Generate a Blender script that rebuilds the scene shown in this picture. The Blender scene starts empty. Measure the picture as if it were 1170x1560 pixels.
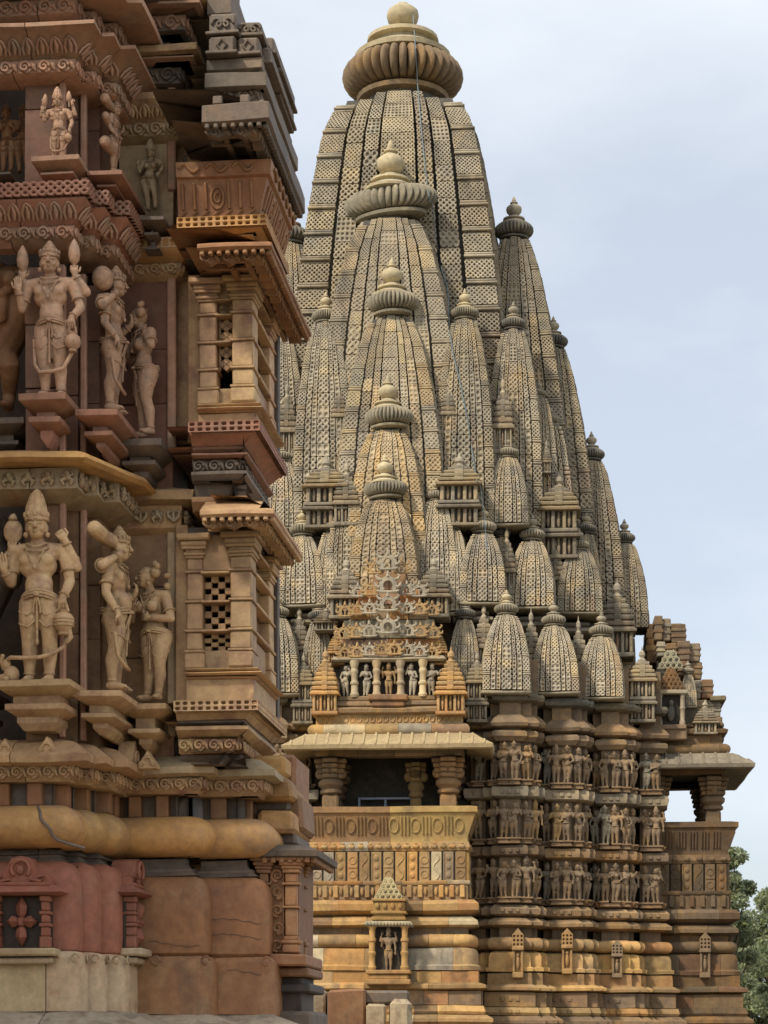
import bpy, math, random
import numpy as np
random.seed(7); RNG = np.random.default_rng(7)
SC = bpy.context.scene
COL = SC.collection
R = math.radians
# ---------------------------------------------------------------- camera
FPX, HOR, EYE = 3400.0, 1600.0, 1.6          # focal length and horizon in pixels of the 1170x1560 photograph, eye height
cam_data = bpy.data.cameras.new('camera')
cam_data.sensor_fit = 'HORIZONTAL'; cam_data.sensor_width = 36.0
cam_data.lens = 36.0 * FPX / 1170.0
cam_data.shift_y = (HOR - 780.0) / 1170.0     # a level camera with a rising front: verticals stay vertical
cam_data.clip_start = 0.1; cam_data.clip_end = 4000
cam = bpy.data.objects.new('camera', cam_data); COL.objects.link(cam)
cam.location = (0, 0, EYE); cam.rotation_euler = (R(90), 0, 0)
SC.camera = cam
# ---------------------------------------------------------------- world, sun, exposure
SUN_AZ, SUN_EL = R(224), R(44)               # compass direction the light comes from (x = sin, y = cos)
world = bpy.data.worlds.new('World'); SC.world = world; world.use_nodes = True
nt = world.node_tree; nt.nodes.clear()
wo = nt.nodes.new('ShaderNodeOutputWorld'); bg = nt.nodes.new('ShaderNodeBackground')
sky = nt.nodes.new('ShaderNodeTexSky'); sky.sky_type = 'NISHITA'; sky.sun_disc = False
sky.sun_elevation = SUN_EL; sky.sun_rotation = SUN_AZ
sky.air_density = 1.0; sky.dust_density = 2.0; sky.ozone_density = 2.0
tc = nt.nodes.new('ShaderNodeTexCoord'); mp = nt.nodes.new('ShaderNodeMapping')
mp.inputs['Scale'].default_value = (1.2, 1.2, 3.0)
mp.inputs['Location'].default_value = (15.8, 5.2, 8.4)
no = nt.nodes.new('ShaderNodeTexNoise'); no.inputs['Scale'].default_value = 1.5; no.inputs['Detail'].default_value = 7; no.inputs['Roughness'].default_value = .55
mr = nt.nodes.new('ShaderNodeMapRange'); mr.inputs[1].default_value = .36; mr.inputs[2].default_value = .64; mr.inputs[3].default_value = .55; mr.inputs[4].default_value = .97
mx = nt.nodes.new('ShaderNodeMixRGB'); mx.inputs[2].default_value = (7.7, 8.15, 8.75, 1)   # thin bright cloud veil, in the sky texture's own units
nt.links.new(tc.outputs['Generated'], mp.inputs[0]); nt.links.new(mp.outputs[0], no.inputs['Vector'])
nt.links.new(no.outputs[0], mr.inputs[0]); nt.links.new(mr.outputs[0], mx.inputs[0])
nt.links.new(sky.outputs[0], mx.inputs[1]); nt.links.new(mx.outputs[0], bg.inputs[0])
bg.inputs[1].default_value = 0.10
nt.links.new(bg.outputs[0], wo.inputs[0])
sun_data = bpy.data.lights.new('sun', 'SUN'); sun_data.energy = 2.75; sun_data.angle = R(6); sun_data.color = (1, .93, .8)
sun = bpy.data.objects.new('sun', sun_data); COL.objects.link(sun)
sun.rotation_euler = (R(90) - SUN_EL, 0, math.pi - SUN_AZ)
SC.view_settings.view_transform = 'Standard'; SC.view_settings.look = 'None'
SC.view_settings.exposure = 0.32; SC.view_settings.gamma = 1.0; SC.view_settings.use_curve_mapping = False
SC.render.engine = 'CYCLES'
SC.cycles.max_bounces = 3; SC.cycles.diffuse_bounces = 1; SC.cycles.glossy_bounces = 1; SC.cycles.transmission_bounces = 2
SC.cycles.use_denoising = True
# ---------------------------------------------------------------- frames: a pixel column and a depth give a place on a building
class Frame:
    def __init__(s, px, Y, ang):
        s.o = ((px - 585.0) / FPX * Y, Y); s.a = ang
        s.V = (math.sin(ang), math.cos(ang)); s.U = (math.cos(ang), -math.sin(ang))
    def Y(s, u, v): return s.o[1] + u * s.U[1] + v * s.V[1]
    def X(s, u, v): return s.o[0] + u * s.U[0] + v * s.V[0]
    def u(s, px, v):
        k = (px - 585.0) / FPX
        return (k * (s.o[1] + v * s.V[1]) - s.o[0] - v * s.V[0]) / (s.U[0] - k * s.U[1])
    def zy(s, py, Y): return EYE + (HOR - py) / FPX * Y
    def z(s, py, px, v): return s.zy(py, s.Y(s.u(px, v), v))
    def world(s, u, v, z): return (s.X(u, v), s.Y(u, v), z)
LF = Frame(200, 11.5, math.atan(365 / FPX))
RF = Frame(612, 62.0, math.atan(230 / FPX))
# ---------------------------------------------------------------- mesh builder
_t = []
for sx in (-1, 1):
    for sy in (-1, 1):
        for sz in (-1, 1): _t.append((sx, sy, sz))
def _cb_faces():
    idx = {c: i for i, c in enumerate(_t)}; fs = []
    vid = lambda c, k: idx[c] * 3 + k
    for k in range(3):
        for s in (-1, 1):
            o = [a for a in range(3) if a != k]; q = []
            for a, b in ((-1, -1), (1, -1), (1, 1), (-1, 1)):
                c = [0, 0, 0]; c[k] = s; c[o[0]] = a; c[o[1]] = b; q.append(vid(tuple(c), k))
            fs.append(q)
    for i in range(3):
        for j in range(i + 1, 3):
            k = 3 - i - j
            for a in (-1, 1):
                for b in (-1, 1):
                    c1 = [0, 0, 0]; c1[i] = a; c1[j] = b; c2 = list(c1); c1[k] = -1; c2[k] = 1
                    c1, c2 = tuple(c1), tuple(c2)
                    fs.append([vid(c1, i), vid(c2, i), vid(c2, j), vid(c1, j)])
    for c in _t: fs.append([vid(c, 0), vid(c, 1), vid(c, 2)])
    P = np.zeros((24, 3))
    for c in _t:
        for k in range(3): P[vid(c, k)] = [c[a] * (1 if a == k else .8) for a in range(3)]
    out = []
    for f in fs:
        n = np.cross(P[f[1]] - P[f[0]], P[f[2]] - P[f[0]])
        out.append(f if np.dot(n, P[f].mean(0)) > 0 else f[::-1])
    return out
CBF = _cb_faces()
def wob(P, amp, s, seed=0.0):
    if amp <= 0: return P
    Q = P.copy()
    for k in range(3):
        a = P[:, 0] * 1.0 / s + seed + k * 2.1; b = P[:, 1] / s * 1.13 + k * 1.7; c = P[:, 2] / s * .91 + k * 4.2
        Q[:, k] += amp * (np.sin(a + 1.3 * np.sin(c)) * .4 + np.sin(b * 1.7 + c) * .3 + np.sin(2.7 * c + 1.9 * a) * .3)
    return Q
class MB:
    def __init__(s): s.v = []; s.n = 0; s.lv = []; s.lt = []; s.t = []
    def add(s, V, faces, tint=(1, 1, 1)):
        V = np.asarray(V, dtype=float).reshape(-1, 3)
        if isinstance(faces, np.ndarray):
            s.lv.append((faces + s.n).ravel()); s.lt.append(np.full(len(faces), faces.shape[1])); nf = len(faces)
        else:
            s.lv.append(np.array([i for f in faces for i in f]) + s.n); s.lt.append(np.array([len(f) for f in faces])); nf = len(faces)
        t = np.asarray(tint, dtype=float)
        s.t.append(np.tile(t, (nf, 1)) if t.ndim == 1 else t)
        s.v.append(V); s.n += len(V); return s
    def box(s, x0, x1, y0, y1, z0, z1, ch=.01, tint=(1, 1, 1), M=None, at=None):
        h = np.array([x1 - x0, y1 - y0, z1 - z0]) / 2; c = np.array([x0 + x1, y0 + y1, z0 + z1]) / 2
        h = np.abs(h); ch = min(ch, h.min() * .45); P = np.zeros((24, 3))
        for i, q in enumerate(_t):
            for k in range(3): P[i * 3 + k] = [q[a] * (h[a] if a == k else h[a] - ch) for a in range(3)]
        P += c
        if M is not None: P = (P - at) @ np.array(M).T + at
        return s.add(P, CBF, tint)
    def lathe(s, prof, c=(0, 0, 0), n=20, tint=(1, 1, 1), lobes=0, ribamp=0):
        a = np.linspace(0, 2 * math.pi, n, endpoint=False)
        k = np.ones(n) if not lobes else 1 - ribamp * (1 - np.abs(np.cos(a * lobes / 2)) ** .6)
        V = np.concatenate([np.stack([r * k * np.cos(a), r * k * np.sin(a), np.full(n, z)], 1) for r, z in prof]) + np.array(c)
        i = np.arange(n); j = (i + 1) % n; F = []
        for q in range(len(prof) - 1): F.append(np.stack([q * n + i, q * n + j, (q + 1) * n + j, (q + 1) * n + i], 1))
        s.add(V, np.concatenate(F), tint)
        m = len(prof) - 1
        s.lv.append(np.arange(n)[::-1] + s.n - len(V)); s.lt.append(np.array([n])); s.t.append(np.array([tint]))
        s.lv.append(np.arange(n) + s.n - n); s.lt.append(np.array([n])); s.t.append(np.array([tint]))
        return s
    def tube(s, pts, rad, n=6, tint=(1, 1, 1), cap=True):
        pts = np.asarray(pts, float); m = len(pts); rad = np.broadcast_to(np.asarray(rad, float), (m,))
        d = np.gradient(pts, axis=0); d /= np.linalg.norm(d, axis=1)[:, None] + 1e-9
        ref = np.array([0, 0, 1.0]) if abs(d[0][2]) < .9 else np.array([1.0, 0, 0])
        V = []
        a = np.linspace(0, 2 * math.pi, n, endpoint=False)
        for i in range(m):
            x = np.cross(d[i], ref); nx = np.linalg.norm(x)
            if nx < 1e-4: x = np.cross(d[i], [0, 1.0, 0]); nx = np.linalg.norm(x)
            x /= nx; y = np.cross(d[i], x); ref = -y if np.dot(-y, ref) > 0 else y
            ref = np.cross(x, d[i])
            V.append(pts[i] + rad[i] * (np.cos(a)[:, None] * x + np.sin(a)[:, None] * np.cross(d[i], x)))
        F = []; i = np.arange(n); j = (i + 1) % n
        for q in range(m - 1): F.append(np.stack([q * n + i, q * n + j, (q + 1) * n + j, (q + 1) * n + i], 1))
        V = np.concatenate(V)
        if cap:
            V = np.concatenate([V, [pts[0] - d[0] * rad[0] * .6], [pts[-1] + d[-1] * rad[-1] * .6]]); b = m * n
            s.add(V, np.concatenate(F), tint)
            f2 = [(b, int(q), int(p)) for p, q in zip(i, j)] + [(b + 1, int((m - 1) * n + p), int((m - 1) * n + q)) for p, q in zip(i, j)]
            s.lv.append(np.array(f2).ravel() + s.n - len(V)); s.lt.append(np.full(len(f2), 3)); s.t.append(np.tile(np.array(tint, float), (len(f2), 1)))
        else: s.add(V, np.concatenate(F), tint)
        return s
    def ellip(s, c, r, n=10, tint=(1, 1, 1), M=None):
        m = max(4, n // 2 + 1); ph = np.linspace(-math.pi / 2, math.pi / 2, m + 1)[1:-1]
        a = np.linspace(0, 2 * math.pi, n, endpoint=False)
        V = np.concatenate([np.stack([np.cos(p) * np.cos(a), np.cos(p) * np.sin(a), np.full(n, math.sin(p))], 1) for p in ph] + [[[0, 0, -1.0], [0, 0, 1.0]]])
        V = V * np.array(r)
        if M is not None: V = V @ np.array(M).T
        k = len(ph); i = np.arange(n); j = (i + 1) % n; F = []
        for q in range(k - 1): F += np.stack([q * n + i, q * n + j, (q + 1) * n + j, (q + 1) * n + i], 1).tolist()
        b = k * n
        F += [[b, int(q), int(p)] for p, q in zip(i, j)] + [[b + 1, int((k - 1) * n + p), int((k - 1) * n + q)] for p, q in zip(i, j)]
        return s.add(V + np.array(c), F, tint)
    def sweep(s, path, prof, tint=(1, 1, 1), seg=0.0, closed=False, round_=0.0, back=None):
        """prof: (out, z) from bottom to top, carried along a plan polyline whose right hand side is outside"""
        P = [np.array(p, float) for p in path]
        if round_ > 0: P = round_path(P, round_)
        n = len(P); D = []
        for i in range(n if closed else n - 1):
            d = P[(i + 1) % n] - P[i]; D.append(d / (np.linalg.norm(d) + 1e-12))
        N = [np.array([d[1], -d[0]]) for d in D]; Mi = []
        for i in range(n):
            if closed: a, b = N[i - 1], N[i]
            else: a = N[max(i - 1, 0)]; b = N[min(i, n - 2)]
            Mi.append((a + b) / max(1 + np.dot(a, b), .2))
        PP, MM = [], []
        for i in range(n if closed else n - 1):
            j = (i + 1) % n; L = np.linalg.norm(P[j] - P[i]); k = max(1, int(L / seg)) if seg > 0 else 1
            for q in range(k):
                t = q / k; PP.append(P[i] * (1 - t) + P[j] * t)
                if q == 0: MM.append(Mi[i])
                else: MM.append(N[i])
        # between corners the offset is plain, so keep the end rows mitred
        if not closed: PP.append(P[-1]); MM.append(Mi[-1])
        PP = np.array(PP); MM = np.array(MM); m = len(PP)
        V = np.concatenate([np.column_stack([PP + o * MM, np.full(m, z)]) for o, z in prof])
        F = []; i = np.arange(m if closed else m - 1); j = (i + 1) % m
        for q in range(len(prof) - 1): F.append(np.stack([q * m + i, q * m + j, (q + 1) * m + j, (q + 1) * m + i], 1))
        s.add(V, np.concatenate(F), tint); b0 = s.n - len(V)
        if not closed:
            k = len(prof)
            for col, rev in ((0, False), (m - 1, True)):
                q = np.arange(k) * m + col + b0
                s.lv.append(q if rev else q[::-1]); s.lt.append(np.array([k])); s.t.append(np.array([tint], float))
        else:
            for row, rev in ((0, True), (len(prof) - 1, False)):
                q = np.arange(m) + row * m + b0
                s.lv.append(q[::-1] if rev else q); s.lt.append(np.array([m])); s.t.append(np.array([tint], float))
        return s
    def cells(s, nx, nz, mp, depth, motif='arch', tint=(1, 1, 1)):
        """a pierced stone screen: nx by nz cells, each with deep holes; mp(a, b, d) -> points"""
        pv, pf = MOTIF[motif]
        I, J = np.meshgrid(np.arange(nx), np.arange(nz)); I = I.ravel()[:, None]; J = J.ravel()[:, None]
        A = (I + pv[None, :, 0]) / nx; B = (J + pv[None, :, 1]) / nz; Dp = np.broadcast_to(pv[:, 2] * depth, A.shape)
        V = mp(A.ravel(), B.ravel(), Dp.ravel()); nc = nx * nz; off = np.arange(nc) * len(pv)
        b0 = s.n; s.v.append(np.asarray(V, float)); s.n += len(V)
        for f in pf:
            q = (f[None] + off[:, None, None]).reshape(-1, f.shape[1]) + b0
            s.lv.append(q.ravel()); s.lt.append(np.full(len(q), f.shape[1])); s.t.append(np.tile(np.array(tint, float), (len(q), 1)))
        return s
    def mesh(s, name, mat=None, ang=35, amp=0.0, ws=.3, seed=0.0):
        V = np.concatenate(s.v) if s.v else np.zeros((0, 3))
        V = wob(V, amp, ws, seed)
        lv = np.concatenate(s.lv).astype(np.int32); lt = np.concatenate(s.lt).astype(np.int32)
        me = bpy.data.meshes.new(name)
        me.vertices.add(len(V)); me.vertices.foreach_set('co', V.astype(np.float32).ravel())
        me.loops.add(len(lv)); me.loops.foreach_set('vertex_index', lv)
        me.polygons.add(len(lt)); me.polygons.foreach_set('loop_start', np.concatenate([[0], np.cumsum(lt)[:-1]]).astype(np.int32))
        me.update(calc_edges=True)
        t = np.concatenate(s.t); t = np.column_stack([t, np.ones(len(t))]).astype(np.float32)
        at = me.attributes.new('tint', 'FLOAT_COLOR', 'FACE'); at.data.foreach_set('color', t.ravel())
        if ang > 0:
            me.polygons.foreach_set('use_smooth', np.ones(len(lt), dtype=bool)); me.set_sharp_from_angle(angle=R(ang))
        if mat: me.materials.append(mat)
        return me
    def build(s, name, mat, parent=None, **kw):
        if not s.v: return None
        return link(name, s.mesh(name, mat, **kw), parent)
def link(name, data, parent=None, loc=None, rz=0.0, scale=None):
    o = bpy.data.objects.new(name, data); COL.objects.link(o); o.parent = parent
    if loc is not None: o.location = loc
    if rz: o.rotation_euler = (0, 0, rz)
    if scale is not None: o.scale = scale if hasattr(scale, '__len__') else (scale,) * 3
    return o
def tag(o, label=None, cat=None, group=None, kind=None):
    if label: o['label'] = label
    if cat: o['category'] = cat
    if group: o['group'] = group
    if kind: o['kind'] = kind
    return o
def cut_path(path, lo, hi, gap=.006):
    """break a plan polyline into stone lengths, never right at a corner"""
    P = [np.array(p, float) for p in path]; D = [0]
    for a, b in zip(P[:-1], P[1:]): D.append(D[-1] + np.linalg.norm(b - a))
    cuts = []; x = random.uniform(lo, hi)
    while x < D[-1] - lo * .6:
        if min(abs(x - d) for d in D) > .12: cuts.append(x); x += random.uniform(lo, hi)
        else: x += .1
    at = lambda x: next(P[i] + (P[i + 1] - P[i]) * ((x - D[i]) / max(D[i + 1] - D[i], 1e-9)) for i in range(len(P) - 1) if x <= D[i + 1] + 1e-9)
    out = []; ed = [0] + cuts + [D[-1]]
    for a, b in zip(ed[:-1], ed[1:]):
        a2 = a + (gap if a > 0 else 0)
        out.append([at(a2)] + [p for p, d in zip(P, D) if a2 < d < b] + [at(b)])
    return out
def round_path(P, r):
    out = [P[0]]
    for i in range(1, len(P) - 1):
        a = P[i - 1] - P[i]; b = P[i + 1] - P[i]; la, lb = np.linalg.norm(a), np.linalg.norm(b)
        d1 = -a / la; d2 = b / lb
        if d1[0] * d2[1] - d1[1] * d2[0] > .1:            # convex seen from the right hand side
            q = min(r, la * .45, lb * .45)
            for t in (0, .25, .5, .75, 1):
                p0 = P[i] + a / la * q; p2 = P[i] + b / lb * q
                out.append(p0 * (1 - t) ** 2 + 2 * t * (1 - t) * P[i] + p2 * t * t)
        else: out.append(P[i])
    out.append(P[-1]); return out
_b8 = [(0, 0), (.5, 0), (1, 0), (1, .5), (1, 1), (.5, 1), (0, 1), (0, .5)]
def motif(hole, corner=0.0):
    """verts (a, b, depth 0/1) and face arrays of one cell with a centre hole and, if corner > 0, a quarter hole at each corner"""
    if corner <= 0: bd = list(_b8)
    else:
        c = corner; e = c * .62
        bd = [(c, 0), (1 - c, 0), (1 - e, e), (1, c), (1, 1 - c), (1 - e, 1 - e), (1 - c, 1), (c, 1), (e, 1 - e), (0, 1 - c), (0, c), (e, e)]
        bd = [bd[11]] + bd[:11]
    k = len(bd); h = list(hole)
    if len(h) != k:                                            # resample the hole outline to as many points
        hp = np.array(h + [h[0]]); L = np.concatenate([[0], np.cumsum(np.linalg.norm(np.diff(hp, axis=0), axis=1))])
        t = np.linspace(0, L[-1], k, endpoint=False); h = [(np.interp(x, L, hp[:, 0]), np.interp(x, L, hp[:, 1])) for x in t]
    V = [(*p, 0) for p in bd] + [(*p, 0) for p in h] + [(*p, 1) for p in h]
    Q = []
    for i in range(k):
        j = (i + 1) % k; Q += [(i, j, k + j, k + i), (k + i, k + j, 2 * k + j, 2 * k + i)]
    N12 = [tuple(range(2 * k, 3 * k))]
    if corner > 0:
        for i0, cp in ((11, (0, 0)), (2, (1, 0)), (5, (1, 1)), (8, (0, 1))):
            tri = [i0, (i0 + 1) % 12, (i0 + 2) % 12]; b = len(V)
            V += [(*bd[q], 1) for q in tri] + [(*cp, 1)]
            Q += [(tri[1], tri[0], b, b + 1), (tri[2], tri[1], b + 1, b + 2), (b, b + 1, b + 2, b + 3)]
    return np.array(V, float), [np.array(Q), np.array(N12)]
def _hole(rx, rz, pw=1.0, cz=.5):
    a = np.array([225, 270, 315, 0, 45, 90, 135, 180]) * math.pi / 180
    return np.column_stack([.5 + rx * np.sign(np.cos(a)) * np.abs(np.cos(a)) ** pw, cz + rz * np.sign(np.sin(a)) * np.abs(np.sin(a)) ** pw]).tolist()
_arch = [(.24, .16), (.5, .16), (.76, .16), (.80, .45), (.70, .74), (.5, .88), (.30, .74), (.20, .45)]
_arch2 = [(.5 + (x - .5) * .86, .50 + (y - .5) * .86) for x, y in _arch]
MOTIF = {'gav': motif(_arch2, .19), 'arch': motif(_arch), 'round': motif(_hole(.33, .33)), 'square': motif(_hole(.32, .34, .35)), 'diamond': motif(_hole(.40, .42, 1.7)),
         'slot': motif(_hole(.16, .42, .5)), 'lace': motif(_hole(.25, .27), .27), 'lace_b': motif(_hole(.29, .20, 1.4), .22)}
# ---------------------------------------------------------------- stone
def stone(name, c1, c2, stain=(.06, .055, .05), amount=.35, sc=1.0, grain=40.0, bump=.25, third=None, streak=.35, bev=0.0, lo=.46):
    m = bpy.data.materials.new(name); m.use_nodes = True; t = m.node_tree; N = t.nodes; L = t.links
    bs = N['Principled BSDF']; bs.inputs['Roughness'].default_value = .88 if bev == 0 else .66
    bs.inputs['Specular IOR Level'].default_value = .25 if bev == 0 else .42
    tc = N.new('ShaderNodeTexCoord'); oi = N.new('ShaderNodeObjectInfo')
    mu = N.new('ShaderNodeMath'); mu.operation = 'MULTIPLY'; mu.inputs[1].default_value = 37.0; L.new(oi.outputs['Random'], mu.inputs[0])
    ad = N.new('ShaderNodeVectorMath'); L.new(tc.outputs['Object'], ad.inputs[0]); L.new(mu.outputs[0], ad.inputs[1])
    def noise(s, det, vec, rough=.6):
        n = N.new('ShaderNodeTexNoise'); n.inputs['Scale'].default_value = s; n.inputs['Detail'].default_value = det; n.inputs['Roughness'].default_value = rough
        L.new(vec, n.inputs['Vector']); return n.outputs[0]
    def ramp(x, a, b):
        r = N.new('ShaderNodeMapRange'); r.inputs[1].default_value = a; r.inputs[2].default_value = b; L.new(x, r.inputs[0]); return r.outputs[0]
    def mix(f, a, b, mode='MIX'):
        x = N.new('ShaderNodeMixRGB'); x.blend_type = mode
        for k, q in ((0, f), (1, a), (2, b)):
            if isinstance(q, (int, float)): x.inputs[k].default_value = q
            elif isinstance(q, tuple): x.inputs[k].default_value = (*q, 1)
            else: L.new(q, x.inputs[k])
        return x.outputs[0]
    V = ad.outputs[0]
    c = mix(ramp(noise(1.3 * sc, 5, V), .35, .65), c1, c2)
    if third: c = mix(ramp(noise(2.1 * sc, 6, V, .7), .5, .68), c, third)
    c = mix(.35, c, ramp(noise(9 * sc, 6, V, .7), .2, .8), 'OVERLAY')
    mp = N.new('ShaderNodeMapping'); mp.inputs['Scale'].default_value = (2.6 * sc, 2.6 * sc, 2.6 * sc * streak); L.new(V, mp.inputs[0])
    st = ramp(noise(1.0, 8, mp.outputs[0], .68), lo + .16 * (1 - amount), lo + .16 * (1 - amount) + .22)
    sm = N.new('ShaderNodeMath'); sm.operation = 'MULTIPLY'; sm.inputs[1].default_value = min(1, amount * 1.6); L.new(st, sm.inputs[0])
    c = mix(sm.outputs[0], c, stain)
    at = N.new('ShaderNodeAttribute'); at.attribute_name = 'tint'
    c = mix(1.0, c, at.outputs['Color'], 'MULTIPLY')
    hv = N.new('ShaderNodeMapRange'); hv.inputs[3].default_value = .86; hv.inputs[4].default_value = 1.12; L.new(oi.outputs['Random'], hv.inputs[0])
    c = mix(1.0, c, hv.outputs[0], 'MULTIPLY')
    L.new(c, bs.inputs['Base Color'])
    bp = N.new('ShaderNodeBump'); bp.inputs['Strength'].default_value = bump; bp.inputs['Distance'].default_value = .35 / grain
    hn = mix(.5, noise(grain, 7, V, .7), noise(grain * .22, 5, V, .6)); L.new(hn, bp.inputs['Height'])
    if bev > 0:
        b = N.new('ShaderNodeBevel'); b.samples = 3; b.inputs['Radius'].default_value = bev; L.new(b.outputs[0], bp.inputs['Normal'])
    L.new(bp.outputs[0], bs.inputs['Normal'])
    return m
def plain(name, col, rough=.5, metal=0.0):
    m = bpy.data.materials.new(name); m.use_nodes = True; b = m.node_tree.nodes['Principled BSDF']
    n = m.node_tree.nodes.new('ShaderNodeTexNoise'); n.inputs['Scale'].default_value = 9
    x = m.node_tree.nodes.new('ShaderNodeMixRGB'); x.inputs[1].default_value = (*col, 1); x.inputs[2].default_value = (*[c * .7 for c in col], 1)
    m.node_tree.links.new(n.outputs[0], x.inputs[0]); m.node_tree.links.new(x.outputs[0], b.inputs['Base Color'])
    b.inputs['Roughness'].default_value = rough; b.inputs['Metallic'].default_value = metal; return m
M = {}
LB = .006
M['tan'] = stone('tan_sandstone', (.60, .385, .19), (.50, .30, .155), amount=.22, sc=2.2, grain=34, bump=.5, third=(.33, .17, .11), bev=LB)
M['pink'] = stone('pink_sandstone', (.49, .265, .165), (.41, .23, .145), amount=.25, sc=2.2, grain=34, bump=.5, third=(.38, .26, .17), bev=LB)
M['red'] = stone('red_sandstone', (.38, .14, .08), (.31, .11, .068), amount=.18, sc=2.0, grain=34, bump=.5, third=(.34, .16, .10), bev=LB)
M['orange'] = stone('orange_sandstone', (.58, .33, .115), (.50, .26, .095), amount=.3, sc=1.8, grain=32, bump=.5, third=(.40, .24, .13), bev=LB)
M['rose'] = stone('rose_brown_sandstone', (.38, .18, .11), (.31, .15, .095), amount=.3, sc=2.0, grain=34, bump=.5, third=(.30, .18, .12), bev=LB)
M['cream'] = stone('cream_sandstone', (.54, .41, .24), (.47, .33, .19), amount=.28, sc=1.8, grain=32, bump=.5, third=(.40, .22, .12), bev=LB)
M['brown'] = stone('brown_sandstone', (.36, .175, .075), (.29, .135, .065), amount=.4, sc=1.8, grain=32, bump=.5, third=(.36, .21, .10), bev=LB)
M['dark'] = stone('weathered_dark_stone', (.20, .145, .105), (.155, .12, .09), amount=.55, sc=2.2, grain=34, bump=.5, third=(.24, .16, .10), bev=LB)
M['pale'] = stone('pale_worn_stone', (.54, .44, .31), (.42, .33, .22), amount=.45, sc=2.5, grain=32, bump=.5, third=(.3, .2, .13), bev=LB)
M['rgrey'] = stone('grey_spire_stone', (.44, .37, .26), (.31, .265, .20), amount=.52, sc=.55, grain=14, bump=.4, third=(.48, .375, .23), streak=.22, stain=(.085, .08, .07))
M['rochre'] = stone('ochre_stone', (.45, .29, .12), (.34, .22, .11), amount=.58, sc=.7, grain=16, bump=.35, third=(.40, .22, .10), lo=.48)
M['rbrown'] = stone('brown_wall_stone', (.28, .195, .115), (.22, .155, .10), amount=.42, sc=.7, grain=16, bump=.35, third=(.38, .23, .10))
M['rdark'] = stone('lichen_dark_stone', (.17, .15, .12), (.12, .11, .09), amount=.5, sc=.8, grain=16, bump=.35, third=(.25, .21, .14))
M['rcream'] = stone('cream_finial_stone', (.56, .46, .28), (.46, .37, .23), amount=.25, sc=1.0, grain=18, bump=.25)
M['terrace'] = stone('terrace_paving', (.20, .15, .10), (.15, .12, .09), amount=.3, sc=.6, grain=10)
M['statue'] = stone('carved_tan_stone', (.70, .46, .235), (.58, .36, .18), amount=.45, sc=3.0, grain=24, bump=.8, third=(.42, .24, .15), bev=LB)  # lighter copies of tan and pink, missing highlights put into the colour
M['statue_pink'] = stone('carved_pink_stone', (.62, .37, .225), (.50, .29, .175), amount=.45, sc=3.0, grain=24, bump=.8, third=(.42, .28, .19), bev=LB)
M['rdisc'] = stone('disc_stone', (.31, .26, .18), (.22, .195, .14), amount=.42, sc=.8, grain=16, bump=.35, third=(.36, .29, .18))
M['black'] = plain('dark_interior', (.012, .011, .01), .9)
M['steel'] = plain('painted_steel', (.22, .26, .30), .4, .3)
M['cable'] = plain('lightning_cable', (.22, .30, .33), .5)
PAL = [(1, 1, 1), (1.12, 1.05, .9), (.82, .8, .78), (1.2, 1.12, .92), (.97, .86, .78), (1.0, .92, .82), (.7, .68, .66), (1.1, .95, .75), (.9, .92, .9), (1.02, .82, .72)]
PW = [5, 3, 3, 2, 1.5, 3, 1.5, 2, 2, .7]
def rt(k=1.0):
    t = random.choices(PAL, PW)[0]; j = random.uniform(.92, 1.08) * k
    return tuple(x * j for x in t)
def warm(): 
    return random.choice([(1.1, 1, .85), (1.25, 1.05, .75), (1, .9, .76), (1.15, 1.05, .9), (.9, .82, .75)])
# ---------------------------------------------------------------- ground
gb = MB(); n = 24
gx = np.linspace(-900, 900, n); gy = np.linspace(-300, 1600, n)
GX, GY = np.meshgrid(gx, gy); GV = np.column_stack([GX.ravel(), GY.ravel(), np.full(n * n, 0.0)])
GF = [(j * n + i, j * n + i + 1, (j + 1) * n + i + 1, (j + 1) * n + i) for j in range(n - 1) for i in range(n - 1)]
M['earth'] = stone('dry_grass_ground', (.10, .11, .05), (.16, .13, .08), amount=.2, sc=.4, grain=8)
tag(gb.add(GV, GF).build('ground', M['earth'], ang=0), kind='structure')
pv = MB()
pv.sweep([(-14, -3), (40, -3), (40, 78), (-14, 78)][::1], [(0, -.02), (0, .05)], closed=True)
tag(pv.build('terrace', M['terrace'], ang=0), kind='structure')
# ================================================================ the tall tower temple
TT = tag(link('tower_temple', None, loc=(*RF.o, 0), rz=-RF.a), 'tall carved sandstone temple with a curved spire of clustered spirelets, behind the near temple', 'temple')
zy, s_ = RF.zy, RF.Y
def rz_(py, u, v): return RF.zy(py, RF.Y(u, v))
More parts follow.
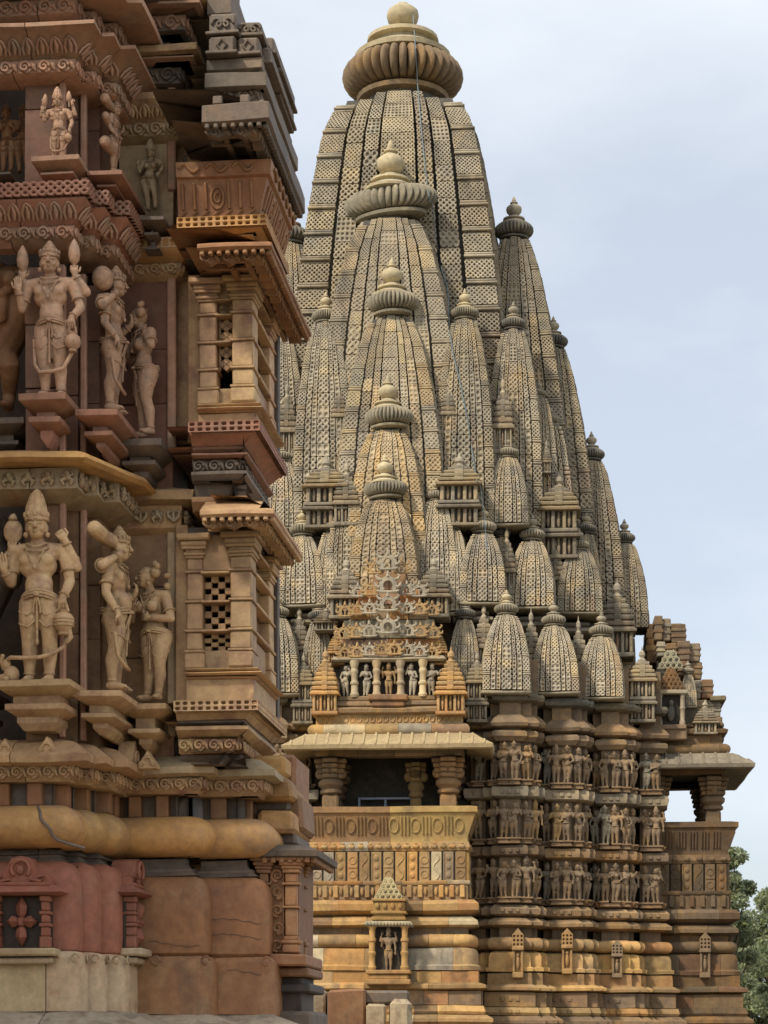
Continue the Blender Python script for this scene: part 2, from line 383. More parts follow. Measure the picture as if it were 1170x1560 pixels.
# ---- shared ribbed disc and finials
def disc_mesh(lobes, n, name, mat):
    b = MB(); pr = []
    pr += [(.60, -.50), (.74, -.46), (.76, -.38), (.66, -.34)]
    b.lathe(pr, n=32)
    ring = []
    for k in range(11):
        a = R(-78 + 156 * k / 10); ring.append((.66 + .34 * math.cos(a), .31 * math.sin(a)))
    b.lathe(ring, n=n, lobes=lobes, ribamp=.2)
    return b.mesh(name, mat, ang=60)
def finial_mesh(name, mat, bud=True, tall=1.0, pot=.4):
    b = MB()
    q = pot / .4
    pr = [(.5, .20), (.74, .26), (.75, .33), (.58, .42), (.46, .48), (.46, .52), (.56, .55), (.55, .61), (.36, .68), (.26, .74), (.19 * q, .79),
          (.27 * q, .83), (.37 * q, .80 + .14 * q), (.40 * q, .80 + .26 * q), (.38 * q, .80 + .38 * q), (.28 * q, .80 + .47 * q), (.16 * q, .80 + .53 * q), (.14 * q, .80 + .57 * q)]
    if bud: pr += [(.20, 1.40), (.19, 1.44), (.10, 1.48), (.11, 1.54), (.08, 1.62), (.03, 1.74)]
    b.lathe([(r, .3 + (z - .3) * tall) for r, z in pr], n=24)
    return b.mesh(name, mat, ang=40)
FIN_TOP = None
DISC_B = disc_mesh(36, 288, 'ribbed_disc_brown', M['rbrown'])
DISC = disc_mesh(36, 288, 'ribbed_disc', M['rdisc']); DISC_S = disc_mesh(24, 144, 'ribbed_disc_small', M['rdisc']); DISC_D = disc_mesh(28, 168, 'ribbed_disc_dark', M['rdark'])
FIN = finial_mesh('finial', M['rcream']); FIN_D = finial_mesh('finial_grey', M['rgrey']); FIN_N = finial_mesh('finial_top', M['rcream'], bud=False, pot=.25)
# ---- curved towers built of carved blocks
def fmap(k, lat, out, z):
    if k == 0: return np.stack([lat, -out, z], -1)
    if k == 1: return np.stack([out, lat, z], -1)
    if k == 2: return np.stack([-lat, out, z], -1)
    return np.stack([-out, -lat, z], -1)
STRIPS = [(-.195, .195, 1.0), (.225, .385, .98), (-.385, -.225, .98), (.415, .605, .96), (-.605, -.415, .96)]
STRIPS_S = [(-.19, .19, 1.0), (.235, .38, .98), (-.38, -.235, .98), (.43, .60, .95), (-.60, -.43, .95)]
def tower_blocks(W, z0, z1, sides, ch, cw, dep=.04, jit=.012, tone=None, strips=None, cell=.125):
    """one MB per carved block: lata courses and the layered corner piers"""
    out = []
    wq = W(z0 + (z1 - z0) * .72); nc = max(2, int(round(wq * .275 / cell)))
    for k in sides:
        for a0, a1, o in (strips or STRIPS):
            ztop = z1 + W(z1) * {1.0: .16, .98: .09, .96: .02}.get(o, -.02); z = z0; tk = None; nx = max(1, int(round(wq * (a1 - a0) / cell)))
            while z < ztop - ch * .25:
                zt = min(z + ch * random.choice((1, 1, 1, 1.5)), ztop); wm = W((z + zt) / 2)
                cwid = wm * (a1 - a0) / nx
                nz = max(1, int(round((zt - z) / cwid * .95)))
                b = MB(); pr = random.uniform(-jit, jit); g = .006
                def P(a, bb, d, a0=a0, a1=a1, o=o, z=z, zt=zt, pr=pr, k=k):
                    zz = z + g + (zt - z - 2 * g) * bb; w = W(zz)
                    return fmap(k, w * (a0 + (a1 - a0) * a), w * o + pr - d, zz)
                if tk is None or random.random() < .38: tk = tone() if tone else rt()
                mo_ = ('gav' if o == 1.0 else 'lace') if nx > 1 and random.random() < .66 else random.choice(('arch', 'lace_b', 'gav', 'round')); ko = random.choice((1, 1, 1, .8)) if nx > 2 else 1
                b.cells(max(1, int(round(nx * ko))), max(1, int(round(nz * ko))), P, dep * random.uniform(.5, 1.15), mo_, tint=tk)
                D = .12 * wm
                for aa in (0.0, 1.0):
                    b.add(P(np.array([aa] * 4), np.array([0, 0, 1., 1]), np.array([0, D, D, 0])), [(0, 1, 2, 3)], tk)
                for bb in (0.0, 1.0):
                    b.add(P(np.array([0, 1., 1, 0]), np.array([bb] * 4), np.array([0, 0, D, D])), [(0, 1, 2, 3)], tk)
                out.append((wm, z, b)); z = zt
    # corner piers
    H = (z1 - z0) * .985; nb = max(4, int(H / (ch * 1.55)))
    corners = sorted({(k, s) for k in sides for s in (-1, 1)})
    seen = set()
    for k, s in corners:
        key = (k + (1 if s > 0 else 0)) % 4
        if key in seen: continue
        seen.add(key)
        for j in range(nb):
            za = z0 + H * j / nb; zb = z0 + H * (j + 1) / nb; zm = za + (zb - za) * .68; w = W((za + zb) / 2)
            b = MB(); tk = tone() if tone else rt()
            lo, hi = .64, .915
            for kk, sgn in ((k, s), ((k + s) % 4, -s)):
                a0, a1 = (lo, hi) if sgn > 0 else (-hi, -lo)
                def P(a, bb, d, a0=a0, a1=a1, kk=kk):
                    zz = za + (zm - za) * bb; ww = W(zz)
                    return fmap(kk, ww * (a0 + (a1 - a0) * a), ww * .92 - d, zz)
                cwid = w * (hi - lo) / nc
                b.cells(nc, max(1, int(round((zm - za) / cwid))), P, dep, 'lace_b' if j % 2 else 'lace', tint=tk)
                b.add(P(np.array([0, 1., 1, 0]), np.array([1.] * 4), np.array([0, 0, .2 * w, .2 * w])), [(0, 1, 2, 3)], tk)
            # thin slabs of the stage, one a little rounded
            sx = {0: (s, -1), 1: (1, s), 2: (-s, 1), 3: (-1, -s)}[k]
            hs = (zb - zm) / 3
            for q in range(3):
                w2 = W(zm + hs * q); e = (-.02, .010, -.004)[q] * w2; c0, c1 = lo * w2 - e * .3, .92 * w2 + e
                b.box(min(sx[0] * c0, sx[0] * c1), max(sx[0] * c0, sx[0] * c1), min(sx[1] * c0, sx[1] * c1), max(sx[1] * c0, sx[1] * c1),
                      zm + hs * q + .004, zm + hs * (q + 1) - hs * .22, hs * .28, tk)
            out.append((w, za, b))
    return out
def curve(w0, w1, z0, z1, p=1.9):
    def f(z):
        t = np.clip((z - z0) / (z1 - z0), 0, 1.03)
        return (w1 + (w0 - w1) * (1 - t ** p)) * (1 - .145 * np.clip((t - .90) / .10, 0, 1.3) ** 2)     # the shoulder rolls in under the disc
    return f
def tower_core(W, z0, z1, f=.84, n=9):
    b = MB(); zs = np.linspace(z0, z1, n)
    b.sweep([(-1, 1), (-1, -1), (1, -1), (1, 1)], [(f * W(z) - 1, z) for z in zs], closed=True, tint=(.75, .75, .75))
    w = W(z1); b.lathe([(w * .86, z1), (w * .80, z1 + w * .08), (w * .62, z1 + w * .12), (w * .60, z1 + w * .5)], n=24)
    return b
BLOCKS_LEFT = [300]
def spire_at(name, u, v, amal_z, r, z0, w0, w1, z1, sides, ch, mat, fin=FIN, disc=DISC, split=True, p=1.9, dep=.035, tone=None, finscale=1.0):
    W = curve(w0, w1, z0, z1, p)
    o = link(name, tower_core(W, z0, z1).mesh(name, M['rdark']), TT, (u, v, 0))
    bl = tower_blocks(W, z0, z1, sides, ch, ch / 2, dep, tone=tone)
    rest = MB()
    bl.sort(key=lambda q: -q[1])
    for w, z, b in bl:
        if split and BLOCKS_LEFT[0] > 0:
            b.build('carved_block', mat, o, ang=0, amp=.010, ws=.11, seed=random.random() * 20); BLOCKS_LEFT[0] -= 1
        else:
            V = np.concatenate(b.v); rest.v.append(V); rest.lv.append(np.concatenate(b.lv) + rest.n); rest.lt += b.lt; rest.t += b.t; rest.n += len(V)
    if rest.v: tag(rest.build('carved_courses', mat, o, ang=0, amp=.010, ws=.11), kind='stuff')
    link('ribbed_disc', disc, o, (0, 0, amal_z), random.random(), (r, r, r * (.86 if name == 'spire' else 1)))
    link('finial', fin, o, (0, 0, amal_z), 0, r * finscale)
    return o
def cool(): return tuple(.5 * .95 + .5 * x for x in rt(.95))
Yc = 62.0
# main spire (front face seen about 2.6 m in front of the axis)
zt = zy(128, 60.1)
W_MAIN = dict(w0=3.25, w1=2.0, z0=zy(905, 58), z1=zt)
main = spire_at('spire', 0, .5, zy(108, 62), 1.70, W_MAIN['z0'], 3.25, 2.0, zt, (0, 1, 3), .47, M['rgrey'], p=2.6, dep=.05, tone=cool, fin=FIN_N, finscale=1.06, disc=DISC_B)
# slender spirelets up the front, the same up the two sides
def stack_front(px, ya, hwa, yb, hwb, v, w1f, ch, mat, p=1.9, tone=None):
    u = RF.u(px, v); Ya = RF.Y(u, v); r = hwa * Ya / FPX; w0 = hwb * Ya / FPX * .97
    amz = zy(ya, Ya); w1 = r * w1f; z1 = amz - r * .66
    return spire_at('spirelet', u, v, amz, r, zy(yb, Ya), w0, w1, z1, (0, 1, 3), ch, mat, p=p, tone=tone)
ST = [(595, 308, 54, 900, 124, -2.35, .98, .40), (597, 464, 41, 930, 92, -3.2, .92, .36), (591, 637, 37, 940, 68, -3.9, .88, .32), (586, 746, 31, 960, 60, -4.5, .92, .28)]
for q, a in enumerate(ST):
    o = stack_front(*a, M['rgrey'], p=3.0, tone=(cool, rt, warm, warm)[q]); o.scale = (1, .62, 1)      # half sunk in the tower behind
    for c in o.children:
        if c.name.startswith(('ribbed', 'finial')): c.scale = (c.scale[0], c.scale[1] / .62, c.scale[2])
def stack_side(px, ya, hwa, yb, hwb, ch, sgn):
    v = 0.0; u = RF.u(px, v); Ya = RF.Y(u, v); r = hwa * Ya / FPX; w0 = hwb * Ya / FPX
    amz = zy(ya, Ya)
    return spire_at('spirelet', u * sgn, v, amz, r, zy(yb, Ya - w0), w0, r * .96, amz - r * .66, (0, 1 if sgn > 0 else 3), ch, M['rgrey'], split=False, p=2.1, disc=DISC_D, fin=FIN_D, tone=cool)
for a in [(783, 352, 30, 960, 100, .40), (843, 521, 22.5, 960, 72, .36), (901, 693, 20.5, 960, 54, .32), (951, 820, 17, 955, 38, .28)]:
    for sgn in (1, -1): stack_side(*a, sgn)
# ---- the many small spirelets: one mesh, copied
def small_spirelet_mesh(name, mat, W, H, ch, tone, dep=.03):
    b = MB(); bl = tower_blocks(W, 0, H, (0, 1, 3), ch, ch / 2, dep, jit=.006, tone=tone, strips=STRIPS_S, cell=.18)
    for w, z, q in bl:
        V = np.concatenate(q.v); b.v.append(V); b.lv.append(np.concatenate(q.lv) + b.n); b.lt += q.lt; b.t += q.t; b.n += len(V)
    c = tower_core(W, 0, H); V = np.concatenate(c.v); b.v.append(V); b.lv.append(np.concatenate(c.lv) + b.n); b.lt += c.lt
    b.t += [x * .5 for x in c.t]; b.n += len(V)
    b.sweep([(-1, 1), (-1, -1), (1, -1), (1, 1)], [(-.1, -.16), (-.02, -.13), (-.02, -.05), (-.1, -.02)], closed=True, tint=(.8, .78, .7))
    return b.mesh(name, mat, ang=0, amp=.012, ws=.15)
SM = [small_spirelet_mesh('small_spirelet', M['rgrey'], curve(1, .43, 0, 2.75, 2.7), 2.75, .36, lambda: tuple(.45 * 1.15 + .65 * x for x in rt()), .06) for _ in range(7)]
def small(px, ya, yb, hwb, v, hwa, k, sgn=1, disc=DISC_S, fin=FIN_D):
    u = RF.u(px, v); Ya = RF.Y(u, v); w = hwb * Ya / FPX; r = hwa * Ya / FPX; vf = Ya - w
    z0 = zy(yb, vf); amz = zy(ya, Ya); H = amz - r * .6 - z0
    o = link('small_spirelet', SM[k % 7], TT, (u * sgn, v, z0), random.uniform(-.05, .05), (w, w, H / 2.75)); o.rotation_euler[1] = random.uniform(-.018, .018)
    ds = link('ribbed_disc', disc, o, (0, 0, (amz - z0) / (H / 2.75)), 0, (r / w, r / w, r / (H / 2.75)))
    link('finial', fin, o, (0, 0, (amz - z0) / (H / 2.75)), 0, (r / w, r / w, r / (H / 2.75) * .9))
    return o
k = 0
ROWS = [  # px, disc y, base y, half width at base, v, half width of the disc
    (770, 928, 1050, 39, -4.75, 19), (845, 945, 1052, 38, -3.85, 19), (915, 961, 1060, 37, -3.0, 19), (707, 935, 1040, 26, -4.5, 17),
    (734, 803, 915, 38, -4.0, 21), (809, 815, 922, 38, -3.2, 20), (881, 831, 930, 37, -2.4, 17),
    (774, 690, 795, 33, -3.2, 17), (708, 478, 800, 50, -2.9, 22), (782, 494, 800, 48, -2.05, 20), (663, 756, 900, 36, -4.0, 17),
    (835, 640, 900, 42, -1.5, 15), (892, 806, 915, 24, -1.3, 16), (765, 812, 900, 24, -3.3, 14), (742, 610, 800, 30, -2.9, 14), (820, 600, 760, 30, -1.9, 13), (650, 600, 800, 30, -3.3, 14), (690, 800, 930, 30, -4.1, 15)]
for a in ROWS:
    if a[3] > 42:
        for sgn in (1, -1):
            px, ya, yb, hw, v, hwa = a; u = RF.u(px, v); Y = RF.Y(u, v); r = hwa * Y / FPX; amz = zy(ya, Y); w0 = hw * Y / FPX
            spire_at('spirelet', u * sgn, v, amz, r, zy(yb, Y - w0), w0, r * .95, amz - r * .66, (0, 1 if sgn > 0 else 3), .34, M['rgrey'], split=False, p=2.7, fin=FIN if ya < 480 else FIN_D, disc=DISC_D if ya > 480 else DISC, tone=cool)
        continue
    for sgn in (1, -1): small(*a, k, sgn, fin=(FIN if a[1] in (803, 928, 478) else FIN_D), disc=(DISC_D if a[0] in (707, 892, 765, 782) else DISC_S)); k += 1
# ---- kiosks with stepped roofs between the spirelets
def kiosk_mesh(name, mat, tiers=5, rooms=1, t0=None):
    b = MB(); z = 0
    rt = lambda k=1.0: tuple(np.array(globals()['rt'](k)) * (1.0 if 'ochre' in name else .72))
    for rm in range(rooms):
        b.box(-.9, .9, -.9, .9, z, z + .12, .03, rt()); z += .12
        b.box(-.5, .5, -.5, .5, z, z + .6, .02, (.5, .5, .5))  # room core tinted darker, so the gaps between posts read as shade
        for sx in (-.74, -.26, .26, .74):
            for sg in (-1, 1): b.box(sx - .08, sx + .08, sg * .72 - .08, sg * .72 + .08, z, z + .6, .03, rt(1.15)); b.box(sg * .72 - .08, sg * .72 + .08, sx - .08, sx + .08, z + .003, z + .597, .03, rt(1.15))
        for sx in (-.48, 0, .48):
            for sg in (-1, 1):
                for mt in (0, 1):
                    p = (sx, sg * .64, z + .3) if mt == 0 else (sg * .64, sx, z + .3)
                    b.ellip(p, (.09, .09, .25), 6, rt(1.1)); b.ellip((p[0], p[1], p[2] + .22), (.07, .07, .08), 6, rt(1.1))
        z += .6
        b.sweep([(-.8, .8), (-.8, -.8), (.8, -.8), (.8, .8)], [(-.1, z - .02), (.2, z), (.22, z + .06), (0, z + .16), (-.2, z + .17)], closed=True, tint=rt()); z += .17
    for q in range(tiers):
        w = .86 * (1 - (q / tiers) ** 1.5 * .75); h = .17
        t = rt()
        b.sweep([(-w, w), (-w, -w), (w, -w), (w, w)], [(-.08, z), (.02, z + .02), (.04, z + h * .5), (-.01, z + h * .72), (-.12, z + h * .8), (-.12, z + h)], closed=True, tint=t)
        b.box(-.2, .2, -w - .06, -w + .1, z, z + h * 1.0, .03, t); b.box(w - .1, w + .06, -.2, .2, z, z + h, .03, t)
        z += h
    b.lathe([(.26, z), (.3, z + .06), (.16, z + .12), (.14, z + .16), (.22, z + .24), (.2, z + .36), (.06, z + .46), (.05, z + .54), (.01, z + .6)], n=14)
    return b.mesh(name, mat, ang=35, amp=.01, ws=.3), z + .6
KG, KGH = kiosk_mesh('kiosk_grey', M['rgrey'], 5, 1); KT, KTH = kiosk_mesh('kiosk_tall', M['rgrey'], 4, 2); KO, KOH = kiosk_mesh('kiosk_ochre', M['rochre'], 6, 1)
def kiosk(px, yt, yb, hw, v, kind='G', sgn=1):
    me, H = {'G': (KG, KGH), 'T': (KT, KTH), 'O': (KO, KOH)}[kind]
    u = RF.u(px, v); Y = RF.Y(u, v); w = hw * Y / FPX; z0 = zy(yb, Y - w); z1 = zy(yt, Y)
    return link('kiosk', me, TT, (u * sgn, v, z0), 0, (w / .95, w / .95, (z1 - z0) / H))
for a in [(700, 690, 800, 33, -3.9, 'T'), (851, 718, 850, 31, -2.4, 'T'), (661, 845, 940, 26, -5.0, 'G'), (940, 880, 1000, 27, -1.7, 'G'),
          (978, 985, 1100, 21, -2.5, 'T'), (727, 990, 1100, 17, -5.0, 'T'), (809, 925, 1040, 16, -3.95, 'G'), (881, 938, 1048, 16, -3.05, 'G'), (737, 915, 1020, 16, -4.5, 'G'), (772, 800, 905, 14, -3.6, 'G'), (846, 815, 915, 14, -2.7, 'G'), (640, 900, 990, 18, -5.2, 'G')]:
    for sgn in (1, -1): kiosk(*a, sgn=sgn)
# little niche shrines carved on the tower flanks
for px, y0, y1, hw, v in [(766, 590, 690, 16, -3.1), (683, 590, 660, 11, -3.5), (832, 690, 720, 8, -2.6)]:
    kiosk(px, y0 - 20, y1, hw, v, 'G'); kiosk(px, y0 - 20, y1, hw, v, 'G', -1)
# ---- solid massing behind the spirelets
def block_mass(name, pts, prof, mat, seg=0, closed=False): 
    return MB().sweep(pts, prof, seg=seg, closed=closed).build(name, mat, TT)
# ================================================================ walls: projecting bays
Yb1 = RF.Y(RF.u(783, -5.0), -5.0)
zb = lambda y: zy(y, Yb1)
BAYS = [(716, 742, -4.6, 'recessed bay beside the near porch'), (745, 820, -5.0, 'first projecting bay right of the near porch'), (826, 897, -4.05, 'second projecting bay right of the near porch'),
        (902, 968, -3.15, 'third projecting bay right of the near porch'), (973, 1008, -2.45, 'last narrow bay beside the far porch')]
COURSES = [  # name, material, closed profile (out, y)
    ('cornice', 'rdark', [(-.3, 1071), (.0, 1070), (.14, 1067), (.17, 1062), (.12, 1057), (-.3, 1056)]),
    ('cornice', 'rbrown', [(-.3, 1112), (.0, 1110), (.17, 1107), (.2, 1102), (.1, 1094), (-.02, 1088), (-.3, 1087)]),
    ('cornice', 'rbrown', [(-.3, 1130), (.06, 1129), (.12, 1124), (.15, 1122), (.15, 1116), (.08, 1113), (-.3, 1113)]),
    ('ring_ledge', 'rbrown', [(-.3, 1197), (.02, 1196), (.08, 1192), (.10, 1189), (-.3, 1188)]),
    ('ring_cornice', 'rgrey', [(-.3, 1217), (.06, 1216), (.15, 1213), (.17, 1205), (.16, 1199), (.08, 1197), (-.3, 1196)]),
    ('ring_ledge', 'rbrown', [(-.3, 1287), (.03, 1286), (.09, 1282), (.11, 1278), (-.3, 1277)]),
    ('ring_cornice', 'rbrown', [(-.3, 1306), (.07, 1305), (.16, 1302), (.18, 1295), (.16, 1289), (.08, 1287), (-.3, 1286)]),
    ('ring_ledge', 'rbrown', [(-.3, 1378), (.05, 1377), (.11, 1373), (.13, 1368), (-.3, 1367)]),
    ('ring_cornice', 'rbrown', [(-.3, 1397), (.1, 1396), (.2, 1393), (.22, 1385), (.12, 1379), (-.3, 1378)]),
    ('ledge', 'rbrown', [(-.3, 1414), (.1, 1413), (.26, 1410), (.27, 1405), (.12, 1399), (-.3, 1398)]),
    ('torus_moulding', 'rochre', [(-.3, 1449)] + [(.13 + .14 * math.cos(a), 1438 + 9.5 * math.sin(a)) for a in np.linspace(1.5, -1.5, 9)] + [(-.3, 1427)]),
    ('pot_moulding', 'rochre', [(-.3, 1480), (.30, 1480), (.31, 1475), (.24, 1473), (.24, 1458), (.2, 1452), (.08, 1449), (-.3, 1449)]),
    ('base_block', 'rochre', [(-.3, 1502), (.28, 1502), (.27, 1483), (.2, 1481), (-.3, 1481)]),
    ('ledge', 'rochre', [(-.3, 1512), (.3, 1511), (.46, 1509), (.47, 1505), (.3, 1500), (-.3, 1499)]),
    ('base_frieze', 'rbrown', [(-.3, 1534), (.36, 1534), (.36, 1512), (-.3, 1512)]),
    ('base_frieze', 'rochre', [(-.3, 1547), (.42, 1547), (.46, 1543), (.42, 1535), (-.3, 1534)]),
    ('ledge', 'rbrown', [(-.3, 1566), (.5, 1565), (.62, 1560), (.62, 1555), (.45, 1548), (-.3, 1547)]),
    ('plinth', 'rbrown', [(-.3, 1690), (.7, 1690), (.68, 1568), (.5, 1566), (-.3, 1566)])]
def mir(pts, sgn): return pts if sgn > 0 else [(-x, y) for x, y in pts[::-1]]
BAYPATH = {}
def bay_path(i, sgn=1):
    p0, p1, v, _ = BAYS[i]
    ua, ub = RF.u(p0, v), RF.u(p1, v); w = ub - ua; st = .26
    if w < .8: pts = [(ua, v + 1.6), (ua, v), (ub, v), (ub, v + 1.6)]
    else: pts = [(ua, v + 1.6), (ua, v + st), (ua + .19 * w, v + st), (ua + .19 * w, v), (ub - .34 * w, v), (ub - .34 * w, v + st * .6), (ub - .12 * w, v + st * .6), (ub - .12 * w, v + st * 1.7), (ub, v + st * 1.7), (ub, v + 1.6)]
    return mir(pts, sgn)
for i in range(5):
    for sgn in (1, -1):
        if sgn < 0 and i > 3: continue
        path = bay_path(i, sgn)
        tw = random.uniform(.9, 1.1)
        MB().sweep(path, [(-.03, zb(1690)), (-.03, zb(1000))], tint=(.85 * tw,) * 3, seg=.3).build('bay_wall', M['rbrown'], TT, amp=.012, ws=.5)
        for q, (nm, mt, pr) in enumerate(COURSES):
            t = tuple(np.array(rt()) * (1.15 if mt == 'rochre' else 1.0)) if i < 4 else rt(.9)
            b = MB().sweep(path, [(o, zb(y)) for o, y in pr], tint=t, seg=.22)
            if nm in ('ring_cornice', 'base_frieze') and sgn > 0:     # small carved beading along the front
                z = zb((pr[1][1] + pr[-2][1]) / 2); off = max(o for o, y in pr)
                for a, c in zip(path[:-1], path[1:]):
                    if a[1] == c[1]:
                        L = c[0] - a[0]; nn = max(1, int(L / .16))
                        for e in range(nn): b.box(a[0] + L * (e + .5) / nn - .05, a[0] + L * (e + .5) / nn + .05, a[1] - off - .025, a[1] - off + .03, z - .05, z + .05, .02, t)
            b.build(nm, M[mt], TT, amp=.016, ws=.45, seed=i * 1.7 + q)
# pedestals and posts between the figures come with the figures; dark back wall ties the bays together
back = []
UL, UR = RF.u(716, -3.4), RF.u(1008, -1.8)
core = MB()
core.sweep([(-RF.u(1000, -1.6), 8), (-RF.u(1000, -1.6), -1.5), (-RF.u(900, -2.4), -1.5), (-RF.u(900, -2.4), -2.4), (-RF.u(826, -3.3), -2.4), (-RF.u(826, -3.3), -3.4), (-RF.u(745, -4.2), -3.4), (-RF.u(745, -4.2), -4.3),
            (RF.u(745, -4.2), -4.3), (RF.u(745, -4.2), -3.4), (RF.u(826, -3.3), -3.4), (RF.u(826, -3.3), -2.4), (RF.u(900, -2.4), -2.4), (RF.u(900, -2.4), -1.5), (RF.u(1000, -1.6), -1.5), (RF.u(1000, -1.6), 8)],
           [(0, 0), (0, zb(1062)), (-.5, zb(1000)), (-.55, zb(930)), (-.9, zb(925)), (-1.0, zb(880))], closed=True, tint=(.8, .8, .8))
core.build('core_wall', M['rbrown'], TT)
# horizontal slab rings between the two rows of spirelets
for y, o in ((1000, .1), (985, -.05), (922, -.05), (932, .05)):
    for sgn in (1, -1):
        pth = mir([(RF.u(690, -4.5), -4.35), (RF.u(748, -4.2), -4.35), (RF.u(748, -4.2), -3.45), (RF.u(828, -3.3), -3.45), (RF.u(828, -3.3), -2.6), (RF.u(902, -2.4), -2.6), (RF.u(902, -2.4), -1.9), (RF.u(962, -1.9), -1.9)], sgn)
        MB().sweep(pth, [(o - .5, zb(y + 8)), (o - .1, zb(y + 8)), (o, zb(y + 4)), (o, zb(y)), (o - .12, zb(y - 3)), (o - .5, zb(y - 3))], seg=.25, tint=rt(1.0)).build('slab_ring', M['rgrey'], TT, amp=.015, ws=.4)
# small niche plaques on the plinth
for px, y0, y1, v, mt in [(789, 1414, 1490, -5.35, 'rochre'), (864, 1414, 1484, -4.4, 'rochre'), (940, 1432, 1490, -3.5, 'rbrown'), (1074, 1420, 1490, -2.35, 'rbrown')]:
    u = RF.u(px, v); Y = RF.Y(u, v); z0, z1 = zy(y1, Y), zy(y0, Y); h = z1 - z0; w = .14
    b = MB(); t = rt(1.1)
    b.box(u - w, u + w, v - .1, v + .3, z0, z0 + h * .12, .02, t); b.box(u - w * .8, u + w * .8, v - .02, v + .3, z0 + h * .12, z0 + h * .55, .02, (.6, .55, .5))
    for s in (-1, 1): b.box(u + s * w * .75 - .03, u + s * w * .75 + .03, v - .08, v, z0 + h * .12, z0 + h * .55, .01, t)
    b.ellip((u, v - .03, z0 + h * .30), (.05, .05, h * .14), 8, t); b.ellip((u, v - .03, z0 + h * .46), (.04, .04, .05), 8, t)
    b.box(u - w * 1.1, u + w * 1.1, v - .13, v + .3, z0 + h * .55, z0 + h * .63, .02, t)
    def P(a, bb, d): return np.stack([u - w + 2 * w * a, v - .1 + d, z0 + h * .63 + h * .25 * bb], -1)
    b.cells(3, 3, P, .05, 'round', t); b.box(u - w * .97, u + w * .97, v - .05, v + .3, z0 + h * .63, z0 + h * .87, .01, t)
    b.add([(u - w * .9, v - .1, z0 + h * .88), (u + w * .9, v - .1, z0 + h * .88), (u, v - .1, z1), (u - w * .9, v + .2, z0 + h * .88), (u + w * .9, v + .2, z0 + h * .88), (u, v + .2, z1)], [(0, 1, 2), (3, 5, 4), (0, 2, 5, 3), (1, 4, 5, 2), (0, 3, 4, 1)], t)
    b.build('niche_plaque', M[mt], TT)
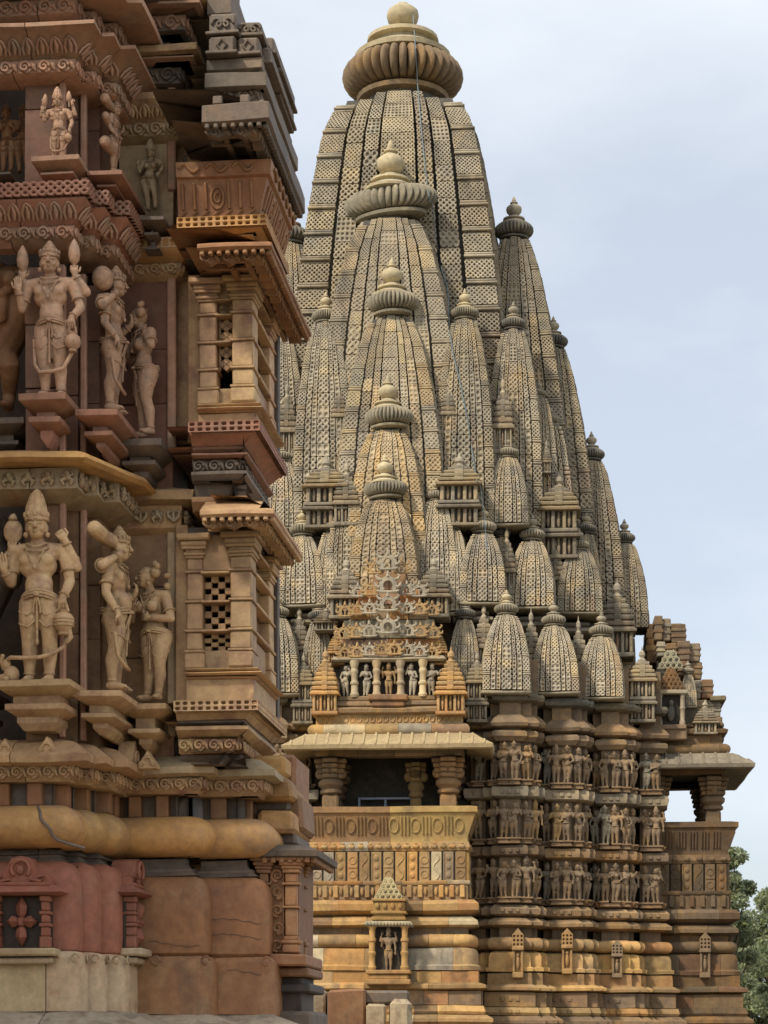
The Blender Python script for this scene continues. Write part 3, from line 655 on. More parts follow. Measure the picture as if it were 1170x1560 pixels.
# ================================================================ porches with balconies
YP = RF.Y(RF.u(592, -6.2), -6.2); zp = lambda y: zy(y, YP)
def porch(u, v, rz, depth, lead):
    o = link('porch', None, TT, (u, v, 0), rz)
    hw = 1.95; U = [(-hw, depth), (-hw, 0), (hw, 0), (hw, depth)]
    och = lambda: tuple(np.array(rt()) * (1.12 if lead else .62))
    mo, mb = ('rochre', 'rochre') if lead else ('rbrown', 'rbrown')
    def sw(nm, pr, mat=None, seg=.25, path=U, rd=0):
        sd = random.random() * 9
        for pc in (cut_path(path, .55, 1.15) if nm != 'panel_backing' else [path]):
            e = random.uniform(-.012, .012); m_ = mat or mo
            if lead and m_ == 'rochre' and random.random() < .22: m_ = random.choice(('rbrown', 'rgrey'))
            MB().sweep(pc, [(a + (e if a > -.1 else 0), zp(y)) for a, y in pr], seg=seg, tint=och(), round_=rd).build(nm, M[m_], o, amp=.016, ws=.5, seed=sd)
    sw('plinth', [(-.3, 1680), (.75, 1680), (.72, 1566), (-.3, 1564)])
    sw('ledge', [(-.3, 1564), (.55, 1563), (.66, 1557), (.66, 1552), (.5, 1546), (-.3, 1545)])
    sw('base_frieze', [(-.3, 1545), (.46, 1545), (.5, 1541), (.44, 1532), (-.3, 1531)])
    sw('base_frieze', [(-.3, 1531), (.38, 1531), (.38, 1510), (-.3, 1509)], 'rbrown')
    sw('ledge', [(-.3, 1510), (.36, 1509), (.50, 1506), (.5, 1501), (.3, 1497), (-.3, 1496)])
    sw('base_block', [(-.3, 1499), (.30, 1499), (.3, 1480), (-.3, 1479)])
    sw('pot_moulding', [(-.3, 1480), (.34, 1479), (.35, 1473), (.28, 1470), (.28, 1453), (.24, 1447), (.12, 1444), (-.3, 1444)], rd=.12)
    sw('torus_moulding', [(-.3, 1446)] + [(.12 + .16 * math.cos(a), 1434 + 10 * math.sin(a)) for a in np.linspace(1.5, -1.5, 9)] + [(-.3, 1422)], rd=.14)
    sw('recess_frieze', [(-.3, 1426), (.02, 1426), (.02, 1410), (-.3, 1410)], 'rbrown')
    sw('ledge', [(-.3, 1414), (.1, 1413), (.28, 1410), (.28, 1404), (.1, 1396), (-.3, 1395)])
    sw('cornice', [(-.3, 1396), (.05, 1395), (.2, 1391), (.30, 1388), (.31, 1378), (.2, 1372), (-.3, 1370)])
    sw('niche_band', [(-.3, 1371), (.03, 1371), (.03, 1345), (-.3, 1345)], 'rbrown')
    # posts on the niche band
    b = MB(); za, zc = zp(1368), zp(1349)
    for k in range(15):
        x = -hw + .1 + (2 * hw - .2) * k / 14; b.box(x - .06, x + .06, -.1, .02, za, zc, .02, och())
        if k < 14: b.ellip((x + .13, -.05, (za + zc) / 2), (.05, .04, .11), 6, och())
    for k in range(8):
        for s in (-1, 1):
            y = .1 + (depth - .2) * k / 7; b.box(s * hw - (.1 if s < 0 else -.02), s * hw + (.1 if s > 0 else .02), y - .06, y + .06, za, zc, .02, och())
    b.build('niche_posts', M[mb], o)
    sw('string_course', [(-.3, 1349), (.06, 1348), (.09, 1345), (.09, 1342), (-.3, 1341)])
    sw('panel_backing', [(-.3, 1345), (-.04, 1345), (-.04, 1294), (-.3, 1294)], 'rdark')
    # upright carved panels, each a slab with a relief
    z0, z1 = zp(1343), zp(1298)
    spots = [(0, -hw + 2 * hw * (k + .5) / 13, 2 * hw / 13) for k in range(13)]
    nd = max(3, int(depth / .3))
    for s in (1, -1): spots += [(s, depth * (k + .5) / nd, depth / nd) for k in range(nd)]
    for q, (sd, c, wd) in enumerate(spots):
        b = MB(); t = och(); h = wd * .5 - .022
        if sd == 0: mp = lambda P: P + np.array([c, 0, 0])
        elif sd > 0: mp = lambda P: np.column_stack([hw - P[:, 1], P[:, 0] + c, P[:, 2]])
        else: mp = lambda P: np.column_stack([-hw + P[:, 1], -P[:, 0] + c, P[:, 2]])
        b.box(-h, h, -.05, .1, z0, z1, .012, t)
        zz = (z0 + z1) / 2; H = z1 - z0
        if q % 3 == 0:
            for e in (.24, .72): b.tube([(h * .7 * math.cos(a), -.055, z0 + H * e + h * .7 * math.sin(a)) for a in np.linspace(0, 6.28, 13)], .016, 5, t, cap=False)
            b.box(-h * .9, h * .9, -.07, -.04, z0 + H * .46, z0 + H * .50, .01, t)
        elif q % 3 == 1:
            b.tube([(h * .55 * math.sin(a * 1.5), -.055, z0 + H * (.06 + .88 * a / 6.28)) for a in np.linspace(0, 6.28, 19)], .02, 5, t)
        else:
            for e in (.2, .5, .8): b.ellip((0, -.05, z0 + H * e), (h * .6, .03, H * .12), 8, t)
            for s2 in (-1, 1): b.box(s2 * h * .85 - .012, s2 * h * .85 + .012, -.068, -.04, z0 + .03, z1 - .03, .006, t)
        b.v = [mp(x) for x in b.v]
        b.build('carved_panel', M[random.choice((mb, mb, 'rbrown', 'rgrey')) if lead else mb], o)
    sw('scallop_frieze', [(-.3, 1297), (.04, 1297), (.08, 1292), (.05, 1283), (-.3, 1281)])
    b = MB()
    for k in range(17):
        x = -hw + 2 * hw * (k + .5) / 17; b.ellip((x, -.08, zp(1290)), (.09, .04, .06), 8, och()); b.ellip((x, -.09, zp(1286)), (.05, .03, .03), 6, och())
    for s in (-1, 1):
        for k in range(7): b.ellip((s * (hw + .08), .1 + (depth - .2) * k / 6, zp(1290)), (.04, .09, .06), 8, och())
    tag(b.build('scallop_ornament', M[mb], o), kind='stuff')
    # leaning seat back, an older stone left and a newer stone right
    seatp = [(-.3, 1284), (-.02, 1284), (.02, 1279), (.02, 1275), (.22, 1240), (.26, 1238), (.26, 1231), (.1, 1229), (-.1, 1229), (-.12, 1284)]
    seatp = [(-.12, 1284), (.02, 1283), (.02, 1276), (.22, 1241), (.27, 1239), (.27, 1231), (.08, 1229)]
    ha = [(-hw, depth), (-hw, 0), (.05, 0)]; hb = [(.054, 0), (hw, 0), (hw, depth)]
    for q, pth in enumerate((ha, hb)):
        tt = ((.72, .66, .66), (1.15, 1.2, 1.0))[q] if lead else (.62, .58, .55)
        b = MB().sweep(pth, [(a, zp(y)) for a, y in seatp], tint=tt, seg=.3)
        b.build('seat_back', M[mb], o, amp=.01, ws=.6)
    b = MB(); za, zc = zp(1276), zp(1241)
    for k in range(14):
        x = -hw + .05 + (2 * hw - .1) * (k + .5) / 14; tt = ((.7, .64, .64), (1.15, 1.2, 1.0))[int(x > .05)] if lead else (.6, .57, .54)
        y0 = lambda e: -.02 - .2 * e - .015
        if k % 2 == 0:
            for dx in (-.09, 0, .09): b.tube([(x + dx, y0(.12), za + (zc - za) * .12), (x + dx, y0(.88), za + (zc - za) * .88)], .02, 5, tt)
        else: b.tube([(x + .11 * math.cos(a), y0(.5 + .3 * math.sin(a)), za + (zc - za) * (.5 + .3 * math.sin(a))) for a in np.linspace(0, 6.28, 15)], .018, 5, tt, cap=False)
    for s in (-1, 1):
        for k in range(6):
            y = .15 + (depth - .3) * (k + .5) / 6
            for dy in (-.08, 0, .08): b.tube([(s * (hw + .035 + .2 * e), y + dy, za + (zc - za) * e) for e in (.12, .88)], .02, 5, (.62, .58, .55))
    tag(b.build('seat_back_relief', M[mb], o), kind='stuff')
    MB().box(-hw, hw, 0, depth + .6, zp(1284), zp(1279), .01, (.6, .55, .5)).build('balcony_floor', M['rbrown'], o)
    # pillars
    def pillar(x, y, t, w=.24):
        b = MB(); zb0, zt0 = zp(1280), zp(1150); H = zt0 - zb0
        b.box(x - w, x + w, y - w, y + w, zb0, zb0 + H * .10, .03, t); b.box(x - w * .85, x + w * .85, y - w * .85, y + w * .85, zb0 + H * .1, zb0 + H * .55, .05, t)
        b.lathe([(w * .9, zb0 + H * .55), (w * 1.15, zb0 + H * .57), (w * 1.15, zb0 + H * .60), (w * .95, zb0 + H * .62), (w * 1.3, zb0 + H * .66), (w * 1.35, zb0 + H * .70), (w * 1.1, zb0 + H * .73), (w * 1.0, zb0 + H * .74)], (x, y, 0), 20, t)
        for k in range(4):
            q = (.5, .62, .8, 1.0)[k]; b.box(x - w * (1 + q * .7), x + w * (1 + q * .7), y - w * .8, y + w * .8, zb0 + H * (.74 + .06 * k), zb0 + H * (.795 + .06 * k), .04, t)
            b.box(x - w * .8, x + w * .8, y - w * (1 + q * .7), y + w * (1 + q * .7), zb0 + H * (.742 + .06 * k), zb0 + H * (.793 + .06 * k), .04, t)
        for s in (-1, 1):
            b.ellip((x + s * w * 1.1, y, zb0 + H * .80), (.14, .12, .14), 8, t); b.ellip((x, y - w, zb0 + H * .84), (.16, .12, .16), 8, t)
        b.build('pillar', M['rbrown'], o, amp=.01, ws=.3)
    px_ = hw * .76
    for x in (-px_, px_): 
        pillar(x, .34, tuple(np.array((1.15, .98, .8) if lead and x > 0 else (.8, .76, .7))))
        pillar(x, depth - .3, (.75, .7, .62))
    if lead: pillar(.62, 1.15, (1.15, 1.05, .75), .16)
    sw('beam', [(-.55, 1151), (-.12, 1151), (-.08, 1147), (-.08, 1136), (-.5, 1134)], 'rbrown')
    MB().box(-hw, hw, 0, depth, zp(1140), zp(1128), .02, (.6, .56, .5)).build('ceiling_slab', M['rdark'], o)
    # sloping eave with ribs
    ev = MB().sweep(U, [(-.3, zp(1140)), (.1, zp(1140)), (.60, zp(1147)), (.66, zp(1145)), (.68, zp(1139)), (.14, zp(1119)), (-.3, zp(1119))], seg=.3, tint=(.92, .84, .72) if lead else (.62, .6, .58))
    ev.build('eave', M['rcream'] if lead else M['rgrey'], o, amp=.014, ws=.5)
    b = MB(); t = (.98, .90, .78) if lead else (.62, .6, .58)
    for k in range(17):
        x = -hw - .45 + (2 * hw + .9) * k / 16; f = min(1, max(0, (abs(x) - hw) / .6))
        b.tube([(x, -.12 - .5 * f, zp(1119 + 18 * f) + .015), (x, -.66, zp(1139) + .01)], .035, 5, t)
    for s in (-1, 1):
        for k in range(7):
            y = depth * k / 6.5; b.tube([(s * (hw + .12), y, zp(1119) + .015), (s * (hw + .66), y, zp(1139) + .01)], .035, 5, t)
    b.build('eave_ribs', M['rcream'] if lead else M['rgrey'], o)
    sw('roll_moulding', [(-.4, 1121)] + [(-.10 + .18 * math.cos(a), 1112 + 10 * math.sin(a)) for a in np.linspace(1.5, -1.5, 9)] + [(-.4, 1102)], 'rochre' if lead else 'rbrown')
    sw('carved_band', [(-.4, 1103), (-.12, 1103), (-.12, 1087), (-.4, 1087)], 'rochre' if lead else 'rbrown')
    b = MB()
    for k in range(22):
        x = -hw + .2 + (2 * hw - .4) * k / 21
        b.tube([(x + .06 * math.cos(a), .11, zp(1095) + .07 * math.sin(a)) for a in np.linspace(0, 6.28, 9)], .018, 4, och(), cap=False)
    tag(b.build('band_scrolls', M[mb], o), kind='stuff')
    sw('band_ledge', [(-.4, 1088), (-.12, 1088), (.0, 1085), (.02, 1080), (-.1, 1076), (-.4, 1075)], 'rbrown')
    sw('band_ledge', [(-.5, 1077), (-.2, 1077), (-.08, 1073), (-.08, 1070), (-.2, 1066), (-.5, 1066)], 'rbrown')
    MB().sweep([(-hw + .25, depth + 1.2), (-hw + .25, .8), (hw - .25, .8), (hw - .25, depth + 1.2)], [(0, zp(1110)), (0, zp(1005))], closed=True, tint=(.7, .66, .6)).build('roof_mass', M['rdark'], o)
    return o
uP = RF.u(592, -6.2)
P1 = porch(uP, -6.2, 0, 1.9, True)
uR = RF.u(1108, -1.95)
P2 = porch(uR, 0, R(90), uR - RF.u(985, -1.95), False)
# near porch: back wall with interior shade put into its tint, steel window frame
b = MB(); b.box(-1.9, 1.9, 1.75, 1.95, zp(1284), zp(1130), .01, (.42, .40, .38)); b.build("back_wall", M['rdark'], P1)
b = MB()
x0, x1 = (540 - 592) * YP / FPX, (622 - 592) * YP / FPX
for x in (x0, (x0 + x1) / 2, x1): b.box(x - .03, x + .03, 1.5, 1.56, zp(1278), zp(1206) + .03, .005)
for y in (1206, 1245): b.box(x0, x1, 1.49, 1.55, zp(y) - .03, zp(y) + .03, .005)
b.build('window_frame', M['steel'], P1)
# ---------------------------------------------------------------- niche shrine on the plinth of the near porch
nv = -6.95; nu = RF.u(592, nv); NY = RF.Y(nu, nv); zn = lambda y: zy(y, NY); npx = NY / FPX
NS = link('niche_shrine', None, TT, (nu, nv, 0))
def nb(f, nm, mat='rochre', amp=.008):
    b = MB(); f(b); return b.build(nm, M[mat], NS, amp=amp, ws=.3)
nb(lambda b: (b.box(-.55, .55, -.25, .6, zn(1500), zn(1492), .02, (1, .9, .8)), b.box(-.48, .48, -.2, .6, zn(1492), zn(1484), .02, (1.1, 1, .8)), b.box(-.55, .55, -.26, .6, zn(1484), zn(1478), .02, (1.1, 1, .85))), 'niche_base')
for s in (-1, 1):
    nb(lambda b: b.lathe([(.09, zn(1478)), (.11, zn(1474)), (.08, zn(1470)), (.08, zn(1456)), (.1, zn(1454)), (.1, zn(1451)), (.075, zn(1449)), (.075, zn(1436)), (.1, zn(1434)), (.1, zn(1431)), (.07, zn(1428)), (.08, zn(1416)), (.12, zn(1412))], (s * .40, -.08, 0), 14, (1.1, 1, .82)), 'colonette')
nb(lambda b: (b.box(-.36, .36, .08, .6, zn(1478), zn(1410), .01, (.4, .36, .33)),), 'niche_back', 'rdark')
nb(lambda b: (b.sweep([(-.45, .6), (-.45, -.05), (.45, -.05), (.45, .6)], [(-.2, zn(1412)), (.12, zn(1412)), (.16, zn(1409)), (.10, zn(1404)), (-.2, zn(1402))], closed=True, tint=(.95, .95, .85)),
              [b.ellip((x, -.2, zn(1408)), (.035, .05, .05), 6, (.9, .9, .8)) for x in np.linspace(-.52, .52, 14)]), 'niche_eave', 'rgrey')
nb(lambda b: (b.box(-.42, .42, -.02, .6, zn(1402), zn(1396), .02, (1, .95, .75)), b.box(-.38, .38, -.0, .6, zn(1396), zn(1372), .03, (1, .95, .72)), b.box(-.44, .44, -.06, .6, zn(1392), zn(1388), .02, (1, .95, .72)),
              [b.ellip((x, -.02, zn(1380)), (.06, .05, .08), 8, (1.05, 1, .75)) for x in np.linspace(-.28, .28, 4)], b.box(-.42, .42, -.05, .6, zn(1373), zn(1369), .02, (1.05, 1, .8))), 'niche_attic')
def crest(b, w, z0, z1, y, t, rows=4):
    h = z1 - z0
    for k in range(rows):
        n = rows + 1 - k
        for q in range(n):
            x = (q - (n - 1) / 2) * w * 1.75 / (rows + 1); zc = z0 + h * (k + .5) / rows * .92; r = w / (rows + 1) * .78
            b.tube([(x + r * math.cos(a), y, zc + r * 1.05 * math.sin(a)) for a in np.linspace(0, 6.28, 11)], r * .28, 5, t, cap=False)
            b.ellip((x, y, zc + r * 1.3), (r * .3, r * .3, r * .5), 5, t)
    b.add([(-w, y + .06, z0), (w, y + .06, z0), (w * .2, y + .06, z1), (-w * .2, y + .06, z1), (-w, y + .3, z0), (w, y + .3, z0), (w * .2, y + .3, z1), (-w * .2, y + .3, z1)],
          [(0, 1, 2, 3), (0, 3, 7, 4), (1, 5, 6, 2), (3, 2, 6, 7)], tuple(np.array(t) * .9))
nb(lambda b: crest(b, .38, zn(1370), zn(1336), -.02, (1.1, 1.08, .92)), 'niche_crest', 'rcream')
# ---------------------------------------------------------------- upper shrine and pierced pediment over the near porch
uv = -5.9; UY = RF.Y(uP, uv); zu = lambda y: zy(y, UY); upx = UY / FPX
US = link('upper_shrine', None, TT, (RF.u(592, uv), uv, 0))
def ub(f, nm, mat='rbrown', amp=.01):
    b = MB(); f(b); return b.build(nm, M[mat], US, amp=amp, ws=.35)
ub(lambda b: (b.box(-1.35, 1.35, -.1, 1.2, zu(1077), zu(1068), .03, (1, .9, .8)), b.box(-.42, .42, -.3, .5, zu(1079), zu(1070), .03, (1, .8, .7)), b.box(-.5, .5, -.36, .5, zu(1070), zu(1061), .03, (1.1, .9, .8)), b.box(-1.3, 1.3, -.05, 1.2, zu(1068), zu(1060), .03, (1, .95, .8))), 'shrine_base')
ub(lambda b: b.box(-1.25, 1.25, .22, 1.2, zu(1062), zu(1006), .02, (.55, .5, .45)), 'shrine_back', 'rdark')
for x in (-.86, -.30, .30, .86):
    ub(lambda b: b.lathe([(.10, zu(1062)), (.12, zu(1058)), (.09, zu(1054)), (.085, zu(1044)), (.11, zu(1042)), (.11, zu(1039)), (.08, zu(1037)), (.08, zu(1026)), (.1, zu(1024)), (.1, zu(1021)), (.08, zu(1018)), (.12, zu(1010)), (.13, zu(1006))], (x, .0, 0), 12, rt(1.15)), 'colonette', 'rgrey')
ub(lambda b: (b.sweep([(-1.28, .9), (-1.28, .05), (1.28, .05), (1.28, .9)], [(-.3, zu(1007)), (.10, zu(1008)), (.16, zu(1005)), (.1, zu(1000)), (-.3, zu(998))], closed=True, tint=(.95, .9, .8), seg=.2)), 'shrine_eave', 'rgrey')
# tapering wall of coloured blocks behind the pierced arches
for y0, y1, w, t in [(999, 972, 1.25, (1.1, .8, .7)), (971, 943, 1.15, (.9, .88, .8)), (942, 920, .98, (1.1, .9, .7)), (919, 897, .78, (1.2, .85, .7)), (896, 868, .42, (1.15, .8, .6))]:
    nbk = 4 if w > .9 else (3 if w > .6 else 2)
    for k in range(nbk):
        xa = -w + 2 * w * k / nbk; xb = -w + 2 * w * (k + 1) / nbk
        tt = tuple(np.array(t) * random.uniform(.8, 1.15))
        ub(lambda b: b.box(xa + .006, xb - .006, .14 + (0.10 if y0 < 900 else .0), 1.3, zu(y0), zu(y1), .015, tt), 'pediment_block', 'rochre' if random.random() < .3 else 'rgrey')
def arch_mesh(nm, mat, big):
    b = MB()
    outer = [(.98 * math.cos(a), .98 * math.sin(a) * 1.05) for a in np.linspace(R(-40), R(220), 15)]
    inner = [(.52 * math.cos(a), .52 * math.sin(a) * 1.05) for a in np.linspace(R(-48), R(228), 15)]
    V = [(x, y, z) for y in (0, .35) for pts in (outer, inner) for x, z in pts]
    n = 15; F = []
    for i in range(n - 1):
        F += [(i, i + 1, n + i + 1, n + i), (2 * n + i + 1, 2 * n + i, 3 * n + i, 3 * n + i + 1), (i + 1, i, 2 * n + i, 2 * n + i + 1), (n + i, n + i + 1, 3 * n + i + 1, 3 * n + i)]
    F += [(0, n, 3 * n, 2 * n), (n - 1, 3 * n - 1, 4 * n - 1, 2 * n - 1)]
    b.add(V, F)
    b.tube([(-1.15, .1, -.55), (-.9, .1, -.68), (0, .1, -.72), (.9, .1, -.68), (1.15, .1, -.55)], .17, 6)
    for s in (-1, 1):
        b.tube([(s * .75, .1, .6), (s * 1.1, .1, .75), (s * 1.3, .1, 1.05), (s * 1.05, .1, 1.2)], [.2, .18, .15, .08], 6)
        b.tube([(s * .95, .1, -.2), (s * 1.35, .1, 0), (s * 1.4, .1, .35)], [.2, .18, .08], 6)
    b.tube([(0, .1, .95), (0, .1, 1.3), (0, .1, 1.6)], [.24, .2, .06], 6)
    if not big:
        b.tube([(0, .12, -.6), (0, .12, .1)], .1, 6); b.tube([(-.4, .12, .35), (0, .12, .05), (.4, .12, .35)], .09, 6)
    return b.mesh(nm, mat, ang=40)
AR = [arch_mesh('pierced_arch', M['rgrey'], 0), arch_mesh('pierced_arch_ochre', M['rochre'], 0), arch_mesh('pierced_arch_open', M['rgrey'], 1)]
for y, hwp, n, r, big in [(990, 76, 8, 9.5, 0), (960, 78, 8, 10, 13), (926, 76, 8, 9.5, 13), (897, 56, 6, 10, 14), (863, 30, 3, 10, 13)]:
    for k in range(n):
        x = (-hwp + 2 * hwp * (k + .5) / n)
        if big and abs(x) < big * .9: continue
        e = abs(x) / hwp
        link('pierced_arch', AR[random.choice((0, 1, 1))], US, (x * upx, -.16 + .10 * e + random.uniform(-.02, .02), zu(y + 6 * e)), random.uniform(-.06, .06), r * upx * random.uniform(.92, 1.08))
    if big: link('pierced_arch', AR[2], US, (0, -.28, zu(y - 2)), 0, big * upx)
# corner kiosks of the upper shrine
for px, yt, yb, hw, v, kd in [(496, 985, 1088, 21, -6.0, 'O'), (687, 985, 1088, 24, -6.0, 'O'), (513, 955, 1012, 14, -5.6, 'O'), (668, 955, 1012, 14, -5.6, 'O'), (497, 925, 960, 18, -5.0, 'G'), (528, 700, 800, 20, -4.2, 'G'), (503, 700, 800, 22, -3.7, 'T')]:
    kiosk(px, yt, yb, hw, v, kd)
# ---------------------------------------------------------------- stepped broken stones and niche over the far porch
fv = -1.9
def fz(y, v=fv): return zy(y, RF.Y(RF.u(1040, v), v))
STEPS = [(996, 1010, 938, 975, -1.2), (1009, 1023, 942, 976, -1.1), (1023, 1045, 950, 980, -1.25), (1000, 1014, 977, 1000, -1.3), (1014, 1032, 980, 1004, -1.35), (1031, 1052, 976, 1006, -1.3), (1045, 1067, 980, 1008, -1.15), (1033, 1050, 1007, 1030, -1.35), (1050, 1070, 1009, 1035, -1.1),
         (1068, 1087, 1035, 1064, -1.1), (1046, 1068, 1036, 1064, -1.2), (1078, 1098, 1066, 1092, -1.0), (1060, 1078, 1066, 1096, -1.3), (1085, 1101, 1092, 1128, -1.1), (1000, 1060, 1004, 1066, -.8), (1000, 1082, 1062, 1140, -.7), (985, 1040, 950, 1010, -.6)]
FP = link('stepped_roof', None, TT, (0, 0, 0))
for a, c, y0, y1, v in STEPS:
    ua, uc = RF.u(a, v), RF.u(c, v); Y = RF.Y(ua, v)
    b = MB(); b.box(ua + .01, uc - .01, v, 1.4, zy(y1, Y), zy(y0, Y), .025, tuple(q * .85 for q in rt(.95)))
    for q in (.3, .62): b.box(ua - .012, uc + .012, v - .025, 1.4, zy(y1, Y) + (zy(y0, Y) - zy(y1, Y)) * q, zy(y1, Y) + (zy(y0, Y) - zy(y1, Y)) * (q + .14), .012, rt(.8))
    b.build('roof_stone', M['rbrown'] if random.random() < .6 else M['rgrey'], FP, amp=.012, ws=.28, seed=a)
for px, y0, y1, w in [(1095, 1062, 1070, 14), (1092, 1124, 1132, 14)]:
    ua = RF.u(px, -1.2); MB().box(ua - .22, ua + .2, -1.2, 1.2, zy(y1, 60.5), zy(y0, 60.5), .03, rt(.8)).build('roof_slab', M['rdark'], FP, amp=.01)
nv2 = -2.05; nu2 = RF.u(1022, nv2); Y2 = RF.Y(nu2, nv2); z2 = lambda y: zy(y, Y2)
FN = link('niche_shrine', None, TT, (nu2, nv2, 0))
def fb(f, nm, mat='rbrown'):
    b = MB(); f(b); return b.build(nm, M[mat], FN, amp=.008, ws=.3)
fb(lambda b: (b.box(-.42, .42, -.12, .8, z2(1128), z2(1108), .03, (.9, .85, .8)), b.box(-.40, .40, -.18, .8, z2(1112), z2(1105), .02, (1, .95, .9))), 'niche_base')
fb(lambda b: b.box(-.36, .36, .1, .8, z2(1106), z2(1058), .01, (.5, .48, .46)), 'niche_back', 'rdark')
for s in (-1, 1): fb(lambda b: b.lathe([(.075, z2(1106)), (.08, z2(1100)), (.06, z2(1097)), (.06, z2(1082)), (.08, z2(1080)), (.06, z2(1076)), (.06, z2(1064)), (.09, z2(1058))], (s * .3, -.04, 0), 10, (1.1, 1.05, 1)), 'colonette', 'rgrey')
fb(lambda b: (b.box(-.45, .45, -.16, .8, z2(1058), z2(1052), .02, (1, 1, .95))), 'niche_eave', 'rgrey')
fb(lambda b: (crest(b, .40, z2(1052), z2(1016), -.06, (1.0, .85, .7), 5)), 'niche_crest', 'rbrown')
fb(lambda b: (crest(b, .36, z2(1018), z2(990), .0, (1.0, 1.05, .95), 3)), 'niche_crest', 'rgrey')
fb(lambda b: (b.ellip((0, .02, z2(1086)), (.11, .07, .22), 8, (.8, .8, .8)), b.ellip((0, 0, z2(1071)), (.07, .06, .09), 8, (.8, .8, .8))), 'seated_figure', 'rdark')
kiosk(1074, 1066, 1118, 19, -1.7, 'G'); small(1049, 1022, 1075, 13, -1.6, 10, 1)
for sgn in (-1, 1): pass
# ================================================================ the near temple: stepped bays, mouldings, balconies
NT = tag(link('near_temple', None, loc=(*LF.o, 0), rz=-LF.a), 'red and tan sandstone temple wall with statue tiers and latticed balconies, close at the left', 'temple')
lu = LF.u
def lz(y, px, v): return LF.z(y, px, v)
def steps(spec, vend, start):
    """stepped plan: (right edge pixel, depth) of each face"""
    pts = [(start, spec[0][1])]
    for q, (px, v) in enumerate(spec):
        u = lu(px, v); pts.append((u, v)); pts.append((u, spec[q + 1][1] if q + 1 < len(spec) else vend))
    return pts
U0 = lu(-170, .05)
PA = steps([(100, .05), (130, .20), (163, .35)], .95, U0)
uA = lu(163, .35)
PB = steps([(300, .70)], .84, uA - .02); uB = lu(300, .70)
PC = steps([(392, .84)], 1.40, uB - .02)
PW = steps([(264, .72)], 1.02, uA - .02)
YA, YB, YW = LF.Y(lu(60, 0), 0), LF.Y(lu(250, .65), .65), LF.Y(lu(230, .65), .65)
za_ = lambda y: LF.zy(y, YA)
zb_ = lambda y: LF.zy(y, YB)
zw_ = lambda y: LF.zy(y, YW)
def lt(k=1.0):
    j = random.uniform(.9, 1.1) * k; return (j * random.uniform(.96, 1.05), j, j * random.uniform(.93, 1.04))
SEED = [0]; CA_REF = [None]
def lsw(nm, path, pr, zf, mat, t=None, rd=0, seg=.07, amp=.005, parent=None, closed=False, ang=35):
    SEED[0] += 1.37
    if path is PA or path is CA_REF[0]:                    # two stones meet somewhere along the long front face
        us = lu(random.uniform(12, 84), .05)
        MB().sweep([path[0], (us, .05)], [(o, zf(y)) for o, y in pr], seg=seg, tint=t or lt()).build(nm, M[mat], parent or NT, amp=amp, ws=.16, seed=SEED[0], ang=ang)
        path = [(us + .004, .05)] + list(path[1:])
    return MB().sweep(path, [(o, zf(y)) for o, y in pr], seg=seg, tint=t or lt(), round_=rd, closed=closed).build(nm, M[mat], parent or NT, amp=amp, ws=.16, seed=SEED[0], ang=ang)
def arc(o, y, ro, ry, n=9, a0=1.5, a1=-1.5): return [(o + ro * math.cos(a), y + ry * math.sin(a)) for a in np.linspace(a0, a1, n)]
def seglist(path, out):
    """(start, direction, length, normal) of each face of a stepped plan moved out"""
    r = []; P = [np.array(p) for p in path]; n = len(P)
    D = [(P[i + 1] - P[i]) / np.linalg.norm(P[i + 1] - P[i]) for i in range(n - 1)]
    N = [np.array([d[1], -d[0]]) for d in D]; Q = []
    for i in range(n):
        a, b = N[max(i - 1, 0)], N[min(i, n - 2)]; Q.append(P[i] + out * (a + b) / max(1 + a @ b, .2))
    for i in range(n - 1):
        L = (Q[i + 1] - Q[i]) @ D[i]
        if L > .02: r.append((Q[i], D[i], L, N[i]))
    return r
def row(nm, path, out, y, zf, step, fn, mat, stuff=True, parent=None, t=None, faces=None):
    b = MB(); z = zf(y) if zf else y
    for q, (p, d, L, n) in enumerate(seglist(path, out)):
        if faces is not None and q not in faces: continue
        k = max(1, int(round(L / step)))
        for e in range(k):
            c = p + d * L * (e + .5) / k
            fn(b, np.array([c[0], c[1], z]), np.array([d[0], d[1], 0]), np.array([n[0], n[1], 0]), L / k, t or lt())
    o = b.build(nm, M[mat], parent or NT)
    if stuff and o: tag(o, kind='stuff')
    return o
def frame(c, d, n): return lambda a, e, h: c + d * a + n * e + np.array([0, 0, h])
def f_scroll(h=.045):
    """a curling leaf: a spiral rib on a lobed tongue"""
    def fn(b, c, d, n, w, t):
        g = frame(c, d, n); r = min(w * .36, h)
        th = np.linspace(0, 9.2, 15); pts = [g(-w * .12 + r * (1 - a / 10.5) * math.cos(a), .006, r * (1 - a / 10.5) * math.sin(a)) for a in th]
        b.tube(pts, np.linspace(.011, .006, 15), 5, t)
        b.tube([g(w * .2, .004, h * .8), g(w * .36, .008, .0), g(w * .46, .004, -h * .7)], [.008, .012, .005], 5, t)
        pp = [g(x, e, z) for e in (0.002, -.05) for x, z in ((-w * .5, h), (w * .5, h), (w * .48, h * .1), (w * .25, -h * .5), (0, -h * 1.05), (-w * .3, -h * .6), (-w * .48, 0))]
        b.add(pp, [(6, 5, 4, 3, 2, 1, 0), (0, 1, 8, 7), (1, 2, 9, 8), (2, 3, 10, 9), (3, 4, 11, 10), (4, 5, 12, 11), (5, 6, 13, 12), (6, 0, 7, 13)], tuple(np.array(t) * .92))
    return fn
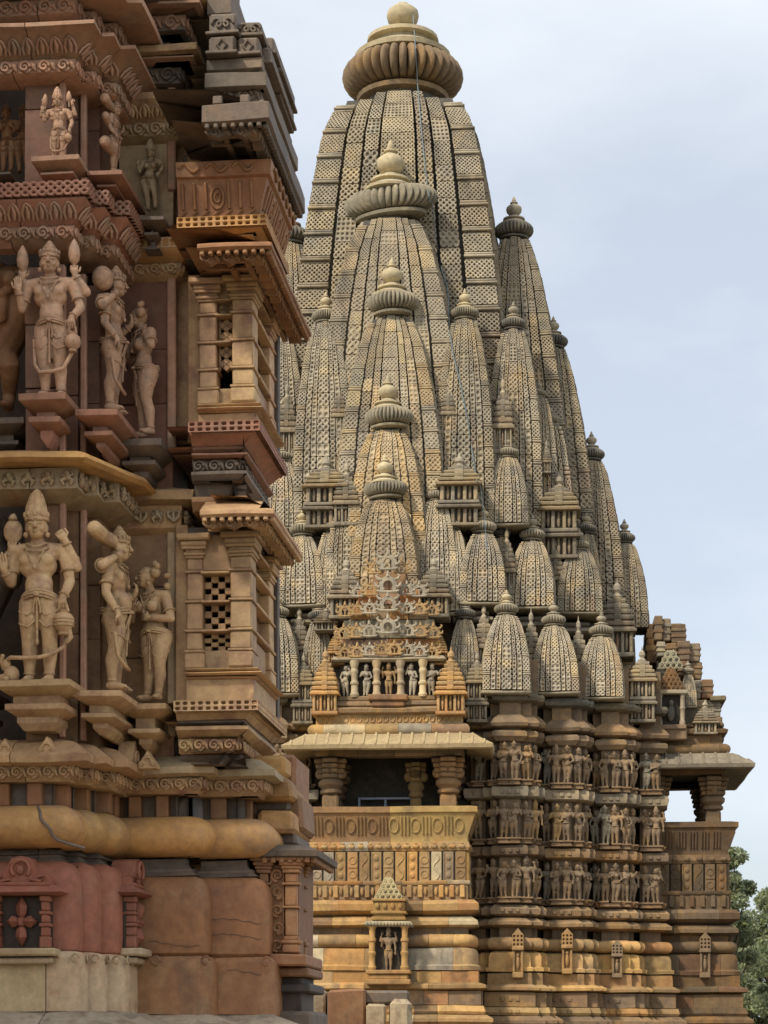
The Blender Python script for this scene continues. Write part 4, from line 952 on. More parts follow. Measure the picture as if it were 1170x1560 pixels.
def f_petal(h=.05, lean=.05):
    """lotus petals under a slab, leaning outward to their tops"""
    def fn(b, c, d, n, w, t):
        g = frame(c, d, n)
        for s in (-1, 1):
            b.tube([g(s * w * .34, 0, -h * .8), g(s * w * .40, lean * .35, -h * .1), g(s * w * .22, lean * .75, h * .6), g(0, lean, h * .9)], [.006, .009, .009, .005], 4, t)
        b.tube([g(0, .004, -h * .7), g(w * .06, lean * .45, 0), g(0, lean * .85, h * .6)], [.008, .014, .006], 5, t)
    return fn
def f_dentil(wd=.6, h=.02, e=.025):
    def fn(b, c, d, n, w, t):
        a = c - d * w * wd / 2 - n * .01; q = c + d * w * wd / 2 + n * e
        b.box(min(a[0], q[0]), max(a[0], q[0]), min(a[1], q[1]), max(a[1], q[1]), c[2] - h, c[2] + h, .005, t)
    return fn
def f_dancer(h=.09):
    """little carved figures and leaves of a frieze"""
    def fn(b, c, d, n, w, t):
        g = frame(c, d, n); k = random.random()
        if k < .6:
            b.ellip(g(0, .012, h * .62), (.016,) * 3, 6, t); b.tube([g(0, .01, h * .45), g(random.uniform(-.01, .01), .015, 0)], [.016, .02], 5, t)
            for s in (-1, 1):
                b.tube([g(s * .01, .01, h * .38), g(s * w * .32, .015, h * random.uniform(.1, .5)), g(s * w * .25, .015, h * random.uniform(.4, .75))], [.009, .008, .006], 4, t)
                b.tube([g(s * .01, .012, -.0), g(s * w * .28, .02, -h * .35), g(s * w * .16, .012, -h * .78)], [.015, .013, .008], 5, t)
        else:
            for s in (-1, 1):
                b.tube([g(0, .006, -h * .7), g(s * w * .3, .012, -h * .1), g(s * w * .36, .012, h * .5), g(s * w * .12, .01, h * .6)], [.008, .014, .012, .006], 5, t)
            b.tube([g(0, .008, -h * .75), g(0, .015, h * .5)], [.012, .007], 5, t)
    return fn
def fret(nm, path, out, y0, y1, zf, step, mat, mot='square', depth=.03, parent=None, faces=None):
    """pierced fret band: cells on each face of the plan"""
    z0, z1 = zf(y1), zf(y0); b = MB()
    for q, (p, d, L, n) in enumerate(seglist(path, out)):
        if faces is not None and q not in faces: continue
        def P(a, bb, dd, p=p, d=d, L=L, n=n):
            return np.stack([p[0] + d[0] * L * a - n[0] * dd, p[1] + d[1] * L * a - n[1] * dd, z0 + (z1 - z0) * bb], -1)
        b.cells(max(1, int(round(L / step))), 2 if (z1 - z0) > step * 1.3 else 1, P, depth, mot, lt())
    return b.build(nm, M[mat], parent or NT, ang=0)
# ---------------------------------------------------------------- solid body and back walls
cr = lu(295, 1.4)
MB().sweep([(U0, 6.5), (U0, .95), (uA - .05, .95), (uA - .05, 1.1), (lu(275, 1.1), 1.1), (lu(275, 1.1), 1.42), (cr, 1.42), (cr, 2.4), (lu(150, 1.1), 2.4), (lu(150, 1.1), 6.5)], [(0, 0), (0, za_(-420))], closed=True, tint=(.8, .8, .8)).build('core_wall', M['dark'], NT)
# added unseen mass at the left, keeps the sun off the near front
PX = [(U0 - 6.0, 6.0), (U0 - 6.0, -5.2), (U0 - 1.9, -5.2), (U0 - 1.9, -2.2), (U0 - .9, -2.2), (U0 - .9, .5), (U0 - .1, .5), (U0 - .1, .9)]
for y0, y1, o, m in ((1640, 1540, .3, 'pale'), (1540, 1450, .12, 'cream'), (1450, 1310, .08, 'red'), (1310, 1290, -.05, 'dark'), (1290, 1225, .1, 'orange'), (1225, 1190, -.1, 'dark'), (1190, 1125, .14, 'tan'), (1125, 760, -.03, 'tan'),
                     (760, 690, .15, 'orange'), (690, 372, -.03, 'pink'), (372, 285, .15, 'red'), (285, 118, -.03, 'pink'), (118, 46, .15, 'pink'), (46, -120, -.1, 'dark'), (-120, -300, .2, 'dark'), (-300, -560, -.1, 'dark'), (-560, -800, -.4, 'dark'), (-800, -1200, -.9, 'dark')):
    lsw('sun_block_course', PX, [(-.3, y0), (o - .02, y0), (o, y0 - (y0 - y1) * .2), (o, y0 - (y0 - y1) * .8), (o - .02, y1), (-.3, y1)], za_, m, seg=0)
# the return wall behind the balconies, course by course
PR = [(cr - .02, 1.36), (cr, 1.36), (cr, 2.4)]
for y0, y1, o, m in ((1640, 1540, .12, 'pale'), (1540, 1455, .08, 'brown'), (1455, 1330, .05, 'brown'), (1330, 1304, -.01, 'dark'), (1304, 1243, .08, 'orange'), (1243, 1185, .0, 'dark'), (1185, 1150, .10, 'tan'), (1150, 1065, .02, 'tan'), (1065, 1040, .06, 'tan'), (1040, 900, .012, 'tan'), (900, 815, .02, 'tan'), (815, 770, .06, 'cream'), (770, 740, .10, 'tan'),
                     (740, 640, .015, 'rose'), (640, 615, .05, 'tan'), (615, 500, .01, 'rose'), (500, 425, .02, 'rose'), (425, 362, .08, 'tan'), (362, 250, .012, 'tan'), (250, 205, .02, 'cream'), (205, 150, .09, 'dark'), (150, 90, .02, 'dark'), (90, 70, .08, 'dark'), (70, -20, .02, 'dark'), (-20, -60, .08, 'dark'), (-60, -300, .0, 'dark')):
    lsw('wall_stone', PR, [(-.06, y0), (o - .012, y0), (o, y0 - 3), (o, y1 + 3), (o - .012, y1), (-.06, y1)], zw_, m, amp=.004)
    lsw('wall_stone', [(lu(150, 1.1), 2.42), (lu(150, 1.1), 6.5)], [(-.06, y0), (o * 1.6 - .012, y0), (o * 1.6, y0 - 3), (o * 1.6, y1 + 3), (o * 1.6 - .012, y1), (-.06, y1)], zw_, m, amp=.004, seg=.3)
# ---------------------------------------------------------------- plinth of the projecting bay
lsw('foot_ledge', PA, [(-.09, 1640), (.34, 1640), (.36, 1572), (.30, 1558), (.16, 1541), (-.09, 1537)], za_, 'pale', amp=.012)
for q, (pth, nm) in enumerate(((PA, 'base_block'),)):
    lsw(nm, pth, [(-.09, 1541), (.115, 1541), (.11, 1460), (.085, 1452), (.02, 1448), (-.09, 1448)], za_, 'cream', rd=.012)
row('base_scrolls', PA, .115, 1460, za_, .11, lambda b, c, d, n, w, t: (b.tube([c + d * (w * .5 - .035 + .02 * math.cos(a)) + n * .004 + np.array([0, 0, .02 * math.sin(a)]) for a in np.linspace(0, 5, 9)], .006, 5, t)), 'cream')
lsw('pot_moulding', PA, [(-.09, 1452), (.05, 1452), (.07, 1447), (.075, 1420), (.072, 1345), (.06, 1327), (.03, 1315), (-.02, 1309), (-.09, 1307)], za_, 'red', rd=.03)
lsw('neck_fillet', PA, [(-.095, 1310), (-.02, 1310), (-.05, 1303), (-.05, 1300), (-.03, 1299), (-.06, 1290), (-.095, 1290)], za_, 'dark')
for i in range(3):                                      # the three faceted pieces of the roll, one stone each
    seg3 = [[(U0, .03), (lu(94, .03), .03), (lu(94, .03), .26)], [(lu(94, .03) - .01, .23), (lu(127, .23), .23), (lu(127, .23), .46)], [(lu(127, .23) - .01, .43), (lu(160, .43), .43), (lu(160, .43), .95)]][i]
    lsw('roll_moulding', seg3, [(-.095, 1291)] + arc(-.02, 1258, .13, 32.5, 13) + [(-.095, 1225)], za_, 'orange', rd=.06 if i == 2 else .012, ang=60, amp=.004, t=lt(1.05))
b = MB(); g0 = lambda px, y: np.array([lu(px, -.06), -.075 if abs(y - 1258) < 20 else -.055, lz(y, px, -.06)])   # a break across the roll, filled with mortar
yy = np.linspace(1226, 1290, 13); px_ = 52 + (yy - 1226) * .62 + 2 * np.sin(yy * .22); px_[-3:] += np.array([4, 14, 30])
b.tube([np.array([lu(x, -.06), .03 - (-.02 + .134 * math.sqrt(max(0, 1 - ((y - 1258) / 33) ** 2))), lz(y, x, -.06)]) for x, y in zip(px_, yy)], .009, 5)
b.build('mortar_repair', M['dark'], NT)
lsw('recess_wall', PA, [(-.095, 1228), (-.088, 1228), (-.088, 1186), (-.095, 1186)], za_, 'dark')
row('recess_posts', PA, -.088, 1207, za_, .16, f_dentil(.45, .06, .07), 'brown', stuff=True)
lsw('cornice_trim', PA, [(-.09, 1190), (.02, 1190), (.05, 1180), (.055, 1166), (-.09, 1165)], za_, 'tan')
row('trim_scrolls', PA, .058, 1176, za_, .085, f_scroll(.036), 'tan')
lsw('cornice', PA, [(-.09, 1167), (.09, 1167), (.15, 1164), (.155, 1153), (.06, 1132), (-.05, 1122), (-.09, 1120)], za_, 'tan', amp=.006)
def gable(b, c, d, n, s, t):
    g = frame(c, d, n)
    V = [g(x * s, e, z * s) for e in (.03, -.06) for x, z in ((-.5, 0), (.5, 0), (.48, .25), (.3, .5), (.14, .72), (0, .95), (-.14, .72), (-.3, .5), (-.48, .25))]
    k = 9; b.add(V, [tuple(range(k - 1, -1, -1))[::-1]] + [(i, (i + 1) % k, k + (i + 1) % k, k + i) for i in range(k)], t)
    b.tube([g(.22 * s * math.cos(a), .035, .36 * s + .22 * s * math.sin(a)) for a in np.linspace(-.6, 3.8, 12)], .05 * s, 5, t)
    for q in (-1, 1): b.tube([g(q * s * .22, .035, .2 * s), g(q * s * .42, .04, .12 * s), g(q * s * .44, .035, .28 * s)], .04 * s, 5, t)
for px, v, y in ((8, -.06, 1153), (72, -.06, 1150)):
    b = MB(); gable(b, np.array([lu(px, v), v + .02, lz(y, px, v)]), np.array([1., 0, 0]), np.array([0, -1., 0]), .10, lt()); b.build('cornice_gable', M['tan'], NT)
b = MB(); gable(b, np.array([lu(188, .35) - .0, .52, lz(1165, 188, .4)]), np.array([0, 1., 0]), np.array([1., 0, 0]), .15, lt()); b.build('cornice_gable', M['tan'], NT)
# ---- latticed niche frames on the red moulding
def niche_frame(u, v, wd, y0, y1, Yr, rz, mat):
    z = lambda y: LF.zy(y, Yr); o = link('niche_frame', None, NT, (u, v, 0), rz); w = wd / 2
    def nb2(nm, fn, m=mat):
        b = MB(); fn(b); return b.build(nm, M[m], o, amp=.003, ws=.1)
    h = y1 - y0; Yq = lambda f: y1 - h * f
    nb2('frame_base', lambda b: (b.box(-w * 1.15, w * 1.25, -.09, .1, z(y1 + 12), z(y1), .012, lt()), b.box(-w * 1.05, w * 1.1, -.06, .1, z(y1 + 24), z(y1 + 14), .01, lt())), 'cream')
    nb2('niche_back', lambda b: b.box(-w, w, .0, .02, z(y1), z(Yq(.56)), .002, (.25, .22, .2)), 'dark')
    for s in (-1, 1):
        def post(b, s=s):
            x = s * w * .82; t = lt(.95)
            for f0, f1, e in ((0, .13, .17), (.13, .23, .13), (.23, .27, .19), (.27, .36, .13), (.36, .40, .19), (.40, .50, .13), (.50, .57, .18)):
                b.box(x - w * e, x + w * e, -.05 - .06 * (e - .13), .02, z(Yq(f0)) + .001, z(Yq(f1)), .006, t)
        nb2('frame_post', post)
    def flower(b):
        cz = z(Yq(.29)); t = lt(.9); r = w * .52; H = (z(Yq(.55)) - z(y1)) * .48
        for ang in range(4):
            L = H if ang % 2 else r; dx, dz = ((1, 0), (0, 1), (-1, 0), (0, -1))[ang]
            b.tube([(dx * L * .08, -.02, cz + dz * L * .08), (dx * L * .35, -.028, cz + dz * L * .35), (dx * L * .62, -.03, cz + dz * L * .62), (dx * L, -.015, cz + dz * L)], [.008, w * .17, w * .20, .004], 4, t)
        b.lathe([(.02, -.02), (.02, .02)], (0, -.03, cz), 6, t)
    nb2('lattice_flower', flower)
    nb2('frame_eave', lambda b: (b.sweep([(-w, .1), (-w, -.02), (w, -.02), (w, .1)], [(-.02, z(Yq(.57))), (.05, z(Yq(.575))), (.075, z(Yq(.60))), (.02, z(Yq(.68))), (-.02, z(Yq(.68)))], closed=True, tint=lt())))
    def cr(b):
        t = lt(); z0 = z(Yq(.68)); H = z(y0) - z0
        V = [(x * w, e, z0 + q * H) for e in (-.03, .1) for x, q in ((-1, 0), (1, 0), (.95, .3), (.6, .4), (.45, .62), (.3, .92), (0, 1), (-.3, .92), (-.45, .62), (-.6, .4), (-.95, .3))]
        b.add(V, [tuple(range(11))] + [(i, 11 + i, 11 + (i + 1) % 11, (i + 1) % 11) for i in range(11)], t)
        b.tube([(.30 * w * math.cos(a), -.04, z0 + H * .55 + .30 * w * math.sin(a)) for a in np.linspace(-.7, 3.9, 14)], w * .07, 5, t)
        b.ellip((0, -.03, z0 + H * .52), (w * .16, .02, w * .18), 8, tuple(np.array(t) * .9))
        for s in (-1, 1):
            b.tube([(s * w * .35, -.04, z0 + H * .2), (s * w * .7, -.045, z0 + H * .12), (s * w * .8, -.04, z0 + H * .3), (s * w * .62, -.04, z0 + H * .3)], w * .06, 5, t)
        b.box(-w, w, -.05, .1, z0 - .004, z0 + H * .1, .006, t)
    nb2('frame_crest', cr)
    return o
vn = -.055
niche_frame(lu(34, vn), vn, lu(80, vn) - lu(-10, vn), 1305, 1446, YA, 0, 'red')
us = lu(163, .35) + .09
niche_frame(us, .58, .34, 1308, 1446, LF.Y(us, .55), R(90), 'red')
# ---------------------------------------------------------------- plinth of the two bays behind
for pth, q in ((PB, 0), (PC, 1)):
    lsw('foot_ledge', pth, [(-.2, 1640), (.30, 1640), (.31, 1576), (.26, 1562), (.1, 1546), (-.2, 1542)], zb_, 'pale', amp=.012)
    lsw('base_block', pth, [(-.2, 1546), (.11, 1546), (.105, 1466), (.08, 1458), (.02, 1455), (-.2, 1455)], zb_, 'brown', rd=.012)
    lsw('pot_moulding', pth, [(-.2, 1458), (.04, 1458), (.065, 1452), (.07, 1430), (.068, 1365), (.055, 1348), (.03, 1338), (-.02, 1332), (-.2, 1330)], zb_, 'brown', rd=.016, t=(1.12, 1.05, 1), amp=.003)
    lsw('neck_fillet', pth, [(-.3, 1333), (.0, 1333), (-.03, 1326), (-.03, 1322), (-.05, 1322), (-.07, 1314), (-.07, 1306), (-.3, 1304)], zb_, 'dark')
    lsw('roll_moulding', pth, [(-.25, 1304)] + arc(-.03, 1273, .13, 30, 13) + [(-.25, 1243)], zb_, 'orange', rd=.05, ang=60, amp=.004)
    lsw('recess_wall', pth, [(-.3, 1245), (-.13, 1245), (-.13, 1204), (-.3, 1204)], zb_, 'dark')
    row('recess_posts', pth, -.13, 1225, zb_, .15, f_dentil(.45, .06, .07), 'brown')
    lsw('cornice_trim', pth, [(-.2, 1208), (.0, 1208), (.03, 1200), (.035, 1184), (-.2, 1183)], zb_, 'tan')
    row('trim_scrolls', pth, .038, 1194, zb_, .085, f_scroll(.034), 'tan')
    lsw('cornice', pth, [(-.2, 1185), (.06, 1185), (.11, 1182), (.115, 1172), (.02, 1154), (-.1, 1146), (-.2, 1145)], zb_, 'cream', amp=.008)
    row('base_scrolls', pth, .11, 1464, zb_, .3, lambda b, c, d, n, w, t: (b.tube([c + d * (w * .5 - .04 + .022 * math.cos(a)) + n * .004 + np.array([0, 0, .022 * math.sin(a)]) for a in np.linspace(0, 5, 9)], .007, 5, t)), 'brown', faces=[0])
b = MB(); gable(b, np.array([lu(225, .42), .44, lz(1172, 225, .45)]), np.array([1., 0, 0]), np.array([0, -1., 0]), .10, lt()); b.build('cornice_gable', M['tan'], NT)
b = MB()                                               # cracks in the brown blocks
for px0, px1, y, v in ((322, 400, 1402, .767), (318, 400, 1425, .767), (225, 305, 1436, .627), (345, 398, 1480, .73)):
    xs = np.linspace(px0, px1, 12); b.tube([np.array([lu(x, v), v + .0015, LF.z(y + 3 * math.sin(x * .05) + 1.2 * math.sin(x * .31) + .04 * (x - px0), x, v)]) for x in xs], .0016, 4)
b.build('stone_crack', M['dark'], NT)
# ---------------------------------------------------------------- walls behind the statues, three tiers
PAW = [(lu(20, .05), .9)] + [(lu(20, .05), .05)] + PA[1:]
for y0, y1, mA, mB in ((1126, 760, 'tan', 'tan'), (700, 395, 'pink', 'rose'), (300, 100, 'pink', 'cream')):
    for pth, zf, o, mm, t0, ye in ((PAW, za_, -.05, mA, (.62, .58, .60), y0), (PW, zw_, 0, mB, (.74, .70, .68), y0 + 40)):  # tints darken the walls, shade put in so the statues stand out
        y = ye
        while y > y1:                                      # tall wall stones, one above another with a tight joint
            yn = max(y1, y - random.uniform(70, 150)); yn = y1 if yn - y1 < 40 else yn; e = o + random.uniform(-.004, .004)
            lsw('wall_stone', pth, [(o - .09, y), (e - .004, y), (e, y - 2), (e, yn + 2.5), (e - .006, yn + 1), (o - .09, yn + 1)], zf, mm, t=tuple(np.array(t0) * random.uniform(.88, 1.12)), amp=.003); y = yn
# narrow raised edge bands on the pilasters
for y0, y1, m in ((1120, 760, 'pink'), (690, 395, 'pink'), (285, 110, 'pink')):
    for px, v in ((95, .09), (127, .24)):
        u = lu(px, v); MB().box(u - .016, u + .016, v - .012, v + .03, za_(y0), za_(y1), .006, (1.05, 1, 1)).build('edge_band', M[m], NT, amp=.002)
    u = lu(262, .7); MB().box(u - .03, u + .02, .70, .75, zw_(y0), zw_(y1), .008, (1.05, 1, .95)).build('edge_band', M['cream' if y0 > 1000 else m], NT)
# ---------------------------------------------------------------- pedestals under the statues
def pedestal(px0, px1, v0, v1, ys, Yr, mat, side=False):
    """a stack of thin slabs; ys = (top, slab bottom, second top, second bottom, bracket bottom)"""
    o = link('pedestal', None, NT, (0, 0, 0)); z = lambda y: LF.zy(y, Yr)
    ua, ub2 = lu(px0, v0), lu(px1, v0)
    def slab(nm, y0, y1, ins, taper, t):
        b = MB(); b.sweep([(ua + ins, v1), (ua + ins, v0 + ins), (ub2 - ins, v0 + ins), (ub2 - ins, v1)], [(-taper, z(y1)), (0, z(y1 - (y1 - y0) * .55)), (0, z(y0)), (-.01, z(y0) + .004)], closed=True, tint=t)
        b.build(nm, M[mat], o, amp=.003, ws=.12)
    t = lt(1.05)
    slab('pedestal_slab', ys[0], ys[1], 0, .06, t); slab('pedestal_neck', ys[1] - 1, ys[2] + 1, .075, .0, lt(.8)); slab('pedestal_slab', ys[2], ys[3], .04, .05, lt(.95))
    slab('pedestal_bracket', ys[3] - 1, ys[4], .09, .03, lt(.9))
    return o
pedestal(-8, 108, -.17, .12, (1044, 1064, 1078, 1096, 1116), YA, 'tan'); pedestal(109, 184, .02, .62, (1056, 1074, 1088, 1102, 1118), LF.Y(lu(150, .1), .1), 'tan')
pedestal(181, 252, .40, .8, (1072, 1090, 1108, 1122, 1140), YW - .25, 'tan')
pedestal(28, 100, -.15, .12, (612, 634, 644, 662, 686), YA, 'rose'); pedestal(114, 180, .02, .62, (630, 650, 660, 674, 690), LF.Y(lu(150, .1), .1), 'rose')
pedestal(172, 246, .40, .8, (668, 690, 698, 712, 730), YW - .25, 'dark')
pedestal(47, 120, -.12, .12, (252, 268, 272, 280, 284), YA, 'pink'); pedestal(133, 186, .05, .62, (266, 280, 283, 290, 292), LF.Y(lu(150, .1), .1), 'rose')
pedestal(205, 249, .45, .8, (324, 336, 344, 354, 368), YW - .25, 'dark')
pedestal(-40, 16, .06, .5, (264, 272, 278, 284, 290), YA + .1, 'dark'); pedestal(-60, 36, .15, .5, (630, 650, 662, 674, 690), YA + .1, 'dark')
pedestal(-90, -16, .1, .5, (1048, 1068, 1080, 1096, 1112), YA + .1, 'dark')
# ---------------------------------------------------------------- cornices between the tiers of the projecting bay
CA = PA
lsw('frieze_block', CA, [(-.09, 762), (-.02, 762), (.05, 752), (.085, 748), (.08, 716), (-.09, 714)], za_, 'cream', amp=.005)
row('frieze_carving', CA, .083, 733, za_, .10, f_dancer(.042), 'cream')
PAD = [(U0, .05), (lu(100, .05), .05), (lu(163, .40), .44), (lu(163, .40), .95)]
lsw('curved_eave', PAD, [(-.09, 715), (.08, 715), (.20, 716), (.225, 711), (.20, 702), (.12, 693), (-.05, 688), (-.09, 687)], za_, 'orange', t=(1.0, 1.0, .95), amp=.008)
lsw('cornice_trim', CA, [(-.09, 372), (.0, 372), (.05, 362), (.055, 345), (-.09, 344)], za_, 'pink')
row('trim_scrolls', CA, .058, 356, za_, .10, f_scroll(.032), 'pink')
lsw('lotus_cornice', CA, [(-.09, 346), (.05, 345), (.14, 315), (.14, 312), (-.09, 312)], za_, 'rose', t=(1.2, 1.1, 1.1))
row('lotus_petals', CA, .085, 330, za_, .075, f_petal(.042, .055), 'pink')
lsw('fret_band', CA, [(-.09, 313), (.13, 313), (.13, 288), (-.09, 284)], za_, 'rose', t=(1.3, 1.1, 1.1))
fret('fret_screen', CA, .162, 289, 311, za_, .045, 'rose', 'lace_b', .03)
lsw('lotus_cornice', CA, [(-.09, 118), (.03, 116), (.06, 112), (.065, 94), (-.09, 93)], za_, 'pink')
row('trim_scrolls', CA, .068, 104, za_, .10, f_scroll(.03), 'pink')
lsw('lotus_cornice', CA, [(-.09, 95), (.05, 94), (.17, 62), (.2, 60), (.2, 54), (.16, 51), (-.09, 46)], za_, 'pink', amp=.006)
row('lotus_petals', CA, .09, 80, za_, .075, f_petal(.036, .06), 'pink')
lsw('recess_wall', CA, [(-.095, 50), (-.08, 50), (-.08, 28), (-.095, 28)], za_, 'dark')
lsw('cornice_trim', CA, [(-.09, 32), (.02, 32), (.07, 24), (.07, 2), (-.09, 0)], za_, 'pink', t=(.9, .9, .9))
row('trim_scrolls', CA, .073, 14, za_, .10, f_scroll(.034), 'pink')
for q, y in enumerate((0, -60, -120)):
    lsw('roof_cornice', CA, [(-.09, y), (.08, y), (.24, y - 4), (.24, y - 16), (.05, y - 34), (-.09, y - 36)], za_, 'dark' if q else 'pink', amp=.008)
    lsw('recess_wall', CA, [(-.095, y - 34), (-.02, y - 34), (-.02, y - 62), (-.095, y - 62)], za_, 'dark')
# ---------------------------------------------------------------- cornices of the set-back bay
lsw('frieze_block', PW, [(-.2, 812), (.0, 812), (.05, 803), (.06, 768), (-.2, 767)], zw_, 'tan')
row('frieze_carving', PW, .062, 787, zw_, .085, f_dancer(.04), 'cream')
lsw('cornice', PW, [(-.2, 770), (.08, 770), (.13, 766), (.14, 752), (.06, 744), (.0, 738), (-.2, 737)], zw_, 'tan', amp=.006)
lsw('cornice_trim', PW, [(-.2, 424), (.0, 423), (.05, 414), (.055, 402), (-.2, 401)], zw_, 'tan')
row('trim_scrolls', PW, .057, 409, zw_, .09, f_scroll(.028), 'tan')
lsw('lotus_cornice', PW, [(-.2, 403), (.05, 402), (.13, 388), (.135, 386), (.135, 368), (-.2, 362)], zw_, 'orange', t=(.85, .8, .75))
fret('fret_screen', PW, .140, 369, 385, zw_, .045, 'tan', 'square', .03)
lsw('cornice_trim', PW, [(-.2, 214), (.0, 213), (.06, 205), (.065, 187), (-.2, 186)], zw_, 'cream', t=(.8, .78, .72))
row('trim_scrolls', PW, .067, 196, zw_, .10, f_scroll(.034), 'cream', t=(.8, .78, .72))
lsw('lotus_cornice', PW, [(-.2, 188), (.06, 187), (.15, 164), (.16, 162), (.16, 152), (.1, 148), (-.2, 146)], zw_, 'tan', amp=.006)
row('lotus_petals', PW, .10, 175, zw_, .07, f_petal(.034, .045), 'tan')
for q, (y0, y1, o, m) in enumerate(((148, 128, .0, 'dark'), (128, 100, .05, 'dark'), (100, 92, .14, 'pink'), (92, 76, .16, 'tan'), (76, 52, -.02, 'dark'), (52, 24, .08, 'dark'), (24, 14, .18, 'pink'), (14, 4, .2, 'tan'), (4, -30, .0, 'dark'), (-30, -60, .12, 'dark'), (-60, -120, .02, 'dark'))):
    lsw('roof_course', PW, [(-.3, y0), (o - .03, y0), (o, y0 - 3), (o, y1 + 3), (o - .04, y1), (-.3, y1)], zw_, m, amp=.006, t=lt(.9))
row('roof_scrolls', PW, .055, 114, zw_, .12, f_scroll(.04), 'dark'); row('roof_scrolls', PW, .085, 38, zw_, .12, f_scroll(.04), 'pink')
